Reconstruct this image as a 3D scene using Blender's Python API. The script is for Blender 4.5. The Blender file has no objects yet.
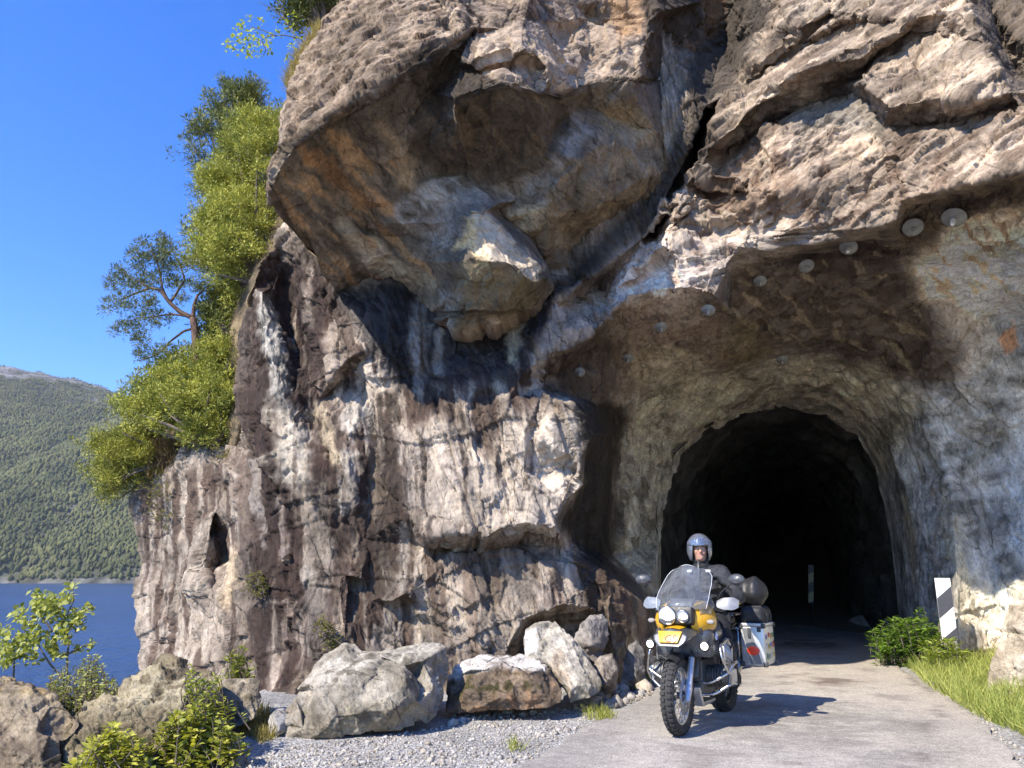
import bpy, bmesh, math, random
import numpy as np
from mathutils import Vector, Matrix, Euler
from mathutils.geometry import delaunay_2d_cdt

# ------------------------------------------------------------------ camera, sky, sun, exposure
R = math.radians
SC = bpy.context.scene
COL = SC.collection
F_PX, PITCH, CAM_H = 750.0, R(14.5), 1.42
cam_d = bpy.data.cameras.new('camera')
cam = bpy.data.objects.new('camera', cam_d)
COL.objects.link(cam)
cam_d.sensor_width = 36.0
cam_d.lens = 36.0 * F_PX / 1024.0
cam_d.clip_start, cam_d.clip_end = 0.05, 20000
cam.location = (0, 0, CAM_H)
cam.rotation_euler = (R(90) + PITCH, 0, 0)
SC.camera = cam

SUN = Vector((-0.545, -0.50, 0.69)).normalized()          # direction towards the sun
world = bpy.data.worlds.new('World')
SC.world = world
world.use_nodes = True
wn, wl = world.node_tree.nodes, world.node_tree.links
bg = wn['Background']
sky = wn.new('ShaderNodeTexSky')
sky.sky_type = 'NISHITA'
sky.sun_disc = False
sky.sun_elevation = math.asin(SUN.z)
sky.sun_rotation = math.atan2(SUN.x, SUN.y)
sky.altitude = 60
sky.air_density = 1.0
sky.dust_density = 0.05
sky.ozone_density = 6.0
hs = wn.new('ShaderNodeHueSaturation')
hs.inputs['Saturation'].default_value = 1.30
hs.inputs['Hue'].default_value = 0.515
wl.new(sky.outputs[0], hs.inputs['Color'])
wl.new(hs.outputs[0], bg.inputs[0])
bg.inputs[1].default_value = 0.15
sun_d = bpy.data.lights.new('sun', 'SUN')
sun_d.energy = 4.2
sun_d.angle = R(0.53)
sun_d.color = (1.0, 0.925, 0.80)
sun = bpy.data.objects.new('sun', sun_d)
COL.objects.link(sun)
sun.rotation_euler = (-SUN).to_track_quat('-Z', 'Y').to_euler()
sun.location = (-20, -18, 26)
vs = SC.view_settings
vs.view_transform = 'Standard'
vs.look = 'None'
vs.gamma = 1.0
vs.use_curve_mapping = False
vs.exposure = 1.16
SC.cycles.max_bounces = 8
SC.cycles.diffuse_bounces = 4
SC.cycles.transparent_max_bounces = 12

# ------------------------------------------------------------------ helpers
CP, SP = math.cos(PITCH), math.sin(PITCH)

def ray(x, y):
    X = (np.asarray(x, float) - 512.0) / F_PX
    V = (384.0 - np.asarray(y, float)) / F_PX
    return np.stack([X, CP - SP * V, SP + CP * V], -1)

def at(x, y, D):
    """world point seen at photo position x, y at the ground distance D"""
    r = ray(x, y)
    return r * (np.asarray(D, float) / r[..., 1])[..., None] + np.array([0, 0, CAM_H])

def ground_at(x, y, z=0.0):
    r = ray(x, y)
    return r * ((z - CAM_H) / r[..., 2])[..., None] + np.array([0, 0, CAM_H])

def hsh(i, j, k, seed):
    M = np.uint32
    h = (i.astype(np.int64) * 374761393 + j.astype(np.int64) * 668265263 + k.astype(np.int64) * 2147483647 + seed * 974711) & 0xFFFFFFFF
    h = h.astype(np.uint64)
    h = (h ^ (h >> np.uint64(13))) * np.uint64(1274126177) & np.uint64(0xFFFFFFFF)
    h = (h ^ (h >> np.uint64(16))) * np.uint64(2246822519) & np.uint64(0xFFFFFFFF)
    return h ^ (h >> np.uint64(15))

def hf(h):
    return (h & np.uint64(0xFFFFFF)).astype(np.float64) / float(0xFFFFFF)

def perlin(P, seed=0):
    P = np.asarray(P, float)
    I = np.floor(P).astype(np.int64)
    f = P - I
    w = f * f * f * (f * (f * 6 - 15) + 10)
    out = 0
    for a in (0, 1):
        for b in (0, 1):
            for c in (0, 1):
                h = hsh(I[:, 0] + a, I[:, 1] + b, I[:, 2] + c, seed)
                gx = hf(h) * 2 - 1
                gy = hf(h >> np.uint64(5)) * 2 - 1
                gz = hf(h >> np.uint64(9)) * 2 - 1
                d = gx * (f[:, 0] - a) + gy * (f[:, 1] - b) + gz * (f[:, 2] - c)
                ww = (w[:, 0] if a else 1 - w[:, 0]) * (w[:, 1] if b else 1 - w[:, 1]) * (w[:, 2] if c else 1 - w[:, 2])
                out = out + d * ww
    return out * 1.4

def fbm(P, octaves=4, seed=0, gain=0.5):
    a, s, o = 1.0, 0.0, 0
    P = np.asarray(P, float)
    for k in range(octaves):
        o = o + a * perlin(P * (2.03 ** k) + k * 17.3, seed + k)
        s += a
        a *= gain
    return o / s * 1.75

def facets(P, seed, tilt=0.6):
    """blocky fracture: every voronoi cell is a tilted plane of its own; returns height and distance to the cell edge"""
    I = np.floor(P).astype(np.int64)
    n = len(P)
    b1 = np.full(n, 1e9); b2 = np.full(n, 1e9); val = np.zeros(n)
    for a in (-1, 0, 1):
        for b in (-1, 0, 1):
            for c in (-1, 0, 1):
                J = I + np.array([a, b, c])
                h = hsh(J[:, 0], J[:, 1], J[:, 2], seed)
                q = J + np.stack([hf(h), hf(h >> np.uint64(4)), hf(h >> np.uint64(8))], 1)
                d = P - q
                dd = np.einsum('ij,ij->i', d, d)
                h2 = hsh(J[:, 0], J[:, 1], J[:, 2], seed + 77)
                g = np.stack([hf(h2), hf(h2 >> np.uint64(4)), hf(h2 >> np.uint64(8))], 1) * 2 - 1
                v = (hf(h2 >> np.uint64(6)) * 2 - 1) * 0.6 + tilt * np.einsum('ij,ij->i', d, g)
                m = dd < b1
                b2 = np.where(m, b1, np.minimum(b2, dd))
                val = np.where(m, v, val)
                b1 = np.where(m, dd, b1)
    return val, np.sqrt(b2) - np.sqrt(b1)

def blocks(P, seed, tilt=1.15, k=0.16):
    """conchoidal fracture: hollow facets that meet in sharp ridges, without steps"""
    I = np.floor(P).astype(np.int64)
    best = np.full(len(P), 1e9)
    for a in (-1, 0, 1):
        for b in (-1, 0, 1):
            for c in (-1, 0, 1):
                J = I + np.array([a, b, c])
                h = hsh(J[:, 0], J[:, 1], J[:, 2], seed)
                d = P - J - np.stack([hf(h), hf(h >> np.uint64(4)), hf(h >> np.uint64(8))], 1)
                h2 = hsh(J[:, 0], J[:, 1], J[:, 2], seed + 77)
                g = np.stack([hf(h2), hf(h2 >> np.uint64(4)), hf(h2 >> np.uint64(8))], 1) * 2 - 1
                best = np.minimum(best, 0.6 * hf(h2 >> np.uint64(6)) + tilt * np.einsum('ij,ij->i', d, g) + k * np.einsum('ij,ij->i', d, d) * 2)
    return best

def lerp(a, b, t):
    t = np.asarray(t)[..., None] if np.ndim(a) > np.ndim(t) else t
    return a + (b - a) * t

def sstep(a, b, x):
    t = np.clip((x - a) / (b - a), 0, 1)
    return t * t * (3 - 2 * t)

def np_mesh(name, V, T, mat=None, parent=None, attrs=None, smooth=False, quads=None):
    """one mesh object from numpy arrays (triangles T, optional quads)"""
    me = bpy.data.meshes.new(name)
    V = np.asarray(V, np.float32)
    T = np.asarray(T, np.int32).reshape(-1, 3) if T is not None else np.zeros((0, 3), np.int32)
    Q = np.asarray(quads, np.int32).reshape(-1, 4) if quads is not None else np.zeros((0, 4), np.int32)
    me.vertices.add(len(V))
    me.vertices.foreach_set('co', V.ravel())
    nl = T.size + Q.size
    me.loops.add(nl)
    me.loops.foreach_set('vertex_index', np.concatenate([T.ravel(), Q.ravel()]).astype(np.int32))
    npoly = len(T) + len(Q)
    me.polygons.add(npoly)
    starts = np.concatenate([np.arange(len(T)) * 3, T.size + np.arange(len(Q)) * 4]).astype(np.int32)
    me.polygons.foreach_set('loop_start', starts)
    try:
        me.polygons.foreach_set('loop_total', np.concatenate([np.full(len(T), 3), np.full(len(Q), 4)]).astype(np.int32))
    except Exception:
        pass
    if smooth:
        me.polygons.foreach_set('use_smooth', np.ones(npoly, bool))
    for k, a in (attrs or {}).items():
        a = np.asarray(a, np.float32)
        if a.ndim == 2 and k == 'grain':
            at_ = me.attributes.new(k, 'FLOAT_VECTOR', 'POINT')
            at_.data.foreach_set('vector', np.ascontiguousarray(a).ravel())
        elif a.ndim == 2:
            at_ = me.attributes.new(k, 'FLOAT_COLOR', 'POINT')
            if a.shape[1] == 3:
                a = np.concatenate([a, np.ones((len(a), 1), np.float32)], 1)
            at_.data.foreach_set('color', a.ravel())
        else:
            at_ = me.attributes.new(k, 'FLOAT', 'POINT')
            at_.data.foreach_set('value', a.ravel())
    me.update(calc_edges=True)
    me.validate()
    ob = bpy.data.objects.new(name, me)
    COL.objects.link(ob)
    if mat:
        me.materials.append(mat)
    if parent:
        ob.parent = parent
    return ob

def tag(o, label=None, cat=None, group=None, kind=None):
    if label: o['label'] = label
    if cat: o['category'] = cat
    if group: o['group'] = group
    if kind: o['kind'] = kind
    return o

def empty(name, loc, rz=0.0):
    o = bpy.data.objects.new(name, None)
    o.empty_display_size = 0.2
    o.location = loc
    o.rotation_euler = (0, 0, rz)
    COL.objects.link(o)
    return o

# ------------------------------------------------------------------ materials
class NT:
    def __init__(s, name):
        s.m = bpy.data.materials.new(name)
        s.m.use_nodes = True
        s.n, s.l = s.m.node_tree.nodes, s.m.node_tree.links
        s.b = s.n['Principled BSDF']
        s.out = s.n['Material Output']
    def node(s, t, **kw):
        x = s.n.new(t)
        for k, v in kw.items():
            if hasattr(x, k):
                setattr(x, k, v)
            else:
                x.inputs[k.replace('_', ' ')].default_value = v
        return x
    def link(s, a, b):
        s.l.new(a, b)
    def coords(s, scale=(1, 1, 1), rot=(0, 0, 0), kind='Object'):
        tc = s.node('ShaderNodeTexCoord')
        mp = s.node('ShaderNodeMapping')
        mp.inputs['Scale'].default_value = scale
        mp.inputs['Rotation'].default_value = rot
        s.link(tc.outputs[kind], mp.inputs['Vector'])
        return mp.outputs[0]
    def noise(s, vec, scale, detail=6, rough=0.6, dist=0.0):
        x = s.node('ShaderNodeTexNoise')
        x.inputs['Scale'].default_value = scale
        x.inputs['Detail'].default_value = detail
        x.inputs['Roughness'].default_value = rough
        x.inputs['Distortion'].default_value = dist
        s.link(vec, x.inputs['Vector'])
        return x.outputs['Fac']
    def ramp(s, fac, stops):
        x = s.node('ShaderNodeValToRGB')
        e = x.color_ramp.elements
        while len(e) < len(stops):
            e.new(0.5)
        for el, (p, c) in zip(e, stops):
            el.position = p
            el.color = (*c, 1) if len(c) == 3 else c
        s.link(fac, x.inputs[0])
        return x.outputs[0]
    def mix(s, a, b, fac, mode='MIX'):
        x = s.node('ShaderNodeMix', data_type='RGBA', blend_type=mode)
        for sock, v in ((x.inputs[0], fac), (x.inputs[6], a), (x.inputs[7], b)):
            if hasattr(v, 'is_output'):
                s.link(v, sock)
            else:
                sock.default_value = v if not isinstance(v, tuple) else (*v, 1)[:4]
        return x.outputs[2]
    def math(s, op, a, b=0.0):
        x = s.node('ShaderNodeMath', operation=op)
        for sock, v in ((x.inputs[0], a), (x.inputs[1], b)):
            if hasattr(v, 'is_output'):
                s.link(v, sock)
            else:
                sock.default_value = v
        return x.outputs[0]
    def bump(s, h, strength, dist, prev=None):
        x = s.node('ShaderNodeBump')
        x.inputs['Strength'].default_value = strength
        x.inputs['Distance'].default_value = dist
        s.link(h, x.inputs['Height'])
        if prev:
            s.link(prev, x.inputs['Normal'])
        return x.outputs[0]
    def attr(s, name, out='Color'):
        x = s.node('ShaderNodeAttribute')
        x.attribute_name = name
        return x.outputs[out]
    def set(s, **kw):
        for k, v in kw.items():
            sock = s.b.inputs[k.replace('_', ' ')]
            if hasattr(v, 'is_output'):
                s.link(v, sock)
            else:
                sock.default_value = v if not (isinstance(v, tuple) and len(v) == 3 and k == 'Base_Color') else (*v, 1)
        return s

_mats = {}
def plain(name, col, rough=0.5, metal=0.0, var=0.12, scale=30, coat=0.0, bump=0.0, **kw):
    """painted, moulded or metal surface with a little wear in colour and gloss"""
    if name in _mats:
        return _mats[name]
    t = NT(name)
    v = t.coords()
    n = t.noise(v, scale, 5)
    lo = tuple(c * (1 - var) for c in col)
    hi = tuple(min(1, c * (1 + var)) for c in col)
    t.set(Base_Color=t.ramp(n, [(0.3, lo), (0.7, hi)]), Metallic=metal)
    r = t.ramp(n, [(0.3, (max(0, rough - .08),) * 3), (0.7, (min(1, rough + .08),) * 3)])
    t.set(Roughness=r)
    if coat:
        t.set(Coat_Weight=coat)
    if bump:
        t.set(Normal=t.bump(t.noise(v, scale * 6, 3), bump, 0.002))
    for k, x in kw.items():
        t.set(**{k: x})
    _mats[name] = t.m
    return t.m

def rock_material(name, fine=1.0):
    """fractured gneiss: colour from the painted albedo, grain and joints along the beds stored with the mesh"""
    t = NT(name)
    v = t.coords()
    g = t.attr('grain', 'Vector')
    col = t.attr('albedo')
    wz = t.node('ShaderNodeTexNoise'); t.link(v, wz.inputs['Vector']); wz.inputs['Scale'].default_value = 2.2; wz.inputs['Detail'].default_value = 5
    ws = t.node('ShaderNodeVectorMath', operation='SCALE'); t.link(wz.outputs['Color'], ws.inputs[0]); ws.inputs['Scale'].default_value = 0.22
    gw = t.node('ShaderNodeVectorMath', operation='ADD'); t.link(g, gw.inputs[0]); t.link(ws.outputs[0], gw.inputs[1])
    gw = gw.outputs[0]
    n0 = t.noise(gw, 1.7, 9, 0.66)
    n1 = t.noise(gw, 6.0, 9, 0.72)
    n2 = t.noise(gw, 24.0, 5, 0.72)
    n3 = t.noise(v, 15.0, 7, 0.74)
    c = t.mix(col, t.ramp(n0, [(0.32, (0.70, 0.67, 0.64)), (0.5, (1, 1, 1)), (0.68, (1.20, 1.19, 1.18))]), 1.0, 'MULTIPLY')
    c = t.mix(c, t.ramp(n1, [(0.30, (0.42, 0.39, 0.37)), (0.43, (0.92, 0.91, 0.90)), (0.58, (1.08, 1.08, 1.08)), (0.74, (1.38, 1.37, 1.35))]), 0.9, 'MULTIPLY')
    c = t.mix(c, t.ramp(n2, [(0.28, (0.50, 0.48, 0.46)), (0.46, (0.98, 0.98, 0.98)), (0.72, (1.32, 1.31, 1.30))]), 0.85, 'MULTIPLY')
    c = t.mix(c, t.ramp(n3, [(0.30, (0.55, 0.53, 0.50)), (0.42, (1, 1, 1)), (0.70, (1.18, 1.17, 1.16))]), 0.8, 'MULTIPLY')
    # joints
    gate = t.ramp(t.noise(v, 1.3, 4, 0.6), [(0.53, (0, 0, 0)), (0.62, (1, 1, 1))])
    cracks = None
    for sc_, w_, k_ in ((1.3, 0.014, 0.42), (3.6, 0.020, 0.60)):
        x = t.node('ShaderNodeTexVoronoi', feature='DISTANCE_TO_EDGE'); t.link(gw, x.inputs['Vector']); x.inputs['Scale'].default_value = sc_
        m = t.ramp(x.outputs['Distance'], [(w_ * 0.3, (k_,) * 3), (w_, (1, 1, 1))])
        m = t.mix((1.0, 1.0, 1.0), m, gate)
        c = t.mix(c, m, 1.0, 'MULTIPLY')
        cracks = m if cracks is None else t.mix(cracks, m, 1.0, 'MULTIPLY')
        gate = t.ramp(t.noise(v, 2.1, 4, 0.6), [(0.54, (0, 0, 0)), (0.62, (1, 1, 1))])
    # broken faces: every fracture cell turned a little its own way
    geo = t.node('ShaderNodeNewGeometry')
    nrm = geo.outputs['Normal']
    for sc_, k_ in ((2.0, 0.34), (5.5, 0.32), (15.0, 0.24)):
        x = t.node('ShaderNodeTexVoronoi'); t.link(gw, x.inputs['Vector']); x.inputs['Scale'].default_value = sc_
        sb = t.node('ShaderNodeVectorMath', operation='SUBTRACT'); t.link(x.outputs['Color'], sb.inputs[0]); sb.inputs[1].default_value = (0.5, 0.5, 0.5)
        m_ = t.node('ShaderNodeVectorMath', operation='SCALE'); t.link(sb.outputs[0], m_.inputs[0]); m_.inputs['Scale'].default_value = k_ * fine
        ad = t.node('ShaderNodeVectorMath', operation='ADD'); t.link(nrm, ad.inputs[0]); t.link(m_.outputs[0], ad.inputs[1])
        nrm = ad.outputs[0]
    nz = t.node('ShaderNodeVectorMath', operation='NORMALIZE'); t.link(nrm, nz.inputs[0])
    wet = t.attr('wet', 'Fac')
    wetn = t.math('MULTIPLY', wet, t.ramp(t.noise(v, 3, 5), [(0.35, (0.35,) * 3), (0.6, (1,) * 3)]))
    rough = t.math('SUBTRACT', 0.9, t.math('MULTIPLY', wetn, 0.5))
    b = t.bump(cracks, 0.8, 0.03, nz.outputs[0])
    b = t.bump(n1, 0.55 * fine, 0.035, b)
    b = t.bump(n2, 0.6 * fine, 0.012, b)
    b = t.bump(n3, 0.5 * fine, 0.016, b)
    t.set(Base_Color=c, Roughness=rough, Normal=b, Specular_IOR_Level=0.35)
    return t.m

# ------------------------------------------------------------------ traced relief with real depth
def refine(V, T, L, rounds=14):
    """split every edge longer than L(midpoint) until none is left; V columns 0,1 are the measuring plane"""
    for _ in range(rounds):
        E = np.sort(np.concatenate([T[:, [0, 1]], T[:, [1, 2]], T[:, [2, 0]]]), 1)
        key = E[:, 0].astype(np.int64) * (len(V) + 1) + E[:, 1]
        uk, inv = np.unique(key, return_inverse=True)
        a = uk // (len(V) + 1); b = uk % (len(V) + 1)
        mid = 0.5 * (V[a] + V[b])
        ln = np.hypot(*(V[a, :2] - V[b, :2]).T)
        Pa, Pb = at(V[a, 0], V[a, 1], 1 / V[a, 2]), at(V[b, 0], V[b, 1], 1 / V[b, 2])
        ln = np.maximum(ln, 0.85 * np.linalg.norm(Pa - Pb, axis=1) * F_PX * V[a, 2])
        mk = ln > L(mid)
        if not mk.any():
            break
        idx = np.full(len(uk), -1, np.int64)
        idx[mk] = len(V) + np.arange(mk.sum())
        V = np.concatenate([V, mid[mk]])
        n = len(T)
        m = np.stack([idx[inv[:n]], idx[inv[n:2 * n]], idx[inv[2 * n:]]], 1)
        cnt = (m >= 0).sum(1)
        out = [T[cnt == 0]]
        t3, m3 = T[cnt == 3], m[cnt == 3]
        out += [np.stack(c, 1) for c in ((t3[:, 0], m3[:, 0], m3[:, 2]), (m3[:, 0], t3[:, 1], m3[:, 1]),
                                         (m3[:, 2], m3[:, 1], t3[:, 2]), (m3[:, 0], m3[:, 1], m3[:, 2]))]
        for k in range(3):
            s = (cnt == 1) & (m[:, k] >= 0)
            t1, m1 = np.roll(T[s], -k, 1), m[s, k]
            out += [np.stack((t1[:, 0], m1, t1[:, 2]), 1), np.stack((m1, t1[:, 1], t1[:, 2]), 1)]
            s = (cnt == 2) & (m[:, k] < 0)
            t2, m2 = np.roll(T[s], -k, 1), np.roll(m[s], -k, 1)
            out += [np.stack((t2[:, 2], m2[:, 2], m2[:, 1]), 1), np.stack((m2[:, 2], t2[:, 0], t2[:, 1]), 1),
                    np.stack((m2[:, 2], t2[:, 1], m2[:, 1]), 1)]
        T = np.concatenate(out)
    return V, T

def inside(poly, x, y):
    poly = np.asarray(poly, float)
    r = np.zeros(np.shape(x), bool)
    x0, y0 = poly[:, 0], poly[:, 1]
    x1, y1 = np.roll(x0, -1), np.roll(y0, -1)
    for a, b, c, d in zip(x0, y0, x1, y1):
        if b == d:
            continue
        r ^= ((b > y) != (d > y)) & (x < (c - a) * (y - b) / (d - b) + a)
    return r

def relief(boundary, lines, holes=(), L=3.0):
    """boundary, holes: closed loops of (x, y, D); lines: open ridge lines of (x, y, D). Returns x, y, D per vertex and triangles."""
    pts, edges = [], []
    def add(loop, closed):
        i0 = len(pts)
        for p in loop:
            pts.append(p)
        for i in range(len(loop) - 1):
            edges.append((i0 + i, i0 + i + 1))
        if closed:
            edges.append((len(pts) - 1, i0))
    add(boundary, True)
    for h in holes:
        add(h, True)
    for l in lines:
        add(l, False)
    P = np.array(pts, float)
    W = 1.0 / P[:, 2]
    v, e, f, ov, oe, of = delaunay_2d_cdt([Vector((p[0], p[1])) for p in P], edges, [], 0, 0.01)
    V2 = np.array([(q[0], q[1]) for q in v])
    w = np.zeros(len(V2))
    for i, o in enumerate(ov):
        if len(o):
            w[i] = W[o[0]]
        else:                                               # crossing of two ridge lines: nearest edge decides
            best = None
            for (a, b) in edges:
                A, B = P[a, :2], P[b, :2]
                t = np.clip(np.dot(V2[i] - A, B - A) / max(1e-9, np.dot(B - A, B - A)), 0, 1)
                d = np.hypot(*(A + t * (B - A) - V2[i]))
                if best is None or d < best[0]:
                    best = (d, W[a] + t * (W[b] - W[a]))
            w[i] = best[1]
    T = np.array([t for t in f if len(t) == 3], int)
    c = V2[T].mean(1)
    k = inside([p[:2] for p in boundary], c[:, 0], c[:, 1])
    for h in holes:
        k &= ~inside([p[:2] for p in h], c[:, 0], c[:, 1])
    T = T[k]
    V = np.concatenate([V2, w[:, None]], 1)
    def LL(m):
        out = np.maximum(0, np.maximum(np.maximum(-m[:, 0], m[:, 0] - 1024), np.maximum(-m[:, 1], m[:, 1] - 768)))
        return L + out * 0.12
    V, T = refine(V, T, LL)
    # face the camera
    a, b, cc = V[T[:, 0], :2], V[T[:, 1], :2], V[T[:, 2], :2]
    area = (b[:, 0] - a[:, 0]) * (cc[:, 1] - a[:, 1]) - (b[:, 1] - a[:, 1]) * (cc[:, 0] - a[:, 0])
    T[area > 0] = T[area > 0][:, ::-1]
    used = np.unique(T)
    mp = np.full(len(V), -1); mp[used] = np.arange(len(used))
    V, T = V[used], mp[T]
    return V[:, 0], V[:, 1], 1.0 / V[:, 2], T

def vnormals(P, T):
    n = np.cross(P[T[:, 1]] - P[T[:, 0]], P[T[:, 2]] - P[T[:, 0]])
    N = np.zeros_like(P)
    for k in range(3):
        np.add.at(N, T[:, k], n)
    return N / np.maximum(1e-9, np.linalg.norm(N, axis=1))[:, None]

def smooth_field(N, T, it):
    for _ in range(it):
        S = N.copy(); c = np.ones(len(N))
        for a, b in ((0, 1), (1, 2), (2, 0)):
            np.add.at(S, T[:, a], N[T[:, b]]); np.add.at(S, T[:, b], N[T[:, a]])
            np.add.at(c, T[:, a], 1); np.add.at(c, T[:, b], 1)
        N = S / c[:, None]
    return N

def border_edges(T):
    E = np.concatenate([T[:, [0, 1]], T[:, [1, 2]], T[:, [2, 0]]])
    k = np.sort(E, 1)
    key = k[:, 0].astype(np.int64) * (T.max() + 1) + k[:, 1]
    u, inv, c = np.unique(key, return_inverse=True, return_counts=True)
    return E[c[inv] == 1]

def skirt(P, T, steps, pick=None, seed=3):
    """carry the border of a sheet back into the rock through the given offsets, a rough wall"""
    E = border_edges(T)
    if pick is not None:
        E = E[pick(P[E].mean(1))]
    if not len(E):
        return P, T, np.arange(len(P))
    src = np.arange(len(P))
    vid = np.unique(E)
    prev = {int(i): int(i) for i in vid}
    for q, off in enumerate(steps):
        base = len(P)
        p = P[vid] if q == 0 else P[np.array([prev[int(i)] for i in vid])]
        nz = np.stack([perlin(p * 1.7, seed + q * 3 + k) for k in range(3)], 1) * 0.25 * np.linalg.norm(off)
        P = np.concatenate([P, p + np.asarray(off) + nz])
        src = np.concatenate([src, src[np.array([prev[int(i)] for i in vid])]])
        cur = {int(i): base + n for n, i in enumerate(vid)}
        ex = []
        for a, b in E:
            a, b = int(a), int(b)
            ex.append((prev[b], prev[a], cur[a])); ex.append((prev[b], cur[a], cur[b]))
        T = np.concatenate([T, np.array(ex)])
        prev = cur
    return P, T, src

def polyline_dist(x, y, line):
    d = np.full(np.shape(x), 1e9); tt = np.zeros(np.shape(x)); n = len(line) - 1
    for i in range(n):
        ax, ay = line[i][:2]; bx, by = line[i + 1][:2]
        l2 = max(1e-9, (bx - ax) ** 2 + (by - ay) ** 2)
        t = np.clip(((x - ax) * (bx - ax) + (y - ay) * (by - ay)) / l2, 0, 1)
        dd = np.hypot(x - ax - t * (bx - ax), y - ay - t * (by - ay))
        m = dd < d
        d = np.where(m, dd, d); tt = np.where(m, (i + t) / n, tt)
    return d, tt

def poly_mask(x, y, poly, soft):
    ins = inside(poly, x, y)
    d, _ = polyline_dist(x, y, list(poly) + [poly[0]])
    return sstep(-soft, soft, np.where(ins, d, -d))
# ------------------------------------------------------------------ mesh collector
class G:
    def __init__(s):
        s.V, s.T, s.C, s.n = [], [], [], 0
    def add(s, V, T, col=None):
        V = np.asarray(V, float); T = np.asarray(T, int)
        s.V.append(V); s.T.append(T + s.n); s.n += len(V)
        c = np.ones((len(V), 3)) if col is None else np.broadcast_to(np.asarray(col, float), (len(V), 3))
        s.C.append(c)
        return s
    def tube(s, path, rad, n=8, col=None, caps=True):
        path = np.asarray(path, float)
        m = len(path)
        rad = np.broadcast_to(np.asarray(rad, float), (m,))
        tan = np.gradient(path, axis=0)
        tan /= np.maximum(1e-9, np.linalg.norm(tan, axis=1))[:, None]
        up = np.array([0.0, 0, 1.0]) if abs(tan[0, 2]) < 0.9 else np.array([1.0, 0, 0])
        a = np.cross(tan[0], up); a /= np.linalg.norm(a)
        V = []
        ang = np.arange(n) / n * 2 * math.pi
        for i in range(m):
            a = a - tan[i] * np.dot(a, tan[i]); a /= np.linalg.norm(a)
            b = np.cross(tan[i], a)
            V.append(path[i] + rad[i] * (np.cos(ang)[:, None] * a + np.sin(ang)[:, None] * b))
        V = np.concatenate(V + ([path[:1], path[-1:]] if caps else []))
        T = []
        for i in range(m - 1):
            for k in range(n):
                p, q = i * n + k, i * n + (k + 1) % n
                T += [(p, q, q + n), (p, q + n, p + n)]
        if caps:
            c0, c1 = m * n, m * n + 1
            for k in range(n):
                T += [(c0, (k + 1) % n, k), (c1, (m - 1) * n + k, (m - 1) * n + (k + 1) % n)]
        return s.add(V, T, col)
    def lathe(s, prof, origin, axis, n=24, col=None, scale=(1, 1)):
        """prof: (radius, distance along axis) pairs"""
        ax = np.asarray(axis, float); ax /= np.linalg.norm(ax)
        u = np.cross(ax, (0, 0, 1.0)) if abs(ax[2]) < 0.9 else np.cross(ax, (1.0, 0, 0))
        u /= np.linalg.norm(u); w = np.cross(ax, u)
        ang = np.arange(n) / n * 2 * math.pi
        V = []
        for r, h in prof:
            V.append(np.asarray(origin) + ax * h + max(r, 1e-5) * (np.cos(ang)[:, None] * u * scale[0] + np.sin(ang)[:, None] * w * scale[1]))
        T = []
        for i in range(len(prof) - 1):
            for k in range(n):
                p, q = i * n + k, i * n + (k + 1) % n
                T += [(p, q, q + n), (p, q + n, p + n)]
        return s.add(np.concatenate(V), T, col)
    def box(s, c, size, rot=None, bev=0.0, col=None, taper=(1, 1)):
        """box with chamfered edges; taper scales the top"""
        x, y, z = [0.5 * q for q in size]
        b = min(bev, 0.45 * min(size))
        bm = bmesh.new()
        vs = [bm.verts.new((sx * x * (taper[0] if sz > 0 else 1), sy * y * (taper[1] if sz > 0 else 1), sz * z)) for sz in (-1, 1) for sy in (-1, 1) for sx in (-1, 1)]
        for f in ((0, 2, 3, 1), (4, 5, 7, 6), (0, 1, 5, 4), (2, 6, 7, 3), (0, 4, 6, 2), (1, 3, 7, 5)):
            bm.faces.new([vs[i] for i in f])
        if b > 0:
            bmesh.ops.bevel(bm, geom=bm.edges[:], offset=b, segments=2, affect='EDGES', profile=0.6)
        return s.bm(bm, c, rot, col)
    def bm(s, bm, c=(0, 0, 0), rot=None, col=None):
        bmesh.ops.triangulate(bm, faces=bm.faces[:])
        bm.verts.index_update()
        V = np.array([v.co[:] for v in bm.verts]); T = np.array([[v.index for v in f.verts] for f in bm.faces])
        bm.free()
        if rot is not None:
            M = np.array(rot.to_matrix() if not isinstance(rot, Matrix) else rot)
            V = V @ M[:3, :3].T
        return s.add(V + np.asarray(c), T, col)
    def prism(s, outline, frame, depth, bev=0.0, col=None):
        """outline (u, v) pairs extruded along the frame's third axis; frame = (origin, U, V, W)"""
        o, U, Vv, W = [np.asarray(q, float) for q in frame]
        bm = bmesh.new()
        vs = [bm.verts.new((u, v, 0)) for u, v in outline]
        f = bm.faces.new(vs)
        r = bmesh.ops.extrude_face_region(bm, geom=[f])
        bmesh.ops.translate(bm, vec=(0, 0, depth), verts=[e for e in r['geom'] if isinstance(e, bmesh.types.BMVert)])
        bmesh.ops.recalc_face_normals(bm, faces=bm.faces[:])
        if bev > 0:
            bmesh.ops.bevel(bm, geom=bm.edges[:], offset=bev, segments=2, affect='EDGES', profile=0.6)
        bmesh.ops.triangulate(bm, faces=bm.faces[:])
        bm.verts.index_update()
        V = np.array([v.co[:] for v in bm.verts]); T = np.array([[v.index for v in q.verts] for q in bm.faces]); bm.free()
        return s.add(o + V[:, :1] * U + V[:, 1:2] * Vv + V[:, 2:] * W, T, col)
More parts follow.
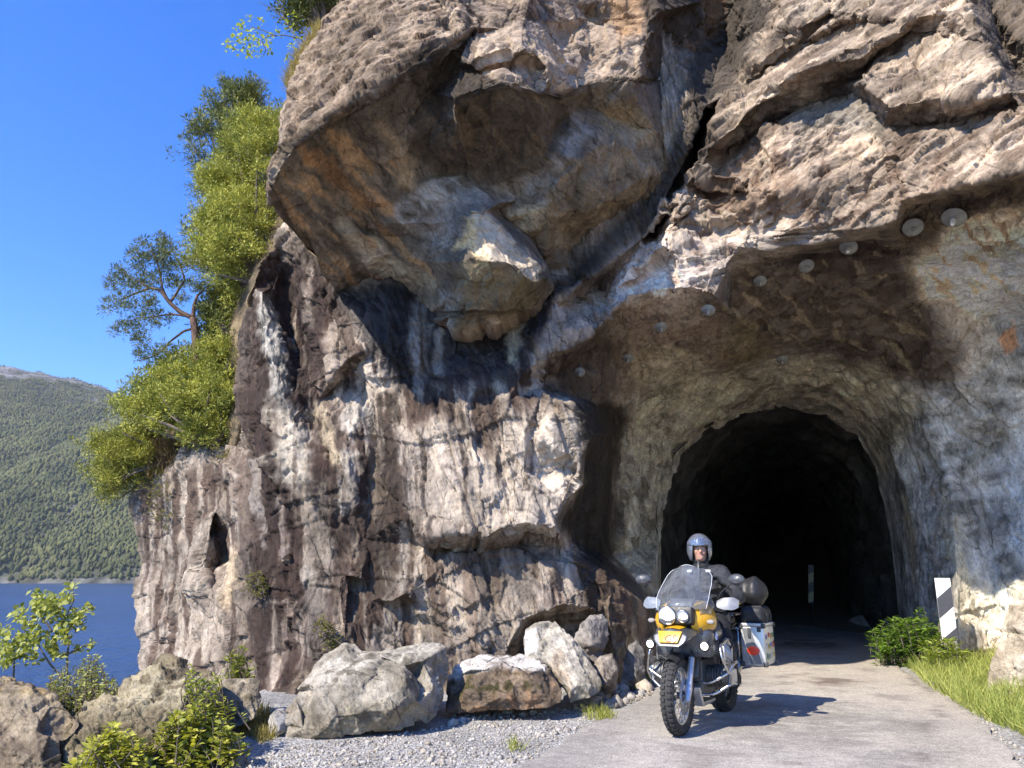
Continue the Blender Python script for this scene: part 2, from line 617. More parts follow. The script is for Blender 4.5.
    def leaves(s, A, D, ln, wd, col, rng, fold=0.25, up=None):
        """leaf blades: two triangles each, folded along the midrib"""
        n = len(A)
        D = D / np.maximum(1e-9, np.linalg.norm(D, axis=1))[:, None]
        r = rng.normal(size=(n, 3)) if up is None else up + 0.35 * rng.normal(size=(n, 3))
        S = np.cross(D, r); S /= np.maximum(1e-9, np.linalg.norm(S, axis=1))[:, None]
        N = np.cross(S, D)
        ln = np.broadcast_to(ln, (n,))[:, None]; wd = np.broadcast_to(wd, (n,))[:, None]
        mid = A + D * ln * 0.45
        V = np.stack([A, mid + S * wd * 0.5 + N * wd * fold, A + D * ln, mid - S * wd * 0.5 + N * wd * fold], 1).reshape(-1, 3)
        i = np.arange(n)[:, None] * 4
        T = np.concatenate([i + [0, 1, 2], i + [0, 2, 3]])
        return s.add(V, T, np.repeat(col, 4, 0))
    def build(s, name, mat, parent=None, smooth=False, color=False):
        V, T = np.concatenate(s.V), np.concatenate(s.T)
        o = np_mesh(name, V, T, mat, parent, {'albedo': np.concatenate(s.C)} if color else None, smooth)
        if smooth:
            o.data.set_sharp_from_angle(angle=R(38))
        return o
# ------------------------------------------------------------------ the cliff
ROCK = rock_material('gneiss')

MOUTH = [(902, 658, 17.8), (899, 640, 18.0), (897, 600, 18.0), (894, 560, 18.0), (886, 510, 18.0), (875, 468, 18.0), (857, 437, 18.0), (826, 416, 18.0),
         (785, 407, 18.0), (745, 413, 17.8), (710, 430, 17.6), (682, 455, 17.4), (667, 490, 17.2), (661, 540, 17.2), (660, 600, 17.2), (659, 640, 17.2), (659, 657, 17.0)]
B1 = [(118, 900, 13.2), (128, 760, 13.2), (140, 668, 13.2), (146, 645, 13.2), (138, 622, 13.3), (137, 600, 13.3), (142, 560, 13.4), (139, 535, 13.4),
      (133, 505, 13.5), (136, 488, 13.5), (150, 478, 13.4), (172, 462, 13.2), (190, 448, 13.0), (206, 442, 12.8), (222, 444, 12.3), (236, 446, 11.6),
      (240, 430, 11.4), (244, 400, 11.3), (240, 370, 11.2), (240, 335, 11.2), (246, 300, 11.2), (256, 285, 11.2), (264, 262, 11.2), (276, 246, 11.3),
      (290, 215, 11.4), (300, 180, 11.5), (320, 100, 11.8), (400, 40, 12), (600, -60, 12), (690, -150, 12.4),
      (780, -160, 11.4), (900, -170, 10.8), (1100, -180, 10.0), (1300, -180, 9.2), (1320, 200, 7.4), (1320, 500, 7.0), (1320, 790, 7.0), (1150, 745, 9.0),
      (1030, 704, 11.0), (945, 681, 14.0)] + MOUTH + [
      (656, 668, 14), (652, 699, 11.8), (600, 708, 11.0), (560, 714, 10.6), (480, 722, 10.4), (440, 732, 10.1), (300, 765, 9.6), (240, 800, 10.0), (180, 850, 11.5)]
L1 = [
    # buttress on the left
    [(172, 470, 13.0), (180, 520, 12.8), (176, 580, 12.7), (185, 640, 12.4), (190, 720, 12.0)],
    [(205, 455, 12.3), (212, 510, 12.0), (208, 540, 11.9), (204, 575, 12.0)],
    [(212, 530, 12.5), (222, 535, 12.3), (226, 560, 12.35), (210, 572, 12.3)],
    [(205, 578, 11.9), (215, 600, 11.7), (232, 560, 11.6), (237, 535, 11.4)],
    [(236, 470, 11.3), (238, 520, 11.2), (246, 580, 11.1), (250, 640, 10.9), (255, 700, 10.5)],
    # main wall, left ribs
    [(262, 292, 11.0), (260, 350, 10.8), (266, 420, 10.7), (272, 500, 10.7), (290, 580, 10.5), (312, 660, 10.2), (322, 720, 9.9)],
    [(284, 275, 11.6), (290, 330, 11.5), (303, 370, 11.3), (322, 398, 10.9)],
    [(301, 262, 11.0), (302, 300, 10.9), (311, 328, 10.75)],
    [(278, 345, 10.9), (285, 400, 10.55), (305, 450, 10.5), (322, 500, 10.4), (330, 560, 10.35), (345, 640, 10.1)],
    [(334, 320, 10.45), (327, 355, 10.35), (335, 372, 10.3), (352, 356, 10.3), (369, 348, 10.4)],
    [(345, 380, 10.7), (358, 364, 10.7)],
    [(345, 440, 10.45), (352, 500, 10.4), (366, 540, 10.5), (372, 600, 10.3), (385, 660, 10.2)],
    [(376, 390, 10.6), (374, 440, 10.6), (370, 500, 10.6)],
    [(402, 380, 10.5), (404, 440, 10.35), (406, 505, 10.25)],
    [(395, 520, 10.35), (412, 519, 10.2), (420, 512, 10.25)],
    # plate with the undercut lower edge
    [(420, 516, 10.1), (430, 536, 10.05), (445, 530, 9.95), (475, 531, 9.9), (487, 537, 9.85), (505, 527, 9.85), (530, 522, 9.85), (554, 526, 9.9)],
    [(424, 545, 10.5), (440, 548, 10.55), (480, 552, 10.55), (530, 544, 10.55), (566, 549, 10.6)],
    [(452, 558, 10.3), (500, 548, 10.35), (540, 556, 10.3), (574, 560, 10.4)],
    [(440, 420, 10.2), (480, 410, 10.2), (505, 402, 10.15)],
    [(524, 432, 10.1), (525, 470, 10.12)], [(533, 432, 10.3), (533, 466, 10.3)],
    [(540, 440, 10.08), (565, 452, 10.1), (578, 462, 10.15)], [(540, 452, 10.25), (562, 464, 10.3), (575, 473, 10.35)],
    # small ledges on the lower wall
    [(345, 575, 10.2), (362, 578, 10.15), (390, 583, 10.2)], [(350, 583, 10.4), (368, 588, 10.4)],
    [(392, 602, 10.1), (408, 592, 10.1), (418, 587, 10.15)], [(396, 610, 10.4), (412, 618, 10.35), (420, 600, 10.2)],
    # undercut at the foot
    [(508, 652, 10.25), (522, 620, 10.15), (540, 612, 10.1), (560, 607, 10.1), (590, 610, 10.3), (606, 622, 10.6)],
    [(516, 660, 11.0), (530, 634, 11.1), (560, 622, 11.1), (590, 625, 11.1), (600, 660, 11.2)],
    # cavity right of the overhang
    [(555, 302, 10.65), (566, 330, 10.45), (545, 350, 10.4), (524, 373, 10.3)],
    [(524, 373, 10.28), (548, 354, 10.4), (575, 347, 10.55), (598, 328, 10.75), (612, 309, 10.8), (628, 298, 10.9), (652, 292, 10.75), (680, 287, 10.6), (716, 297, 10.5)],
    [(540, 382, 11.0), (572, 366, 11.5), (600, 347, 11.7), (622, 324, 11.6)],
    [(508, 401, 10.2), (540, 396, 10.3), (560, 402, 10.12), (572, 403, 10.08), (585, 418, 10.15), (593, 434, 10.25), (580, 458, 10.15), (579, 475, 10.15),
     (567, 500, 10.08), (556, 525, 9.98), (560, 536, 10.2)],
    [(535, 390, 10.7), (565, 392, 11.2), (596, 404, 12.2), (606, 434, 12.5), (598, 465, 12.4), (592, 490, 12.1), (580, 520, 11.9), (574, 540, 11.6)],
    [(574, 556, 10.45), (600, 568, 10.65), (640, 602, 11.1), (655, 640, 11.6), (651, 690, 11.7)],
    [(584, 545, 12.4), (608, 556, 13.4), (648, 592, 14.6), (662, 630, 16.0)],
    [(600, 580, 10.4), (612, 640, 10.6), (618, 690, 10.9)],
    # recess and the arch band around the tunnel mouth
    [(606, 480, 13.2), (600, 530, 13.0)],
    [(655, 385, 14.3), (640, 396, 14.6), (624, 420, 14.9), (620, 450, 15.0), (617, 500, 15.2), (616, 555, 15.4)],
    [(700, 404, 16.0), (745, 390, 16.3), (785, 385, 16.4), (830, 392, 16.2), (862, 408, 15.8), (890, 440, 15.5), (908, 490, 15.3), (918, 560, 15.3), (922, 640, 15.3)],
    [(655, 385, 14.3), (700, 374, 14.8), (745, 372, 15.1), (785, 366, 15.2), (835, 368, 14.9), (880, 378, 14.2), (925, 410, 13.6), (950, 470, 13.5), (956, 560, 13.4), (958, 650, 13.5)],
    [(640, 352, 13.2), (670, 358, 13.2), (700, 350, 13.2), (735, 352, 13.3), (760, 345, 13.3), (850, 325, 12.7), (930, 300, 11.5), (1000, 262, 10.2), (1100, 235, 9.2)],
    [(655, 322, 11.7), (685, 326, 11.9), (708, 309, 11.3), (735, 318, 12.0), (790, 290, 11.6), (850, 266, 11.0), (905, 245, 10.3)],
    [(735, 352, 13.4), (742, 315, 12.1)],
    [(716, 297, 10.5), (727, 265, 10.55), (740, 250, 10.5), (775, 246, 10.3), (832, 238, 10.0), (895, 222, 9.65), (901, 200, 9.5), (960, 184, 9.2), (1000, 177, 9.0), (1024, 168, 8.85), (1150, 130, 8.2)],
    [(732, 275, 11.2), (776, 258, 11.0), (832, 248, 10.7), (900, 232, 10.3), (908, 208, 10.1), (960, 194, 9.8), (1024, 180, 9.4), (1150, 145, 8.7)],
    [(930, 300, 11.5), (975, 380, 11.9), (985, 450, 12.2), (990, 520, 12.2), (994, 590, 12.0), (1000, 650, 11.8)],
    [(1024, 330, 10.5), (1024, 450, 11.0), (1030, 560, 10.9), (1030, 640, 10.7)],
    [(1150, 330, 9.0), (1150, 500, 8.9), (1150, 650, 8.8)],
    # cleft between the two masses
    [(735, -100, 12.2), (738, -20, 12.1), (722, 50, 12.2), (706, 110, 12.4), (690, 175, 12.4), (650, 232, 12.2), (600, 285, 11.8), (570, 306, 11.2)],
    [(790, -90, 10.7), (778, -10, 10.6), (768, 28, 10.5), (752, 50, 10.5), (742, 84, 10.4), (722, 96, 10.3), (706, 106, 10.3), (712, 124, 10.25), (703, 155, 10.4),
     (690, 180, 10.7), (665, 203, 10.9), (640, 245, 10.95), (616, 288, 11.0)],
    # slab with a shaded underside
    [(708, 150, 10.25), (720, 141, 10.1), (735, 129, 10.0), (747, 112, 9.85), (790, 76, 9.6), (820, 64, 9.5), (862, 52, 9.4), (872, 44, 9.4), (905, 20, 9.4), (945, -8, 9.5)],
    [(714, 160, 10.8), (745, 142, 10.75), (762, 124, 10.7), (800, 110, 10.6), (835, 88, 10.5), (862, 76, 10.2), (880, 52, 9.95), (915, 26, 9.9)],
    [(733, 163, 10.45), (760, 128, 10.25), (790, 130, 10.1), (835, 119, 9.9), (870, 102, 9.8), (884, 128, 9.6)],
    [(800, 28, 10.0), (830, 10, 9.95)], [(802, 36, 10.25), (832, 14, 10.2)],
    [(760, 66, 10.2), (800, 38, 10.05)], [(763, 72, 10.4), (802, 44, 10.25)],
    [(815, 36, 9.95), (840, 19, 9.9)], [(818, 42, 10.15), (842, 24, 10.1)],
    [(864, 80, 9.3), (900, 34, 9.3), (945, 12, 9.3)],
    [(966, -20, 9.25), (970, 8, 9.2), (986, 45, 9.05), (1000, 72, 8.95), (1012, 92, 8.9)],
    [(984, -25, 10.2), (990, 5, 10.1), (1002, 42, 10.0), (1016, 70, 9.8), (1040, 92, 9.4)],
    [(866, 84, 9.25), (890, 108, 9.1), (905, 104, 9.05), (940, 98, 9.0), (962, 100, 9.0), (996, 96, 8.95), (1012, 92, 8.9)],
    [(898, 128, 9.65), (925, 126, 9.65), (960, 122, 9.6), (985, 112, 9.5), (1012, 104, 9.2)],
    [(902, 138, 9.4), (930, 134, 9.3), (975, 132, 9.15), (995, 118, 9.1), (1024, 108, 8.9), (1080, 100, 8.7)],
    [(1000, 150, 9.0), (1024, 140, 8.9)],
    # broken blocks above the left end of the brow
    [(690, 176, 10.55), (700, 172, 10.4), (710, 182, 10.45)], [(692, 183, 10.8), (708, 186, 10.75)],
    [(662, 210, 10.75), (678, 203, 10.6), (680, 218, 10.6)], [(668, 222, 10.85), (680, 222, 10.8)],
    [(640, 268, 10.8), (660, 244, 10.65), (674, 252, 10.65)], [(645, 276, 11.05), (662, 262, 10.95), (672, 256, 10.9)],
    [(760, 190, 10.2), (820, 190, 10.0), (890, 175, 9.6)],
]
B2 = [(350, -150, 9.7), (346, -30, 9.4), (339, 5, 9.3), (323, 20, 9.2), (318, 42, 9.1), (300, 72, 8.95), (290, 98, 8.85), (282, 112, 8.75), (276, 150, 8.65),
      (272, 165, 8.6), (268, 190, 8.6), (275, 212, 9.0), (290, 226, 9.35), (308, 240, 9.75), (316, 256, 10.0), (322, 276, 10.3), (336, 290, 10.6), (346, 299, 10.9),
      (354, 288, 10.9), (372, 283, 10.9), (394, 288, 10.9), (404, 298, 10.85), (414, 300, 10.7), (430, 312, 10.45), (447, 322, 10.25), (455, 328, 10.0), (470, 329, 9.95), (500, 327, 9.95),
      (515, 320, 10.05), (532, 310, 10.3), (545, 301, 10.6), (556, 293, 10.95), (562, 286, 11.3), (590, 273, 11.7), (615, 256, 12.0), (640, 237, 12.2), (668, 209, 12.2),
      (688, 191, 12.2), (697, 166, 12.2), (694, 140, 12.1), (700, 100, 12.1), (704, 60, 12.0), (705, 0, 11.9), (706, -60, 11.9), (700, -150, 12.0)]
L2 = [
    [(290, 104, 8.65), (286, 130, 8.45), (284, 150, 8.35), (281, 166, 8.35), (270, 190, 8.5)],
    [(284, 150, 8.35), (298, 144, 8.2), (318, 130, 8.15), (330, 119, 8.1), (346, 108, 8.05), (365, 98, 8.0), (385, 84, 7.95), (400, 77, 7.95), (420, 64, 8.05), (446, 48, 8.2), (460, 36, 8.35), (474, 28, 8.5)],
    [(430, 92, 8.85), (448, 72, 8.8), (462, 50, 8.8), (474, 34, 8.7)],
    [(459, 62, 8.5), (470, 40, 8.55), (500, 28, 8.6), (522, 28, 8.55), (535, 48, 8.4), (548, 66, 8.2)],
    [(456, 98, 8.15), (463, 95, 8.0), (480, 89, 7.95), (500, 81, 8.0), (520, 84, 8.15), (540, 88, 8.3), (560, 95, 8.45), (575, 90, 8.6), (590, 83, 8.75), (606, 74, 8.95), (618, 80, 9.1), (628, 88, 9.3)],
    [(470, 64, 8.2), (500, 56, 8.15), (522, 50, 8.2), (540, 58, 8.4)], [(475, 70, 8.35), (505, 62, 8.35), (540, 64, 8.55)],
    [(556, 52, 8.6), (570, 46, 8.75), (590, 60, 8.9), (600, 68, 8.95)],
    [(540, 20, 8.9), (555, 33, 8.9), (566, 38, 8.9), (590, 18, 9.2)],
    [(642, 76, 9.4), (641, 58, 9.4), (650, 40, 9.45), (655, 32, 9.55), (652, 22, 9.5), (661, 12, 9.6), (650, -10, 9.8), (630, -60, 9.9)],
    [(650, 78, 10.0), (664, 56, 10.4), (662, 40, 10.3), (668, 20, 10.6)],
    [(600, 20, 9.2), (620, 44, 9.2), (636, 72, 9.35)],
    [(455, 110, 8.3), (458, 124, 8.35), (448, 118, 8.4), (440, 112, 8.8)], [(462, 110, 8.6), (464, 120, 8.8)],
    [(400, 130, 8.95), (425, 150, 9.3), (440, 170, 9.5), (470, 170, 9.5), (493, 185, 9.6), (505, 174, 9.6), (540, 169, 9.65), (546, 150, 9.4), (560, 125, 9.1), (576, 110, 9.1)],
    [(400, 202, 9.6), (420, 182, 9.4), (441, 174, 9.4), (455, 175, 9.38), (480, 190, 9.35), (496, 205, 9.3)],
    [(442, 178, 9.38), (452, 190, 9.3), (466, 206, 9.12), (470, 212, 9.05)],
    [(470, 211, 9.0), (486, 212, 9.05), (500, 224, 9.1), (515, 240, 9.2), (528, 256, 9.3), (540, 264, 9.4), (546, 278, 9.5)],
    [(470, 211, 9.0), (464, 222, 9.0), (466, 245, 8.95), (458, 262, 9.1)],
    [(458, 262, 9.1), (475, 256, 8.85), (490, 261, 8.85), (510, 262, 9.0), (522, 266, 9.05), (525, 276, 9.1), (535, 284, 9.2), (546, 278, 9.5)],
    [(466, 245, 8.95), (475, 256, 8.85)],
    [(470, 280, 9.2), (475, 300, 9.5), (500, 310, 9.6), (530, 296, 9.7)],
    [(496, 208, 9.9), (515, 200, 9.85), (550, 186, 9.7), (556, 176, 9.7)], [(502, 218, 10.0), (530, 212, 9.8), (553, 204, 9.75), (556, 182, 9.65)],
    [(510, 222, 10.1), (522, 232, 10.1), (548, 220, 9.95), (565, 214, 10.0)],
    [(530, 236, 10.3), (545, 262, 10.5), (556, 285, 11.0)],
    [(556, 176, 9.65), (580, 160, 9.6), (600, 145, 9.6), (600, 112, 9.3), (585, 100, 9.1), (576, 110, 9.1)],
    [(600, 145, 9.6), (630, 150, 10.1), (650, 130, 10.1), (655, 105, 10.1)], [(650, 130, 10.15), (672, 145, 10.6), (668, 170, 10.7)],
    [(570, 220, 10.2), (610, 200, 10.2), (640, 180, 10.3), (655, 200, 11.0)], [(575, 235, 10.7), (586, 262, 11.2)],
    [(330, 180, 9.2), (350, 215, 9.7), (366, 235, 9.9), (390, 255, 10.2), (420, 280, 10.4)],
    [(300, 190, 8.9), (330, 235, 9.7), (352, 262, 10.3), (372, 278, 10.8)],
    [(360, 210, 9.8), (375, 222, 9.75), (400, 224, 9.7), (430, 224, 9.6), (446, 222, 9.4)], [(366, 232, 10.1), (400, 236, 10.0), (432, 232, 9.75), (440, 240, 9.7)],
    [(420, 262, 9.9), (436, 250, 9.6), (450, 252, 9.3)],
    [(345, 118, 8.6), (380, 140, 8.9), (412, 176, 9.45)],
    [(420, -20, 8.9), (470, -10, 8.8), (540, -40, 9.2)],
]

_back = lambda x, y, D: (x, y, D + 0.05 + float(sstep(525, 570, x) * (0.7 - 0.45 * sstep(590, 640, x)) * (1 - sstep(110, 165, y))) * (1.0 if D < 11 else 0.0))
B2, L2 = [_back(*p) for p in B2], [[_back(*p) for p in l] for l in L2]
_fz = [(600, 305), (622, 280), (660, 200), (700, 150), (760, 185), (800, 215), (742, 252), (716, 298), (640, 304)]
L1 = [[(x, y, D - 0.22 * float(poly_mask(np.array([float(x)]), np.array([float(y)]), _fz, 8)[0]) * (1.0 if D < 11.1 else 0.0)) for x, y, D in l] for l in L1]
def _pull(l):
    t = lambda x, y: float(sstep(850, 1000, x) * (1 - sstep(225, 250, y)))
    u = lambda x, y: float(sstep(955, 1010, x) * sstep(300, 350, y) * (1 - 0.5 * sstep(1024, 1200, x)))
    return [(x, y, D - 0.65 * t(x, y) - 0.35 * float(sstep(738, 790, x) * (1 - sstep(225, 252, y))) + 1.9 * u(x, y)) for x, y, D in l]
B1, L1 = _pull(B1), [_pull(l) for l in L1]

def ledges(P, ang, period, seed, yk=0.25, wob=0.45):
    """stepped beds: a saw profile across layers that run at the angle ang in the face, broken along their length"""
    n = np.array([-math.sin(R(ang)), yk, math.cos(R(ang))]); n /= np.linalg.norm(n)
    a = np.array([math.cos(R(ang)), 0.3, math.sin(R(ang))])
    u = P @ a
    t = P @ n / period + wob * fbm(P * (0.45 / max(period, 0.2)) * np.array([1, 1, 1]), 2, seed) 
    k = np.floor(t)
    cell = np.floor(u / max(period * 3.2, 1.3) + 5 * hf(hsh(k.astype(np.int64), k.astype(np.int64) * 0, k.astype(np.int64) * 0, seed + 1)))
    ki, ci = k.astype(np.int64), cell.astype(np.int64)
    A = hf(hsh(ki, ci, ki * 0, seed + 2))
    off = hf(hsh(ki, ci, ki * 0 + 1, seed + 3)) - 0.5
    s = t - k
    return (0.25 + 0.75 * A) * (0.5 - s) + (0.7 if period > 0.4 else 0.25) * off

def flakes(g, scale, seed, levels=5.0, sharp=0.10):
    """spalled skin: flat flakes with irregular sharp edges"""
    x = levels * fbm(g / scale, 4, seed, 0.55)
    k = np.floor(x)
    return k + sstep(0.0, sharp, x - k) + 0.15 * (x - k)

def rockify(P, T, sx, sy, seed, amp):
    """fracture a sheet: stepped beds, then flat broken faces at three sizes, then grain"""
    N = smooth_field(vnormals(P, T), T, 6)
    N /= np.maximum(1e-9, np.linalg.norm(N, axis=1))[:, None]
    away = P - np.array([0, 0, CAM_H])
    away /= np.linalg.norm(away, axis=1)[:, None]
    face = np.abs(np.einsum('ij,ij->i', smooth_field(vnormals(P, T), T, 2), away))
    calm = 0.25 + 0.75 * smooth_field(sstep(0.08, 0.36, face)[:, None], T, 4)[:, 0]
    warp = np.stack([fbm(P * 0.8, 2, seed + k * 11) for k in range(3)], 1) * 0.06
    q = P + warp
    first = seed == 11
    if first:
        right = sstep(600, 720, sx) * (1 - sstep(225, 275, sy - 0.25 * np.maximum(0, 760 - sx)))
        wall = (1 - sstep(590, 640, sx)) * (1 - right)
        vault = np.clip(1 - right - wall, 0, 1)
    else:
        crust = np.clip(1 - poly_mask(sx, sy, [(268, 185), (284, 150), (298, 144), (400, 78), (474, 30), (458, 97), (500, 82), (560, 96), (606, 76), (650, 80), (720, 60), (720, 220), (560, 310), (340, 320)], 5), 0, 1)
        under = 1 - crust
    ca, sa = math.cos(R(28)), math.sin(R(28))
    al = q[:, 0] * ca + q[:, 2] * sa
    pe = -q[:, 0] * sa + q[:, 2] * ca
    qa = np.stack([q[:, 0] * 1.3 + q[:, 2] * 0.35, q[:, 1], q[:, 2] * 0.5 - q[:, 0] * 0.15], 1)
    qb = np.stack([al * 0.5, q[:, 1], pe * 1.5], 1)
    g = lerp(qa, qb, right if first else crust * 0.8)
    f, e = facets(g / 1.7, seed + 1, 0.9)
    gate = sstep(-0.2, 0.3, fbm(P * 0.6, 2, seed + 61)) * 0.75 + 0.25
    b1, b2, b3 = 0.45 * blocks(g / 0.75, seed + 2) + 0.5 * facets(g / 0.7, seed + 2, 0.9)[0], facets(g / 0.3, seed + 3, 0.95)[0], facets(g / 0.13, seed + 4, 0.95)[0]
    i1, i2 = 0.55 * blocks(q / 0.48, 705) + 0.3 * facets(q / 0.42, 708, 1.1)[0], facets(q / 0.19, 706, 1.0)[0]
    fl = 0.028 * flakes(g, 1.5, seed + 201) + 0.013 * flakes(g + 3.3, 0.6, seed + 202)
    if first:
        frac = poly_mask(sx, sy, [(600, 300), (622, 280), (660, 200), (700, 150), (760, 185), (800, 215), (742, 252), (716, 298), (640, 302)], 12)
        d = 0.14 * f * gate * (1 - 0.6 * right - 0.4 * vault) + 0.14 * b1 * (1 - 0.35 * right) * (1 - frac) + 0.052 * b2 * (1 - frac) + 0.018 * b3
        d = d + frac * (0.24 * i1 + 0.07 * i2) + fl * (1 - frac)
        d = d + right * (1 - 0.8 * frac) * (0.07 * ledges(q, 27, 0.62, 700) + 0.026 * ledges(q, 24, 0.23, 701) * sstep(-.2, .25, fbm(P * 0.9, 2, 703)))
        d = d + wall * (0.10 * ledges(q, -68, 0.75, 710, 0.2) + 0.04 * ledges(q, -74, 0.28, 711, 0.2) + 0.05 * ledges(q, 8, 0.9, 712, 0.1) + 0.012 * ledges(q, -80, 0.10, 713, 0.1))
        d = d + vault * (0.04 * ledges(q, 40, 0.7, 720))
    else:
        cr = crust * sstep(455, 475, sx)
        cl = crust - cr
        d = 0.10 * f * gate * (1 - cr) + under * (0.17 * b1 + 0.05 * b2 + 0.014 * b3 + 0.06 * ledges(q, -42, 0.5, 740, 0.5) + 0.5 * fl)
        d = d + cr * (0.19 * i1 + 0.04 * i2 + 0.012 * b3)
        d = d + cl * (0.05 * ledges(q, 33, 0.5, 730) + 0.05 * b2 + 0.02 * b3 + fl + 0.018 * fbm(P * 4.5, 5, 734, 0.6) - 0.03 * sstep(0.2, 0.5, fbm(P * 5.5, 3, 735)))
    # open joints
    for k, (fx, wdt, dep) in enumerate(((0.5, 0.011, 0.11), (1.0, 0.012, 0.06))):
        r = np.abs(perlin(g * fx + 5.3 * k, seed + 80 + k))
        d = d - dep * (1 - sstep(0, wdt * 2.2, r)) * sstep(-0.1, 0.2, perlin(P * 0.5, seed + 90 + k))
    d = d + 0.008 * fbm(P * 3.1, 3, seed + 9) + 0.006 * fbm(P * 11.0, 3, seed + 12)
    if not first:
        cu, su = math.cos(R(-43)), math.sin(R(-43))
        gu = np.stack([(q[:, 0] * cu + q[:, 2] * su) * 0.5, q[:, 1] * 0.8, (-q[:, 0] * su + q[:, 2] * cu) * 1.4], 1)
        g = lerp(g, gu, under)
    return P + N * ((d - d.mean()) * amp * calm)[:, None], g

def streak(P, fx, fz, seed, octv=4):
    return fbm(np.stack([P[:, 0] * fx + P[:, 2] * fx * 0.13, P[:, 1] * fx * 0.5, P[:, 2] * fz], 1), octv, seed)

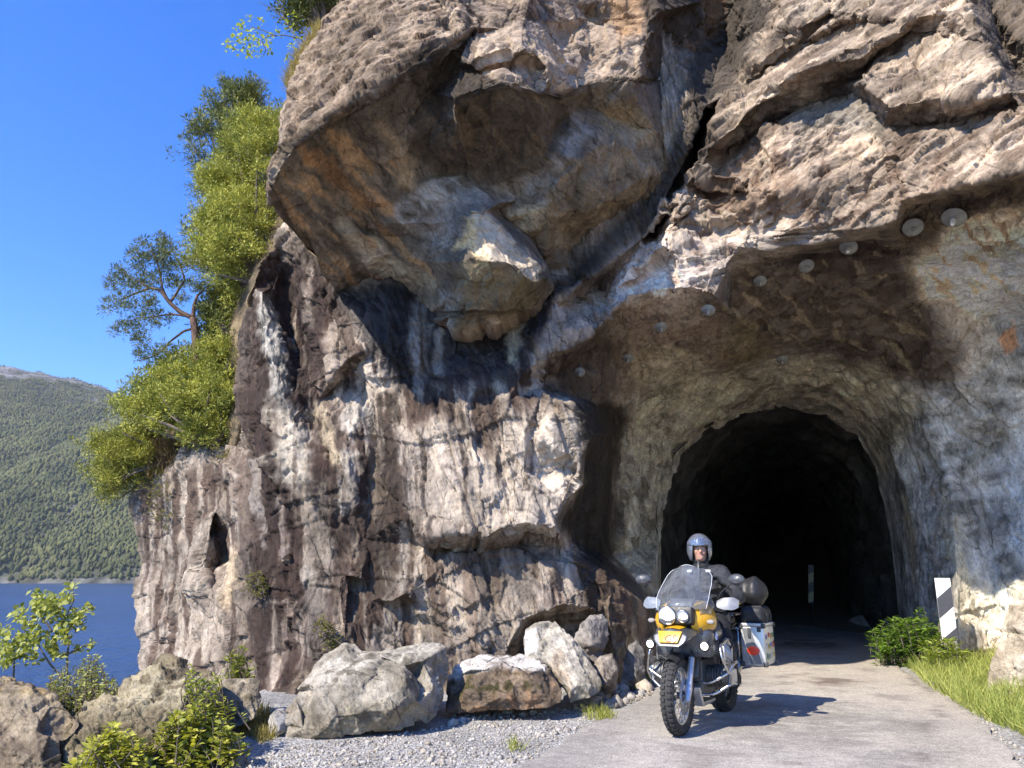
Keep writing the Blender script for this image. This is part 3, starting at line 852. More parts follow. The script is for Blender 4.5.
exec_paint = None
def paint(sx, sy, P, sheet):
    """base colour of the rock: beds, stains, streaks, fresh breaks and some painted light and shade, fixed to the surface"""
    ja = 5.5 if sheet == 1 else 4.5
    jx = sx + ja * fbm(P * 2.2, 4, 501)
    jy = sy + ja * fbm(P * 2.2, 4, 502)
    n = fbm(P * 0.8, 5, 511)
    n2 = fbm(P * 3.0, 5, 512)
    st = streak(P, 5.0, 0.28, 513)
    st2 = streak(P, 12.0, 0.5, 514)
    c = lerp(np.array([0.255, 0.22, 0.19]), np.array([0.37, 0.33, 0.29]), sstep(-0.35, 0.4, n + 0.5 * n2)[:, None] * np.ones(3))
    wet = np.zeros(len(P))
    def lay(mask, col, op=1.0):
        nonlocal c
        c = c + (np.array(col) - c) * np.clip(mask * op, 0, 1)[:, None]
    def area(poly, soft=10):
        return poly_mask(jx, jy, poly, soft)
    def stroke(line, w0, w1, soft=0.5, nz=0.0):
        d, t = polyline_dist(jx, jy, line)
        w = w0 + (w1 - w0) * t
        return 1 - sstep(w * (1 - soft), w * (1 + soft), d + nz * w * n2)
    if sheet == 1:
        wall = 1 - sstep(545, 640, sx) * 1.0
        wall = wall * sstep(215, 260, sy)
        # purple-brown stain over the left of the wall, in vertical tongues
        m = area([(238, 260), (345, 255), (345, 330), (330, 400), (350, 470), (345, 560), (330, 640), (300, 700), (240, 720), (238, 600)], 25)
        lay(m * sstep(-0.16, 0.16, st + 0.35 * n2 + 0.55), (0.098, 0.060, 0.050), 0.96)
        m = area([(345, 300), (575, 300), (560, 400), (470, 440), (430, 520), (440, 700), (330, 720)], 25)
        lay(m * sstep(-0.02, 0.22, st + 0.3 * n2 + 0.18), (0.12, 0.078, 0.063), 0.92)
        m = area([(375, 400), (402, 385), (404, 460), (398, 520), (392, 600), (368, 600), (372, 500)], 9)
        lay(m * sstep(-0.3, 0.1, st2 + 0.2), (0.115, 0.088, 0.07), 0.85)
        m = area([(425, 345), (470, 350), (505, 390), (490, 450), (470, 450), (455, 420), (436, 400)], 12)
        lay(m * sstep(-0.15, 0.2, st2), (0.15, 0.115, 0.095), 0.8)
        m = area([(400, 540), (600, 560), (610, 620), (500, 660), (420, 700), (380, 700), (375, 600)], 22)
        lay(m * sstep(-0.1, 0.25, st + st2 * 0.5 + 0.1), (0.19, 0.14, 0.112), 0.75)
        # pale grey plate
        m = area([(405, 430), (440, 415), (500, 470), (575, 405), (590, 430), (565, 500), (555, 530), (440, 535), (405, 500)], 10)
        lay(m, (0.42, 0.385, 0.35), 0.75)
        # pale streaks
        for ln, w0, w1, col, op in (
            ([(270, 300), (276, 345), (281, 400), (292, 430), (300, 470)], 7, 14, (0.42, 0.43, 0.41), 0.95),
            ([(258, 288), (268, 320), (272, 345)], 4, 8, (0.40, 0.41, 0.40), 0.8),
            ([(287, 420), (300, 455), (312, 490), (318, 530), (312, 575)], 16, 9, (0.47, 0.43, 0.37), 0.9),
            ([(307, 268), (306, 320)], 3, 4, (0.45, 0.40, 0.36), 0.8),
            ([(326, 330), (333, 372), (338, 400)], 7, 5, (0.46, 0.41, 0.36), 0.8),
            ([(350, 400), (352, 440), (346, 490), (342, 510)], 8, 6, (0.46, 0.45, 0.43), 0.9),
            ([(320, 410), (328, 435), (333, 460)], 7, 6, (0.50, 0.44, 0.33), 0.9),
            ([(251, 465), (254, 500), (260, 530), (262, 545)], 6, 3, (0.42, 0.40, 0.38), 0.9),
            ([(281, 500), (283, 530), (286, 560)], 5, 4, (0.42, 0.38, 0.36), 0.8),
            ([(406, 530), (403, 560), (400, 592)], 5, 5, (0.48, 0.47, 0.45), 0.8),
            ([(424, 540), (416, 575)], 4, 2, (0.45, 0.43, 0.41), 0.7),
            ([(330, 540), (329, 590)], 4, 3, (0.46, 0.42, 0.38), 0.7),
            ([(310, 575), (318, 600), (312, 640)], 8, 14, (0.36, 0.34, 0.32), 0.7),
            ([(244, 610), (260, 600), (280, 600)], 4, 3, (0.42, 0.39, 0.36), 0.5),
            ([(290, 605), (275, 650), (268, 700)], 6, 4, (0.42, 0.37, 0.34), 0.7),
            ([(305, 620), (296, 670)], 4, 3, (0.42, 0.37, 0.34), 0.7),
            ([(462, 580), (470, 640)], 9, 8, (0.44, 0.39, 0.35), 0.6),
            ([(420, 610), (432, 650), (436, 690)], 10, 8, (0.44, 0.39, 0.31), 0.7),
            ([(404, 420), (402, 470), (408, 510)], 3, 3, (0.47, 0.44, 0.41), 0.8),
            ([(472, 385), (470, 420), (474, 460)], 3, 2, (0.46, 0.42, 0.38), 0.8),
            ([(425, 285), (420, 330), (419, 368)], 7, 9, (0.30, 0.31, 0.32), 0.8),
            ([(439, 335), (441, 372)], 5, 4, (0.33, 0.34, 0.34), 0.7),
            ([(516, 318), (512, 355), (500, 385)], 6, 6, (0.40, 0.40, 0.34), 0.8),
            ([(160, 510), (150, 570), (145, 640)], 4, 5, (0.42, 0.38, 0.35), 0.7),
            ([(163, 600), (172, 650)], 4, 4, (0.42, 0.38, 0.35), 0.6)):
            lay(stroke(ln, w0, w1, 0.8, 1.4), np.array(col) * 0.9, op * 0.72)
        # thin drip lines everywhere on the wall
        lay(wall * sstep(0.25, 0.5, st2) * sstep(-0.1, 0.3, n), (0.42, 0.385, 0.34), 0.4)
        lay(wall * sstep(0.25, 0.5, -st2) * sstep(-0.3, 0.2, -n), (0.105, 0.072, 0.058), 0.6)
        # buttress
        m = area([(135, 490), (240, 445), (240, 580), (250, 690), (135, 690)], 12)
        lay(m * sstep(-0.2, 0.3, n2 + 0.4 * st), (0.35, 0.32, 0.285), 0.7)
        lay(m * sstep(-0.05, 0.25, st), (0.16, 0.11, 0.09), 0.85)
        lay(area([(226, 560), (236, 540), (238, 580), (226, 610), (220, 600)], 5), (0.52, 0.43, 0.31), 0.8)
        # wet rock under the overhang, darkened for the overhang's cast shade
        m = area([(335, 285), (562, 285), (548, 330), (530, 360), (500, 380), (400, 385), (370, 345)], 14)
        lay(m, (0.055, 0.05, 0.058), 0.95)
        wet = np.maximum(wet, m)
        lay(stroke([(425, 285), (420, 330), (419, 372)], 7, 9, 0.7, 1.2), (0.28, 0.29, 0.30), 0.8)
        lay(stroke([(516, 318), (512, 355)], 5, 6, 0.7, 1.2), (0.34, 0.34, 0.28), 0.8)
        lay(stroke([(440, 335), (441, 370)], 4, 4, 0.7, 1.2), (0.30, 0.31, 0.31), 0.7)
        # broken reddish-grey rock right of the overhang
        m = area([(556, 300), (640, 240), (700, 165), (740, 150), (900, 130), (1024, 110), (1024, 170), (900, 205), (830, 240), (740, 252), (716, 296), (620, 300), (560, 345)], 10)
        lay(m, (0.40, 0.35, 0.315), 0.55)
        lay(area([(705, 150), (770, 130), (800, 190), (770, 215), (735, 190), (712, 215), (700, 180)], 8) * sstep(-0.3, 0.1, n2), (0.20, 0.135, 0.10), 0.8)
        lay(m * sstep(0.08, 0.3, n2), (0.23, 0.165, 0.13), 0.7)
        # tilted beds
        ca, sa = math.cos(R(27)), math.sin(R(27))
        bed = fbm(np.stack([P[:, 0] * ca + P[:, 2] * sa, P[:, 1] * 1.0, (-P[:, 0] * sa + P[:, 2] * ca) * 7], 1), 5, 520)
        up = sstep(690, 760, sx) * (1 - sstep(150, 240, sy))
        lay(up * sstep(0.05, 0.3, bed), (0.21, 0.165, 0.135), 0.65)
        lay(up * sstep(0.05, 0.3, -bed), (0.45, 0.40, 0.35), 0.6)
        m = area([(755, 110), (800, 105), (862, 78), (880, 110), (890, 150), (870, 130), (800, 130)], 8)
        lay(m, (0.24, 0.245, 0.25), 0.7)
        lay(area([(970, -20), (1060, -20), (1060, 100), (1015, 90), (985, 45)], 8), (0.17, 0.15, 0.135), 0.8)
        # cleft, its shade painted in dark
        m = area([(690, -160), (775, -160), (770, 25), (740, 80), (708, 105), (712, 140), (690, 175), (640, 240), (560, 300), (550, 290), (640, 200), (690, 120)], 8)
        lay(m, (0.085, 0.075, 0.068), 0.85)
        lay(area([(672, -20), (735, -30), (722, 25), (690, 55), (676, 40)], 8), (0.26, 0.15, 0.075), 0.8)
        # vault: dark brown band, cream rock on the right, olive grey round the mouth, grey wall
        band = area([(700, 300), (740, 255), (835, 240), (900, 222), (965, 190), (1024, 170), (1024, 205), (960, 220), (905, 260), (925, 300), (960, 360), (950, 390), (905, 385), (850, 365), (780, 355), (735, 345), (715, 320)], 20)
        lay(band * (0.75 + 0.25 * sstep(-0.2, 0.2, n2)), (0.085, 0.058, 0.042), 0.95)
        dia = fbm(np.stack([jx / 60 + jy / 45, jx / 14 - jy / 14 * 1.25, sx * 0], 1), 4, 530)
        lay(band * sstep(0.22, 0.4, dia + 0.3 * n2), (0.27, 0.22, 0.15), 0.75)
        m = area([(905, 262), (950, 225), (1024, 205), (1100, 190), (1100, 345), (1024, 345), (985, 322), (955, 300), (925, 300)], 9)
        lay(m, (0.60, 0.55, 0.45), 0.95)
        lay(m * sstep(0.05, 0.35, dia + 0.4 * n2), (0.36, 0.25, 0.15), 0.75)
        lay(area([(905, 225), (945, 215), (935, 250), (905, 262), (890, 240)], 8), (0.22, 0.175, 0.125), 0.8)
        m = area([(555, 350), (620, 300), (716, 298), (735, 350), (760, 365), (640, 395), (600, 400), (560, 395)], 8)
        lay(m, (0.15, 0.11, 0.08), 0.8)
        lay(area([(640, 298), (716, 297), (708, 312), (690, 328), (655, 325)], 5), (0.24, 0.20, 0.165), 0.9)
        lay(area([(625, 355), (655, 340), (700, 355), (715, 370), (690, 385), (650, 388), (632, 375)], 7), (0.31, 0.27, 0.20), 0.85)
        lay(area([(715, 350), (742, 318), (770, 340), (780, 362), (740, 372)], 8), (0.15, 0.115, 0.06), 0.7)
        m = area([(630, 405), (660, 385), (785, 360), (870, 368), (930, 400), (905, 440), (890, 470), (860, 430), (785, 402), (715, 425), (680, 455), (664, 500), (662, 660), (616, 660), (612, 520), (618, 440)], 10)
        lay(m, (0.29, 0.265, 0.205), 0.9)
        sw = fbm(P * np.array([1.2, 1.2, 2.4]) + np.stack([n, n2, n], 1) * 0.8, 5, 540)
        lay(m * sstep(0.06, 0.3, sw), (0.42, 0.365, 0.265), 0.75)
        lay(m * sstep(0.1, 0.35, -sw), (0.14, 0.115, 0.08), 0.75)
        m = area([(905, 440), (930, 395), (960, 385), (1000, 320), (1300, 300), (1300, 800), (880, 800), (895, 560), (888, 480)], 14)
        lay(m, (0.235, 0.23, 0.22), 0.92)
        lay(m * sstep(0.0, 0.3, sw), (0.36, 0.355, 0.345), 0.75)
        lay(m * sstep(0.08, 0.35, -sw), (0.12, 0.115, 0.108), 0.8)
        lay(stroke([(945, 500), (955, 540), (965, 575), (968, 620)], 6, 8, 0.7, 1.0), (0.34, 0.31, 0.24), 0.7)
        lay(stroke([(905, 500), (912, 545), (915, 580)], 5, 4, 0.7, 1.0), (0.33, 0.28, 0.2), 0.7)
        lay(area([(1006, 440), (1100, 420), (1100, 590), (1030, 580), (1008, 540)], 8), (0.46, 0.46, 0.46), 0.7)
        lay(area([(985, 320), (1020, 285), (1060, 290), (1060, 350), (1024, 350)], 5), (0.24, 0.26, 0.29), 0.8)
        lay(area([(1000, 340), (1012, 325), (1020, 342), (1006, 352)], 3), (0.42, 0.22, 0.11), 0.8)
        lay(area([(975, 590), (1100, 560), (1100, 720), (960, 720), (985, 640)], 8), (0.46, 0.40, 0.32), 0.8)
        # dark, slightly glossy flank of the recess and the wedge at its foot
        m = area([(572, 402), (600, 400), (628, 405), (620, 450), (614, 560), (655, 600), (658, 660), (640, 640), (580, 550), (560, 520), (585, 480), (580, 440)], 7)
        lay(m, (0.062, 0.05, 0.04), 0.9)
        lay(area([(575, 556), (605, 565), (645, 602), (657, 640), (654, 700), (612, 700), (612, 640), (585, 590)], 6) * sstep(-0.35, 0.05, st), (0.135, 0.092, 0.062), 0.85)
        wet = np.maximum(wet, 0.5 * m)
        lay(area([(555, 300), (590, 285), (622, 295), (596, 328), (575, 345), (550, 352), (530, 372), (545, 330)], 5), (0.44, 0.39, 0.345), 0.8)
    else:
        # weathered crust on the outside, brown and ochre underside, grey slabs
        m = area([(260, 110), (330, -150), (720, -150), (640, 80), (590, 85), (460, 97), (474, 28), (400, 77), (298, 146)], 4)
        lay(m * sstep(-0.3, 0.25, n2), (0.34, 0.29, 0.245), 0.7)
        lay(m * sstep(0.05, 0.35, fbm(P * 5.5, 4, 551)), (0.16, 0.12, 0.095), 0.75)
        lay(area([(455, 97), (475, 30), (540, 20), (650, 0), (645, 78), (560, 95)], 6), (0.43, 0.385, 0.345), 0.7)
        lay(area([(600, -10), (650, -20), (640, 30), (620, 40)], 6), (0.45, 0.31, 0.19), 0.8)
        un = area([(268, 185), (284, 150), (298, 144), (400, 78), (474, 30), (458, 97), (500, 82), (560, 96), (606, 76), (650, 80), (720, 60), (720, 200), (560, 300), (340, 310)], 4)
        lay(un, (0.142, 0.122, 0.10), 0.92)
        dg = fbm(np.stack([(jx + jy) / 90, (jx - jy) / 16, sx * 0], 1), 5, 560)
        m = area([(270, 190), (300, 146), (345, 110), (400, 140), (420, 180), (395, 205), (440, 290), (345, 300), (300, 235)], 8)
        lay(m, (0.19, 0.158, 0.118), 0.7)
        lay(m * sstep(0.02, 0.25, dg), (0.33, 0.215, 0.115), 0.7)
        lay(m * sstep(0.05, 0.3, -dg), (0.10, 0.085, 0.07), 0.75)
        lay(stroke([(318, 160), (360, 200), (395, 210)], 9, 5, 0.8, 1.0), (0.35, 0.19, 0.08), 0.55)
        lay(stroke([(385, 130), (410, 165), (408, 185)], 8, 7, 0.7, 1.0), (0.31, 0.245, 0.165), 0.8)
        lay(stroke([(345, 225), (365, 255), (400, 275)], 6, 8, 0.8, 1.0), (0.33, 0.29, 0.22), 0.7)
        lay(stroke([(370, 232), (390, 262), (430, 285)], 4, 6, 0.8, 1.0), (0.33, 0.29, 0.22), 0.7)
        m = area([(400, 62), (446, 50), (500, 84), (560, 98), (578, 112), (545, 168), (495, 184), (440, 172), (408, 150), (420, 100)], 3)
        lay(m, (0.095, 0.08, 0.062), 0.88)
        lay(m * sstep(0.12, 0.32, dg), (0.17, 0.135, 0.10), 0.6)
        m = area([(395, 205), (440, 173), (470, 175), (498, 205), (470, 212), (465, 240), (450, 255), (440, 245), (400, 232)], 5)
        lay(m * sstep(-.5, .1, n2 + dg), (0.27, 0.27, 0.27), 0.75)
        m = area([(497, 186), (545, 170), (575, 110), (590, 135), (560, 175), (552, 205), (508, 218)], 5)
        lay(m * sstep(-.4, .15, n2 + dg), (0.25, 0.25, 0.25), 0.65)
        lay(area([(505, 215), (552, 198), (545, 222), (522, 232)], 4), (0.36, 0.32, 0.24), 0.8)
        m = area([(552, 180), (600, 145), (690, 120), (690, 190), (640, 235), (585, 268), (530, 236)], 8)
        lay(m, (0.19, 0.15, 0.10), 0.7)
        lay(m * sstep(0.0, 0.3, n2), (0.27, 0.22, 0.15), 0.6)
        lay(area([(640, -20), (700, -20), (705, 170), (680, 180), (650, 100)], 8), (0.09, 0.075, 0.065), 0.8)  # shade of the face turned right, painted dark
        lay(area([(600, 95), (640, 110), (655, 135), (630, 150), (600, 140)], 8), (0.24, 0.20, 0.14), 0.8)
        # fresh break on the hanging nose
        lay(area([(470, 209), (488, 211), (530, 256), (545, 268), (530, 282), (520, 266), (490, 263), (478, 262), (472, 240)], 3), (0.47, 0.41, 0.325), 0.95)
        lay(area([(464, 216), (474, 214), (478, 240), (482, 258), (474, 262), (462, 246), (452, 250), (462, 236)], 3), (0.62, 0.50, 0.30), 0.9)
        lay(area([(476, 258), (490, 262), (485, 280), (474, 290), (470, 272)], 3), (0.56, 0.46, 0.24), 0.85)
        m = area([(460, 262), (545, 280), (535, 305), (510, 322), (460, 330), (450, 310)], 6)
        lay(m, (0.22, 0.19, 0.125), 0.85)
        lay(area([(440, 290), (462, 292), (460, 325), (440, 315)], 5), (0.27, 0.28, 0.28), 0.8)
    # joints: thin dark lines, and beds of slightly different rock between them
    for sc, w, sd in ((0.9, 0.035, 581), (0.35, 0.05, 582)):
        f, e = facets(np.stack([P[:, 0] * 1.1 + P[:, 2] * 0.3, P[:, 1], P[:, 2] * 0.7 - P[:, 0] * 0.25], 1) / sc + 0.1 * fbm(P * 3, 2, 583)[:, None], sd)
        c = c * (1 - 0.38 * (1 - sstep(0, w, e)) * sstep(0.05, 0.4, fbm(P * 1.1, 3, sd + 5)))[:, None] * (1 + 0.14 * f)[:, None]
    # grain and pale flecks
    c = c * (1 + 0.12 * fbm(P * 7, 4, 570))[:, None]
    lum = c @ np.array([0.3, 0.55, 0.15])
    ex = 0.72 - 0.52 * sstep(590, 640, sx) * sstep(200, 290, sy) if sheet == 1 else 0.72 - 0.32 * un  # weaker darkening in vault and underside, to lift their shade
    c = c * np.clip(np.maximum(lum, 0.02) / 0.40, 0.03, 1.3)[:, None] ** np.asarray(ex)[:, None]
    c = c * np.array([1.07, 1.0, 0.895])
    if sheet == 1:
        vault_fill = sstep(600, 640, sx) * sstep(200, 290, sy)
        c = c * (1 + 0.85 * vault_fill * (1 - 0.8 * band))[:, None] * lerp(np.ones(3) * np.ones((len(P), 1)), np.array([0.96, 1.0, 1.08]), vault_fill)  # vault colour brightened in place of bounced fill light
        rm = sstep(640, 720, sx) * (1 - sstep(200, 250, sy))
        c = c * lerp(np.ones((len(P), 3)), np.array([0.98, 0.93, 0.87]), rm)
    else:
        nose = area([(450, 205), (480, 200), (550, 255), (555, 285), (520, 330), (445, 330), (440, 290), (450, 250)], 6)
        c = c * (1 + 0.5 * un * (1 - 0.95 * nose))[:, None] * lerp(np.ones((len(P), 3)), np.array([0.93, 0.86, 0.78]), 1 - un)  # underside colour lifted as if by bounced light, nose left out
    return np.clip(c, 0.008, 0.72), wet

def build_cliff():
    Ps, Ts, As, Ws, Gs = [], [], [], [], []
    off = 0
    for sheet, (bd, ln, seed) in enumerate(((B1, L1, 11), (B2, L2, 31)), 1):
        sx, sy, D, T = relief(bd, ln, (), 2.2 if sheet == 1 else 2.1)
        P0 = at(sx, sy, D)
        amp = (1.0 - 0.42 * sstep(600, 660, sx) * sstep(230, 300, sy)) * (0.75 + 0.25 * sstep(520, 700, sx)) if sheet == 1 else (0.85 - 0.35 * poly_mask(sx, sy, [(268, 185), (284, 150), (298, 144), (400, 78), (474, 30), (458, 97), (500, 82), (560, 96), (606, 76), (650, 80), (720, 60), (720, 220), (560, 310), (340, 320)], 10))
        P, grain = rockify(P0, T, sx, sy, seed, amp)
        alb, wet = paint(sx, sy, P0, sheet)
        n0 = len(P)
        if sheet == 1:
            d2m, _ = polyline_dist(sx, sy, MOUTH)
            key = {tuple(np.round(p, 5)): d for p, d in zip(P, d2m)}
            def pick(c):
                return np.ones(len(c), bool)
            # the mouth keeps an open rim, the rest runs back into the hill
            E = border_edges(T)
            rim = (d2m[E[:, 0]] < 2.5) & (d2m[E[:, 1]] < 2.5)
            cent = P[E].mean(1)
            rc = cent[rim]
            def pick(c):
                if not len(rc):
                    return np.ones(len(c), bool)
                s = set(map(tuple, np.round(rc, 5)))
                return np.array([tuple(q) not in s for q in np.round(c, 5)])
            P, T, src = skirt(P, T, [(0.15, 0.7, 0.0), (0.5, 1.6, 0.1), (1.2, 3.5, 0.2)], pick, seed)
            rimloop = P[E[rim]][:, 0]
        else:
            P, T, src = skirt(P, T, [(0.05, 0.5, 0.02), (0.2, 1.2, 0.05), (0.4, 2.0, 0.1)], None, seed)
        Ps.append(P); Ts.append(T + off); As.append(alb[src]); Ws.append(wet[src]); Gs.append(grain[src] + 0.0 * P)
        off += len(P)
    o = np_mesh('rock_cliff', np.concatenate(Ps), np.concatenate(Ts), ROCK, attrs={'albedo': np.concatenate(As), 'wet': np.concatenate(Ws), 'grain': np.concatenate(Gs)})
    tag(o, 'sunlit gneiss cliff with a jutting overhang above the tunnel', 'cliff', kind='structure')
    return o
cliff = build_cliff()
# ------------------------------------------------------------------ tunnel bore
AX = np.array([0.30, 0.954, 0.0])
def build_tunnel():
    m = np.array(MOUTH)
    loop = at(m[:, 0], m[:, 1], m[:, 2])
    d = np.linalg.norm(np.diff(loop, axis=0), axis=1)
    s = np.concatenate([[0], np.cumsum(d)])
    u = np.linspace(0, s[-1], 110)
    ring = np.stack([np.interp(u, s, loop[:, k]) for k in range(3)], 1)
    c = ring.mean(0)
    n = 75
    P = []
    for k in range(n):
        t = (k / (n - 1)) ** 1.4 * 42.0
        sc = 1.05 - 0.09 * sstep(0, 4, t)
        q = c + (ring - c) * np.array([sc, sc, 1 + (sc - 1) * 0.6])
        q = q + AX * (t - 0.35) + np.array([0.0, 0, 0]) + np.array([0.0016, 0, 0]) * t * t
        P.append(q)
    P = np.concatenate(P)
    cen = np.repeat(np.array([P[i * 110:(i + 1) * 110].mean(0) for i in range(n)]), 110, 0)
    N = P - cen
    N /= np.linalg.norm(N, axis=1)[:, None]
    f1, _ = facets(P / 1.1, 210, 0.9)
    f2, _ = facets(P / 0.45, 211, 0.9)
    k = np.repeat(sstep(0, 5, np.arange(n) * 1.0), 110)
    P = P + N * ((0.20 * f1 + 0.09 * f2 + 0.05 * fbm(P * 2.5, 4, 212)) * k)[:, None]
    Q = []
    for i in range(n - 1):
        a = i * 110 + np.arange(109)
        Q.append(np.stack([a, a + 1, a + 111, a + 110], 1))
    Q = np.concatenate(Q)
    last = (n - 1) * 110
    P = np.concatenate([P, P[last:last + 110].mean(0)[None]])
    T = [(last + i, last + i + 1, n * 110) for i in range(109)] + [(last + 109, last, n * 110)]
    nn = fbm(P * 1.2, 4, 213)
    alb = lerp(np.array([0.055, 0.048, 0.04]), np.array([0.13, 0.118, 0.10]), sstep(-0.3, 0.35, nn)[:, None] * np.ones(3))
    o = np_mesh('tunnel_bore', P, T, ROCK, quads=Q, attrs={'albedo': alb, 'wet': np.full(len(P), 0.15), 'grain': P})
    tag(o, 'dark unlined rock tunnel bore', kind='structure')
build_tunnel()

# ------------------------------------------------------------------ ground, road, water
def edge_x(Y):
    return np.interp(Y, [-20, 5, 7.2, 8.2, 9.5, 11, 14, 60], [-4.9, -4.8, -4.6, -3.5, -3.2, -3.4, -4.5, -6])

def ground_z(X, Y):
    P = np.stack([X, Y, X * 0], -1).reshape(-1, 3)
    n = fbm(P * 0.6, 3, 301).reshape(X.shape)
    n2 = fbm(P * 2.5, 3, 302).reshape(X.shape)
    z = 0.015 * n + 0.008 * n2
    e = edge_x(Y)
    drop = np.maximum(0, e - X)
    z = z - 0.95 * drop + 0.35 * n * np.minimum(1, drop)
    # verge against the right wall, scree at the foot of the cliff
    z = z + 0.22 * sstep(0.0, 2.2, X - np.interp(Y, [5, 8, 11, 14, 18], [4.3, 4.9, 5.95, 7.2, 8.6])) 
    z = z - 0.03 * sstep(-0.2, 0.4, X - np.interp(Y, [5, 7.5, 9, 11, 18], [0.4, 0.8, 1.5, 2.2, 3.6])) * (1 - sstep(3.8, 5.5, X))
    z = np.where(X > 16, z + (X - 16) * 0.6, z)
    return np.maximum(z, -9.0)

def build_ground():
    xs = np.unique(np.concatenate([np.arange(-70, -8, 4.0), np.arange(-8, 10, 0.11), np.arange(10, 61, 4.0)]).round(3))
    ys = np.unique(np.concatenate([np.arange(-40, 2, 3.0), np.arange(2, 20, 0.11), np.arange(20, 76, 3.0)]).round(3))
    X, Y = np.meshgrid(xs, ys)
    Z = ground_z(X, Y)
    V = np.stack([X, Y, Z], -1).reshape(-1, 3)
    nx, ny = len(xs), len(ys)
    i = (np.arange(ny - 1)[:, None] * nx + np.arange(nx - 1)[None]).ravel()
    Q = np.stack([i, i + 1, i + nx + 1, i + nx], 1)
    n = fbm(V * 0.9, 4, 310); n2 = fbm(V * 4, 4, 311)
    grav = np.array([0.40, 0.392, 0.378]); soil = np.array([0.13, 0.105, 0.075])
    c = lerp(np.tile(grav, (len(V), 1)), np.tile(grav * 0.74, (len(V), 1)), sstep(0.0, 0.5, n + 0.4 * n2))
    k = sstep(0.1, 0.5, edge_x(V[:, 1]) - V[:, 0] + 0.4 * n2)
    c = lerp(c, np.tile(soil, (len(V), 1)), k)
    vr = sstep(0.1, 0.6, V[:, 0] - np.interp(V[:, 1], [5, 8, 11, 14, 18], [4.2, 4.7, 5.7, 6.9, 8.3]) + 0.3 * n2)
    c = lerp(c, np.tile(np.array([0.22, 0.175, 0.115]), (len(V), 1)), vr * 0.9)
    t = NT('gravel')
    v = t.coords()
    vo = t.node('ShaderNodeTexVoronoi'); t.link(v, vo.inputs['Vector']); vo.inputs['Scale'].default_value = 42
    vb = t.node('ShaderNodeTexVoronoi'); t.link(v, vb.inputs['Vector']); vb.inputs['Scale'].default_value = 95
    pc = t.ramp(vo.outputs['Color'], [(0.1, (0.45, 0.44, 0.43)), (0.55, (1, 1, 1)), (0.9, (1.5, 1.48, 1.45))])
    col = t.mix(t.attr('albedo'), pc, 0.9, 'MULTIPLY')
    dk = t.ramp(vo.outputs['Distance'], [(0.35, (1, 1, 1)), (0.75, (0.55, 0.53, 0.5))])
    col = t.mix(col, dk, 0.6, 'MULTIPLY')
    b = t.bump(t.math('SUBTRACT', 1.0, vo.outputs['Distance']), 0.9, 0.018)
    b = t.bump(t.math('SUBTRACT', 1.0, vb.outputs['Distance']), 0.6, 0.008, b)
    t.set(Base_Color=col, Roughness=0.9, Normal=b)
    o = np_mesh('ground', V, None, t.m, quads=Q, attrs={'albedo': c}, smooth=True)
    tag(o, 'pale gravel ground at the foot of the cliff', kind='structure')
build_ground()

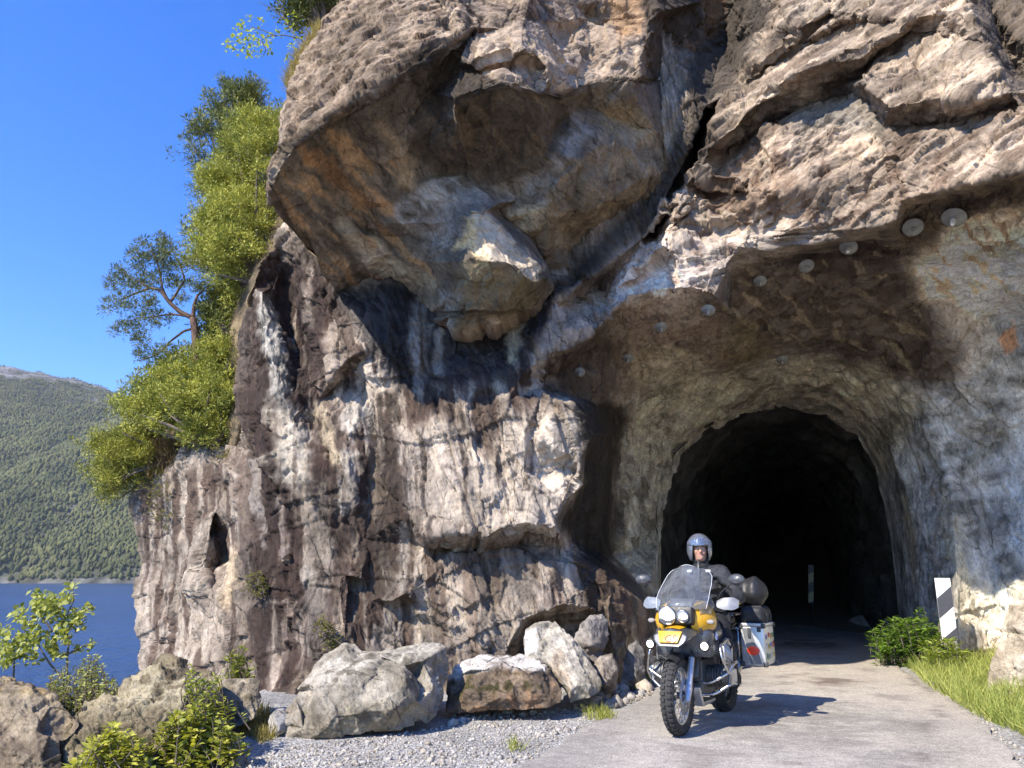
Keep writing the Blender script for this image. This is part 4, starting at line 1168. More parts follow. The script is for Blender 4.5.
def build_road():
    L = [(380, 900), (440, 830), (500, 782), (531, 761), (560, 743), (590, 727), (618, 713), (640, 703), (656, 690), (662, 672), (664, 658), (664, 645)]
    Rr = [(884, 645), (884, 655), (898, 668), (925, 684), (955, 702), (985, 726), (1005, 748), (1030, 780), (1080, 840), (1200, 960)]
    left = [ground_at(*p)[:2] for p in L]
    right = [ground_at(*p)[:2] for p in Rr]
    far = [left[-1] + AX[:2] * 40 + np.array([2.6, 0]), right[0] + AX[:2] * 40 + np.array([2.6, 0])]
    near = [np.array([6.0, -6.0]), np.array([-2.0, -6.0])]
    poly = left + far + right + near
    poly = [np.array(p) for p in poly]
    pts = []
    for a, b in zip(poly, poly[1:] + poly[:1]):                     # ragged edge
        n = max(1, int(np.linalg.norm(b - a) / 0.12)) if a[1] < 22 and b[1] < 22 and a[1] > 2 else 1
        for k in range(n):
            p = a + (b - a) * k / n
            if n > 1:
                q = np.array([[p[0] * 3, p[1] * 3, 0.5]])
                p = p + 0.05 * np.array([fbm(q, 3, 320)[0], fbm(q, 3, 321)[0]]) * 1.5
            pts.append(p)
    v, e, f, *_ = delaunay_2d_cdt([Vector((p[0], p[1])) for p in pts], [(i, (i + 1) % len(pts)) for i in range(len(pts))], [], 1, 0.001)
    V = np.array([(q[0], q[1], 1.0) for q in v]); T = np.array([t for t in f if len(t) == 3])
    # even 0.12 m grid of points near the camera through repeated splitting
    for _ in range(10):
        E = np.sort(np.concatenate([T[:, [0, 1]], T[:, [1, 2]], T[:, [2, 0]]]), 1)
        key = E[:, 0].astype(np.int64) * (len(V) + 1) + E[:, 1]
        uk, inv = np.unique(key, return_inverse=True)
        a = uk // (len(V) + 1); b = uk % (len(V) + 1)
        mid = 0.5 * (V[a] + V[b]); ln = np.linalg.norm(V[a] - V[b], axis=1)
        lim = 0.13 + 0.05 * np.maximum(0, mid[:, 1] - 14) + 0.3 * np.maximum(0, 4 - mid[:, 1])
        mk = ln > lim
        if not mk.any():
            break
        idx = np.full(len(uk), -1, np.int64); idx[mk] = len(V) + np.arange(mk.sum()); V = np.concatenate([V, mid[mk]])
        n = len(T); m = np.stack([idx[inv[:n]], idx[inv[n:2 * n]], idx[inv[2 * n:]]], 1); cnt = (m >= 0).sum(1)
        out = [T[cnt == 0]]
        t3, m3 = T[cnt == 3], m[cnt == 3]
        out += [np.stack(c, 1) for c in ((t3[:, 0], m3[:, 0], m3[:, 2]), (m3[:, 0], t3[:, 1], m3[:, 1]), (m3[:, 2], m3[:, 1], t3[:, 2]), (m3[:, 0], m3[:, 1], m3[:, 2]))]
        for k in range(3):
            s = (cnt == 1) & (m[:, k] >= 0); t1, m1 = np.roll(T[s], -k, 1), m[s, k]
            out += [np.stack((t1[:, 0], m1, t1[:, 2]), 1), np.stack((m1, t1[:, 1], t1[:, 2]), 1)]
            s = (cnt == 2) & (m[:, k] < 0); t2, m2 = np.roll(T[s], -k, 1), np.roll(m[s], -k, 1)
            out += [np.stack((t2[:, 2], m2[:, 2], m2[:, 1]), 1), np.stack((m2[:, 2], t2[:, 0], t2[:, 1]), 1), np.stack((m2[:, 2], t2[:, 1], m2[:, 1]), 1)]
        T = np.concatenate(out)
    P = V.copy()
    P[:, 2] = 0.0
    P[:, 2] = 0.028 + 0.012 * fbm(P * 0.5, 3, 330) + 0.004 * fbm(P * 3, 3, 331)
    be = np.unique(border_edges(T))
    P[be, 2] -= 0.02
    # photo position of every vertex, for the stains that lie on this road
    d = P - np.array([0, 0, CAM_H])
    zc = np.maximum(0.2, d[:, 1] * CP + d[:, 2] * SP)
    px = 512 + F_PX * d[:, 0] / zc
    py = 384 - F_PX * (-d[:, 1] * SP + d[:, 2] * CP) / zc
    n = fbm(P * 0.45, 4, 340); n2 = fbm(P * 1.7, 5, 341); n3 = fbm(P * 6, 4, 342)
    px = px + 14 * n2; py = py + 5 * n2 + 2 * n3
    c = lerp(np.array([0.275, 0.255, 0.228]), np.array([0.41, 0.38, 0.34]), sstep(-0.5, 0.5, n + 0.6 * n2)[:, None] * np.ones(3))
    def lay(m, col, op):
        nonlocal c
        c = c + (np.array(col) - c) * np.clip(m * op, 0, 1)[:, None]
    lay(poly_mask(px, py, [(760, 652), (900, 655), (960, 690), (900, 705), (800, 700), (760, 680)], 12), (0.46, 0.41, 0.345), 0.7)
    lay(poly_mask(px, py, [(808, 679), (850, 676), (885, 679), (840, 685), (812, 685)], 3), (0.13, 0.09, 0.065), 0.85)
    lay(poly_mask(px, py, [(780, 672), (800, 670), (812, 673), (790, 675)], 3), (0.15, 0.11, 0.085), 0.7)
    lay(poly_mask(px, py, [(780, 640), (835, 641), (838, 648), (785, 647)], 3), (0.07, 0.06, 0.05), 0.85)
    lay(sstep(0.05, 0.45, n2 + 0.5 * n3), (0.21, 0.19, 0.167), 0.7)
    lay(sstep(0.1, 0.5, -n2 - 0.6 * n3), (0.48, 0.44, 0.385), 0.55)
    d2, _ = polyline_dist(P[:, 0], P[:, 1], left)
    lay((1 - sstep(0.1, 0.9, d2 + 0.3 * n2)), (0.25, 0.235, 0.22), 0.6)
    d3, _ = polyline_dist(P[:, 0], P[:, 1], right)
    lay((1 - sstep(0.1, 1.1, d3 + 0.4 * n2)), (0.42, 0.375, 0.315), 0.8)
    d4, _ = polyline_dist(px, py, [(880, 655), (930, 690), (938, 712), (925, 745), (918, 775)])
    lay(1 - sstep(0.5, 3.0, d4), (0.12, 0.105, 0.09), 0.6)
    t = NT('asphalt')
    v = t.coords()
    vo = t.node('ShaderNodeTexVoronoi'); t.link(v, vo.inputs['Vector']); vo.inputs['Scale'].default_value = 95
    g = t.ramp(vo.outputs['Color'], [(0.15, (0.62, 0.62, 0.62)), (0.6, (1, 1, 1)), (0.92, (1.55, 1.52, 1.46))])
    col = t.mix(t.attr('albedo'), g, 0.75, 'MULTIPLY')
    nn = t.noise(v, 14, 7, 0.7)
    col = t.mix(col, t.ramp(nn, [(0.3, (0.8, 0.79, 0.78)), (0.7, (1.16, 1.15, 1.13))]), 1.0, 'MULTIPLY')
    # hairline cracks
    cr = t.node('ShaderNodeTexVoronoi', feature='DISTANCE_TO_EDGE')
    wv = t.node('ShaderNodeVectorMath', operation='ADD')
    wn_ = t.node('ShaderNodeTexNoise'); t.link(v, wn_.inputs['Vector']); wn_.inputs['Scale'].default_value = 1.5
    t.link(v, wv.inputs[0]); t.link(wn_.outputs['Color'], wv.inputs[1]); t.link(wv.outputs[0], cr.inputs['Vector'])
    cr.inputs['Scale'].default_value = 0.55
    crk = t.ramp(cr.outputs['Distance'], [(0.0, (0.45, 0.44, 0.42)), (0.011, (1, 1, 1))])
    col = t.mix(col, crk, 0.3, 'MULTIPLY')
    b = t.bump(t.math('SUBTRACT', 1.0, vo.outputs['Distance']), 0.6, 0.006)
    b = t.bump(nn, 0.3, 0.008, b)
    t.set(Base_Color=col, Roughness=0.86, Normal=b)
    if np.cross(P[T[0, 1]] - P[T[0, 0]], P[T[0, 2]] - P[T[0, 0]])[2] < 0:
        T = T[:, ::-1]
    c = c * np.array([0.98, 0.98, 0.985])
    o = np_mesh('road', P, T, t.m, attrs={'albedo': c}, smooth=True)
    tag(o, 'worn single-lane asphalt road leading into the tunnel', kind='structure')
build_road()

WATER_Z = -4.0
def build_water():
    t = NT('fjord_water')
    v = t.coords(scale=(1, 0.45, 1))
    w1 = t.noise(v, 0.35, 4, 0.6)
    w2 = t.noise(v, 1.6, 4, 0.6)
    w3 = t.noise(v, 0.02, 3, 0.5)
    b = t.bump(w1, 1.0, 0.9)
    b = t.bump(w2, 1.0, 0.3, b)
    t.set(Base_Color=t.ramp(w3, [(0.35, (0.018, 0.050, 0.13)), (0.65, (0.028, 0.066, 0.165))]), Roughness=0.22, IOR=1.33, Normal=b, Specular_IOR_Level=0.5)
    o = np_mesh('fjord_water', [(-4000, -300, WATER_Z), (2500, -300, WATER_Z), (2500, 1400, WATER_Z), (-4000, 1400, WATER_Z)], None, t.m, quads=[(0, 1, 2, 3)])
    tag(o, 'rippled blue fjord water', kind='structure')
build_water()

def hill_z(X, Y):
    P = np.stack([X, Y, X * 0], -1).reshape(-1, 3)
    n = fbm(P / 260.0, 5, 401).reshape(X.shape)
    n2 = fbm(P / 60.0, 4, 402).reshape(X.shape)
    shore = 800 + 40 * fbm(np.stack([X / 180.0, X * 0, X * 0 + 3], -1).reshape(-1, 3), 3, 403).reshape(X.shape)
    s = np.maximum(0, Y - shore)
    az = X / np.maximum(1, Y)
    top = 1.13 * np.interp(az, [-1.4, -0.70, -0.66, -0.60, -0.55, -0.50, -0.45, -0.3, 0.2], [580, 512, 500, 478, 455, 430, 405, 330, 260])
    rise = 1 - np.exp(-s / 650.0)
    z = top * 1.07 * rise * (0.75 + 0.25 * sstep(0, 900, s)) + 16 * sstep(0, 25, s)
    z = z + (26 * n + 6 * n2) * sstep(0, 250, s) + 5 * n2 * sstep(0, 40, s)
    z = z * (1 - 0.25 * sstep(1850, 2600, Y))
    return np.where(s > 0, WATER_Z + z, WATER_Z - 6)

def build_hill():
    xs = np.arange(-2600, 700, 14.0)
    ys = np.unique(np.concatenate([np.arange(740, 900, 5.0), np.arange(900, 2000, 14), np.arange(2000, 2900, 60)]))
    X, Y = np.meshgrid(xs, ys)
    Z = hill_z(X, Y)
    V = np.stack([X, Y, Z], -1).reshape(-1, 3)
    nx, ny = len(xs), len(ys)
    i = (np.arange(ny - 1)[:, None] * nx + np.arange(nx - 1)[None]).ravel()
    Q = np.stack([i, i + 1, i + nx + 1, i + nx], 1)
    n = fbm(V / 40, 5, 410)
    rock = sstep(1430, 1560, V[:, 1] + 160 * n)
    shore = (1 - sstep(2, 12, V[:, 2] - WATER_Z + 10 * n)) * 0.7
    bald = sstep(0.25, 0.42, fbm(V / 110 + 7, 4, 412))
    c = lerp(np.array([0.055, 0.062, 0.028]), np.array([0.085, 0.085, 0.042]), sstep(-0.3, 0.3, n)[:, None] * np.ones(3))
    m = np.clip(np.maximum(np.maximum(rock, shore), bald * 0.3), 0, 1)
    c = lerp(c, lerp(np.array([0.035, 0.033, 0.028]), np.array([0.20, 0.19, 0.175]), sstep(-0.3, 0.3, fbm(V / 14, 4, 413))[:, None] * np.ones(3)), m)
    sn = sstep(0.35, 0.45, fbm(V / 60 + 31, 3, 415)) * sstep(430, 470, V[:, 2])
    t = NT('hillside')
    v = t.coords()
    nn = t.noise(v, 0.09, 8, 0.7)
    col = t.mix(t.attr('albedo'), t.ramp(nn, [(0.3, (0.6, 0.6, 0.6)), (0.7, (1.35, 1.35, 1.35))]), 1.0, 'MULTIPLY')
    t.set(Base_Color=col, Roughness=0.95, Normal=t.bump(nn, 0.8, 5.0))
    o = np_mesh('hillside_terrain', V, None, t.m, quads=Q, attrs={'albedo': c}, smooth=True)
    tag(o, 'far wooded hillside across the fjord with bare rock at the ridge', kind='structure')
    # the wood on it
    rng = np.random.default_rng(5)
    N = 230000
    x = rng.uniform(-1750, -250, N); y = rng.uniform(800, 2000, N)
    k = (x / y > -0.80) & (x / y < -0.30)
    x, y = x[k], y[k]
    z = hill_z(x, y)
    p = np.stack([x, y, z], 1)
    nn = fbm(p / 40, 5, 410); bb = sstep(0.25, 0.42, fbm(p / 110 + 7, 4, 412))
    dens = (1 - 0.93 * sstep(1430, 1560, y + 160 * nn)) * sstep(1, 7, z - WATER_Z + 9 * nn) * (1 - 0.35 * bb)
    k = rng.uniform(0, 1, len(x)) < dens
    p = p[k]
    n = len(p)
    h = rng.uniform(3.0, 7.5, n) * np.interp(p[:, 2], [0, 250, 420], [1.05, 0.95, 0.5])
    w = h * rng.uniform(0.22, 0.5, n)
    S = 6
    ang = np.arange(S) / S * 2 * math.pi
    rings = [(0.05, 0.6), (0.36, 1.0), (0.74, 0.72)]
    V = np.zeros((n, 3 * S + 1, 3))
    for r, (hz, rw) in enumerate(rings):
        jit = rng.uniform(0.55, 1.3, (n, S)) * rw
        V[:, r * S:(r + 1) * S, 0] = p[:, :1] + w[:, None] * jit * np.cos(ang)
        V[:, r * S:(r + 1) * S, 1] = p[:, 1:2] + w[:, None] * jit * np.sin(ang)
        V[:, r * S:(r + 1) * S, 2] = p[:, 2:3] + h[:, None] * (hz + rng.uniform(-0.09, 0.09, (n, S)))
    V[:, 3 * S] = p + np.stack([w * 0, w * 0, h], 1)
    T1 = []
    for r in range(2):
        for s in range(S):
            a, b = r * S + s, r * S + (s + 1) % S
            T1 += [(a, b, b + S), (a, b + S, a + S)]
    for s in range(S):
        T1.append((2 * S + s, 2 * S + (s + 1) % S, 3 * S))
    T1 = np.array(T1)
    T = (T1[None] + (np.arange(n) * (3 * S + 1))[:, None, None]).reshape(-1, 3)
    mixv = np.clip(rng.normal(0.4, 0.28, n) + 0.8 * fbm(p / 90, 3, 420), 0, 1)
    c = lerp(np.array([0.06, 0.068, 0.028]), np.array([0.135, 0.135, 0.052]), mixv[:, None] * np.ones(3))
    C = np.repeat(c, 3 * S + 1, 0)
    t = NT('far_foliage')
    t.set(Base_Color=t.attr('albedo'), Roughness=0.9, Specular_IOR_Level=0.1)
    o = np_mesh('hillside_forest', V.reshape(-1, 3), T, t.m, attrs={'albedo': C})
    tag(o, 'mixed forest covering the far hillside above the fjord', kind='stuff')
build_hill()

# ------------------------------------------------------------------ air over the fjord
def build_haze():
    m = bpy.data.materials.new('haze_air'); m.use_nodes = True
    n, l = m.node_tree.nodes, m.node_tree.links
    n.remove(n['Principled BSDF'])
    v = n.new('ShaderNodeVolumePrincipled')
    v.inputs['Color'].default_value = (0.95, 0.97, 1.0, 1)
    v.inputs['Density'].default_value = 0.00009
    v.inputs['Anisotropy'].default_value = 0.2
    l.new(v.outputs[0], n['Material Output'].inputs['Volume'])
    g = G()
    g.box((-750, 1250, 332), (7100, 3500, 686))
    o = g.build('haze', m)
    tag(o, 'thin blue air over the fjord', kind='stuff')
build_haze()
# ------------------------------------------------------------------ vegetation
def leaf_mat(name, trans=0.35, rough=0.6):
    t = NT(name)
    v = t.coords()
    col = t.mix(t.attr('albedo'), t.ramp(t.noise(v, 25, 3), [(0.3, (0.75, 0.77, 0.7)), (0.7, (1.25, 1.22, 1.2))]), 1.0, 'MULTIPLY')
    t.set(Base_Color=col, Roughness=rough, Specular_IOR_Level=0.3)
    tr = t.node('ShaderNodeBsdfTranslucent')
    t.link(t.mix(col, (1.25, 1.3, 0.6), 1.0, 'MULTIPLY'), tr.inputs['Color'])
    mx = t.node('ShaderNodeMixShader')
    mx.inputs[0].default_value = trans
    t.link(t.b.outputs[0], mx.inputs[1]); t.link(tr.outputs[0], mx.inputs[2]); t.link(mx.outputs[0], t.out.inputs[0])
    return t.m
LEAF = leaf_mat('leaves')
NEEDLE = leaf_mat('needles', 0.15)
GRASS = leaf_mat('grass_blades', 0.3)
def bark_mat(name, a, b):
    t = NT(name)
    v = t.coords(scale=(1, 1, 0.35))
    n = t.noise(v, 22, 7, 0.7)
    t.set(Base_Color=t.ramp(n, [(0.3, a), (0.7, b)]), Roughness=0.9, Normal=t.bump(n, 0.7, 0.02))
    return t.m
BARK = bark_mat('pine_bark', (0.06, 0.035, 0.025), (0.22, 0.13, 0.085))
TWIG = bark_mat('twigs', (0.07, 0.055, 0.045), (0.2, 0.16, 0.13))

def sample_poly(poly, n, rng):
    p = np.array(poly, float)
    lo, hi = p.min(0), p.max(0)
    out = []
    while sum(len(o) for o in out) < n:
        q = rng.uniform(lo, hi, (n * 2, 2))
        out.append(q[inside(p, q[:, 0], q[:, 1])])
    return np.concatenate(out)[:n]

def tuft_cloud(g, C, Rr, per, ln, wd, ca, cb, rng, lift=0.5, out=None, jag=0.35):
    """tufts of blades round the points C"""
    n = len(C)
    Rr = np.broadcast_to(Rr, (n,))
    d = rng.normal(size=(n, per, 3)); d[..., 2] += lift
    if out is not None:
        d = d + out[:, None, :]
    d /= np.linalg.norm(d, axis=2)[..., None]
    A = C[:, None] + d * Rr[:, None, None] * rng.uniform(0.15, 1.0, (n, per, 1)) ** 0.6
    D = d + jag * rng.normal(size=d.shape); D[..., 2] += 0.25 * lift
    t = np.clip(rng.normal(0.5, 0.25, (n, 1)) + 0.55 * fbm(C * 2.2, 3, 77)[:, None] + rng.normal(0, 0.22, (n, per)), 0, 1).reshape(-1, 1)
    col = np.asarray(ca) + (np.asarray(cb) - np.asarray(ca)) * t
    m = n * per
    g.leaves(A.reshape(-1, 3), D.reshape(-1, 3), ln * rng.uniform(0.6, 1.4, m), wd * rng.uniform(0.7, 1.3, m), col, rng)

def px_volume(poly, n, D0, depth, rng, tilt=None):
    """points through a crown: its outline at the distance D0, rounded to its own depth"""
    q = sample_poly(poly, n, rng)
    d, _ = polyline_dist(q[:, 0], q[:, 1], list(poly) + [poly[0]])
    dm = max(d.max(), 1e-6)
    half = depth * 0.5 * np.sqrt(np.clip(1 - (1 - d / dm) ** 2, 0.03, 1))
    base = D0 if tilt is None else D0 + tilt[0] * (q[:, 0] - tilt[1])
    return at(q[:, 0], q[:, 1], base + rng.uniform(-1, 1, n) * half)

def branchy(g, base, tips, r0, rng, n=6):
    base = np.asarray(base, float)
    for tpt in tips:
        k = np.linspace(0, 1, 7)[:, None]
        mid = (base + tpt) / 2 + rng.normal(0, 0.12, 3) * np.linalg.norm(tpt - base) + np.array([0, 0, 0.08])
        path = (1 - k) ** 2 * base + 2 * k * (1 - k) * mid + k ** 2 * tpt
        g.tube(path, np.linspace(r0, r0 * 0.25, 7), n)

def slope_behind():
    bd = [(146, 482, 14.2), (172, 464, 13.6), (206, 444, 12.9), (236, 448, 11.9), (244, 400, 11.7), (240, 335, 11.6), (256, 284, 11.6), (276, 244, 11.8), (300, 180, 12.2),
          (336, 60, 12.6), (356, -20, 12.9), (356, -80, 13.2), (336, -60, 13.6), (326, 0, 13.4), (304, 60, 13.3), (288, 110, 13.4), (270, 160, 13.6), (252, 210, 13.8), (238, 260, 13.9), (224, 320, 14.0), (206, 380, 14.0), (172, 420, 14.1), (148, 455, 14.2)]
    sx, sy, D, T = relief(bd, [[(200, 440, 13.3), (220, 380, 13.0), (230, 320, 12.8), (250, 240, 12.6), (275, 150, 12.6)]], (), 6.0)
    P = at(sx, sy, D)
    P, T, src = skirt(P, T, [(0.2, 1.0, 0.0), (0.5, 3.0, 0.2)], None, 77)
    P = P + 0.12 * np.stack([fbm(P * 1.4, 4, 600 + k) for k in range(3)], 1)
    n = fbm(P * 2.2, 4, 610)
    c = lerp(np.array([0.10, 0.075, 0.045]), np.array([0.20, 0.15, 0.085]), sstep(-0.4, 0.4, n)[:, None] * np.ones(3))
    o = np_mesh('slope', P, T, ROCK, attrs={'albedo': c, 'wet': np.zeros(len(P)), 'grain': P})
    tag(o, 'steep brown heather slope beside the cliff', kind='structure')
slope_behind()

def plant(name, label, cat, base, group=None):
    o = empty(name, base)
    return tag(o, label, cat, group)

def child(g, name, mat, root, color=True, smooth=False):
    """build a part in world coordinates under its thing"""
    for k in range(len(g.V)):
        g.V[k] = g.V[k] - np.array(root.location)
    return g.build(name, mat, root, smooth, color)

JA, JB = (0.14, 0.165, 0.03), (0.52, 0.51, 0.10)
def conifer_mass(label, outline, D0, depth, n, per, ln, wd, base, ca, cb, seed, rt=0.16, name='juniper', cat='juniper', group=None, tilt=None, tipn=26):
    rng = np.random.default_rng(seed)
    b = at(*base)
    root = plant(name, label, cat, b, group)
    oc = np.mean(outline, 0); outline = [tuple(oc + (np.array(p) - oc) * 0.93) for p in outline]
    B = px_volume(outline, max(8, n // 10), D0, depth, rng, tilt)
    C = B[rng.integers(0, len(B), n)] + rng.normal(size=(n, 3)) * np.array([1, 1, 0.55]) * rt * 0.9
    # sprays: points gathered along short upswept twigs
    tw = rng.normal(size=(n, 3)) * 0.8 + np.array([-0.25, -0.2, 0.75]); tw /= np.linalg.norm(tw, axis=1)[:, None]
    g = G()
    for f in (0.0, 0.5, 1.0):
        tuft_cloud(g, C + tw * rt * 1.5 * f, rt * (1.0 - 0.45 * f), per // 3, ln, wd, ca, cb, rng, 0.5, tw * 0.8)
    child(g, 'crown', NEEDLE, root)
    t = G()
    tips = C[rng.choice(n, min(n, tipn), False)]
    branchy(t, b, tips, 0.045, rng)
    child(t, 'trunk', TWIG, root, False)
    return root

conifer_mass('dark blue-green pine rising behind the bright junipers, tallest of the trees', [(268, 96), (252, 88), (232, 88), (222, 98), (206, 102), (206, 118), (200, 128), (186, 126), (178, 130), (192, 142), (202, 150), (204, 160), (188, 150), (182, 156),
              (196, 168), (188, 172), (170, 176), (182, 186), (196, 186), (210, 200), (185, 202), (198, 212), (215, 225), (192, 232), (175, 236), (205, 244), (240, 240), (270, 180), (276, 120)],
             13.9, 1.4, 620, 42, 0.10, 0.020, (248, 300, 13.9), (0.08, 0.10, 0.038), (0.27, 0.28, 0.085), 21, 0.15, 'pine_tree', 'pine', 'trees on the cliff ledge')
conifer_mass('tall bright yellow-green juniper hugging the edge of the overhang', [(292, 108), (268, 108), (252, 112), (236, 118), (228, 132), (234, 150), (222, 160), (206, 170), (204, 190), (198, 205), (202, 230), (196, 262), (200, 290), (216, 305), (240, 310), (262, 286), (276, 262), (294, 246), (290, 222), (278, 195), (284, 150)],
             12.5, 1.5, 1900, 54, 0.055, 0.015, (262, 288, 12.2), JA, JB, 22, 0.13, 'juniper', 'juniper', 'junipers on the cliff ledge')
conifer_mass('broad bright juniper mat below the crooked pine on the ledge', [(240, 330), (222, 345), (205, 352), (196, 366), (184, 356), (166, 360), (150, 372), (136, 380), (134, 400), (124, 410), (122, 428), (140, 440), (165, 440), (190, 446), (215, 444), (240, 440), (244, 400), (240, 360)],
             12.7, 1.6, 1500, 54, 0.058, 0.016, (215, 448, 12.4), JA, JB, 23, 0.13, 'juniper', 'juniper', 'junipers on the cliff ledge', (-0.006, 190))
conifer_mass('low olive juniper bush hanging furthest out over the drop', [(150, 425), (126, 428), (104, 440), (90, 450), (88, 468), (98, 478), (106, 486), (104, 498), (114, 502), (126, 494), (138, 486), (150, 470), (165, 450)],
             13.4, 1.1, 560, 54, 0.055, 0.016, (172, 462, 13.3), (0.13, 0.15, 0.03), (0.45, 0.43, 0.08), 24, 0.13, 'juniper', 'juniper', 'junipers on the cliff ledge')
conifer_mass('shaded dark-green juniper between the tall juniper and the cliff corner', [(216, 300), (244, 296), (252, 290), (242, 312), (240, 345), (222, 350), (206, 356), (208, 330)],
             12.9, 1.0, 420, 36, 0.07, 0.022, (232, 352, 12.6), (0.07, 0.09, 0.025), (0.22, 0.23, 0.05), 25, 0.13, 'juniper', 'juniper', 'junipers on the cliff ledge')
conifer_mass('dark bush on the rim at the very top of the overhang', [(292, -30), (338, -30), (336, 4), (322, 18), (312, 26), (300, 24), (290, 12)],
             12.0, 1.1, 420, 34, 0.07, 0.028, (322, 26, 11.8), (0.045, 0.06, 0.015), (0.17, 0.19, 0.04), 26, 0.14, 'rim_bush', 'bush')

def crooked_pine():
    rng = np.random.default_rng(31)
    D = 12.6
    root = plant('pine_tree', 'small crooked pine leaning out with a bare forked trunk and open crown', 'pine', at(197, 366, D), 'trees on the cliff ledge')
    t = G()
    def path(pts, r0, r1, n=8):
        P = at([p[0] for p in pts], [p[1] for p in pts], [D + (p[2] if len(p) > 2 else 0) for p in pts])
        u = np.linspace(0, len(P) - 1, 4 * len(P)); P = np.stack([np.interp(u, np.arange(len(P)), P[:, k]) for k in range(3)], 1)
        t.tube(P, np.linspace(r0, r1, len(P)), n)
        return P
    path([(197, 368), (196, 345), (195, 330), (193, 318)], 0.075, 0.06, 10)
    limbs = [([(193, 318), (180, 312), (170, 303), (160, 290), (150, 288), (134, 294), (120, 300)], .045, .012),
             ([(168, 301), (162, 288), (160, 272), (156, 258), (150, 250)], .028, .008),
             ([(193, 318), (194, 306), (197, 296), (204, 290, .3)], .045, .012),
             ([(186, 316), (172, 314), (158, 316), (140, 318), (125, 322)], .022, .007),
             ([(195, 328), (184, 331), (172, 340), (163, 350), (150, 358), (138, 361)], .026, .007),
             ([(170, 303), (185, 280), (180, 265), (172, 250)], .024, .007),
             ([(150, 288), (136, 280), (122, 272)], .018, .006)]
    ends = [path(*l) for l in limbs]
    child(t, 'trunk', BARK, root, False)
    crown = [(148, 250, 16), (165, 255, 14), (172, 262, 12), (135, 262, 12), (150, 268, 15), (165, 278, 14), (180, 285, 10), (120, 276, 12), (112, 284, 9), (130, 288, 13), (146, 286, 13), (108, 306, 8), (122, 304, 11),
             (138, 308, 12), (152, 304, 9), (118, 330, 8), (132, 324, 11), (150, 322, 10), (142, 336, 8), (165, 318, 8), (140, 345, 7), (152, 352, 9), (165, 348, 6), (140, 358, 6), (195, 285, 9), (204, 294, 9), (190, 262, 6), (168, 246, 7), (180, 300, 7), (176, 272, 9), (205, 310, 8), (160, 240, 5)]
    C = []
    for x, y, r in crown:
        k = int(r * r * 0.085) + 4
        a = rng.uniform(0, 2 * math.pi, k); q = np.sqrt(rng.uniform(0, 1, k)) * r
        C.append(at(x + q * np.cos(a), y + 0.8 * q * np.sin(a), D + rng.normal(0, 0.22, k)))
    C = np.concatenate(C)
    g = G()
    tuft_cloud(g, C, 0.075, 30, 0.075, 0.013, (0.06, 0.08, 0.03), (0.22, 0.235, 0.075), rng, 0.6)
    child(g, 'crown', NEEDLE, root)
crooked_pine()

def leafy_branch(label, name, cat, D, stems, leafpx, n, ln, wd, ca, cb, seed, r0=0.012, spread=0.15, group=None, twig_mat=None):
    rng = np.random.default_rng(seed)
    b = at(stems[0][0][0], stems[0][0][1], D)
    root = plant(name, label, cat, b, group)
    t = G()
    for st in stems:
        P = at([p[0] for p in st], [p[1] for p in st], [D + (p[2] if len(p) > 2 else 0) for p in st])
        u = np.linspace(0, len(P) - 1, 4 * len(P)); P = np.stack([np.interp(u, np.arange(len(P)), P[:, k]) for k in range(3)], 1)
        t.tube(P, np.linspace(r0, r0 * 0.3, len(P)), 7)
    child(t, 'stem', twig_mat or TWIG, root, False)
    g = G()
    C = []
    for x, y, r in leafpx:
        k = max(2, int(n * r * r))
        a = rng.uniform(0, 2 * math.pi, k); q = np.sqrt(rng.uniform(0, 1, k)) * r
        C.append(at(x + q * np.cos(a), y + q * np.sin(a), D + rng.normal(0, spread, k)))
    C = np.concatenate(C)
    m = len(C)
    d = rng.normal(size=(m, 3)); d[:, 2] += 0.1
    t_ = np.clip(rng.normal(0.5, 0.3, (m, 1)), 0, 1)
    g.leaves(C, d, ln * rng.uniform(0.6, 1.25, m), wd * rng.uniform(0.7, 1.25, m), np.asarray(ca) + (np.asarray(cb) - np.asarray(ca)) * t_, rng, 0.15, up=np.array([-0.3, -0.3, 0.8]))
    child(g, 'foliage', LEAF, root)
    return root

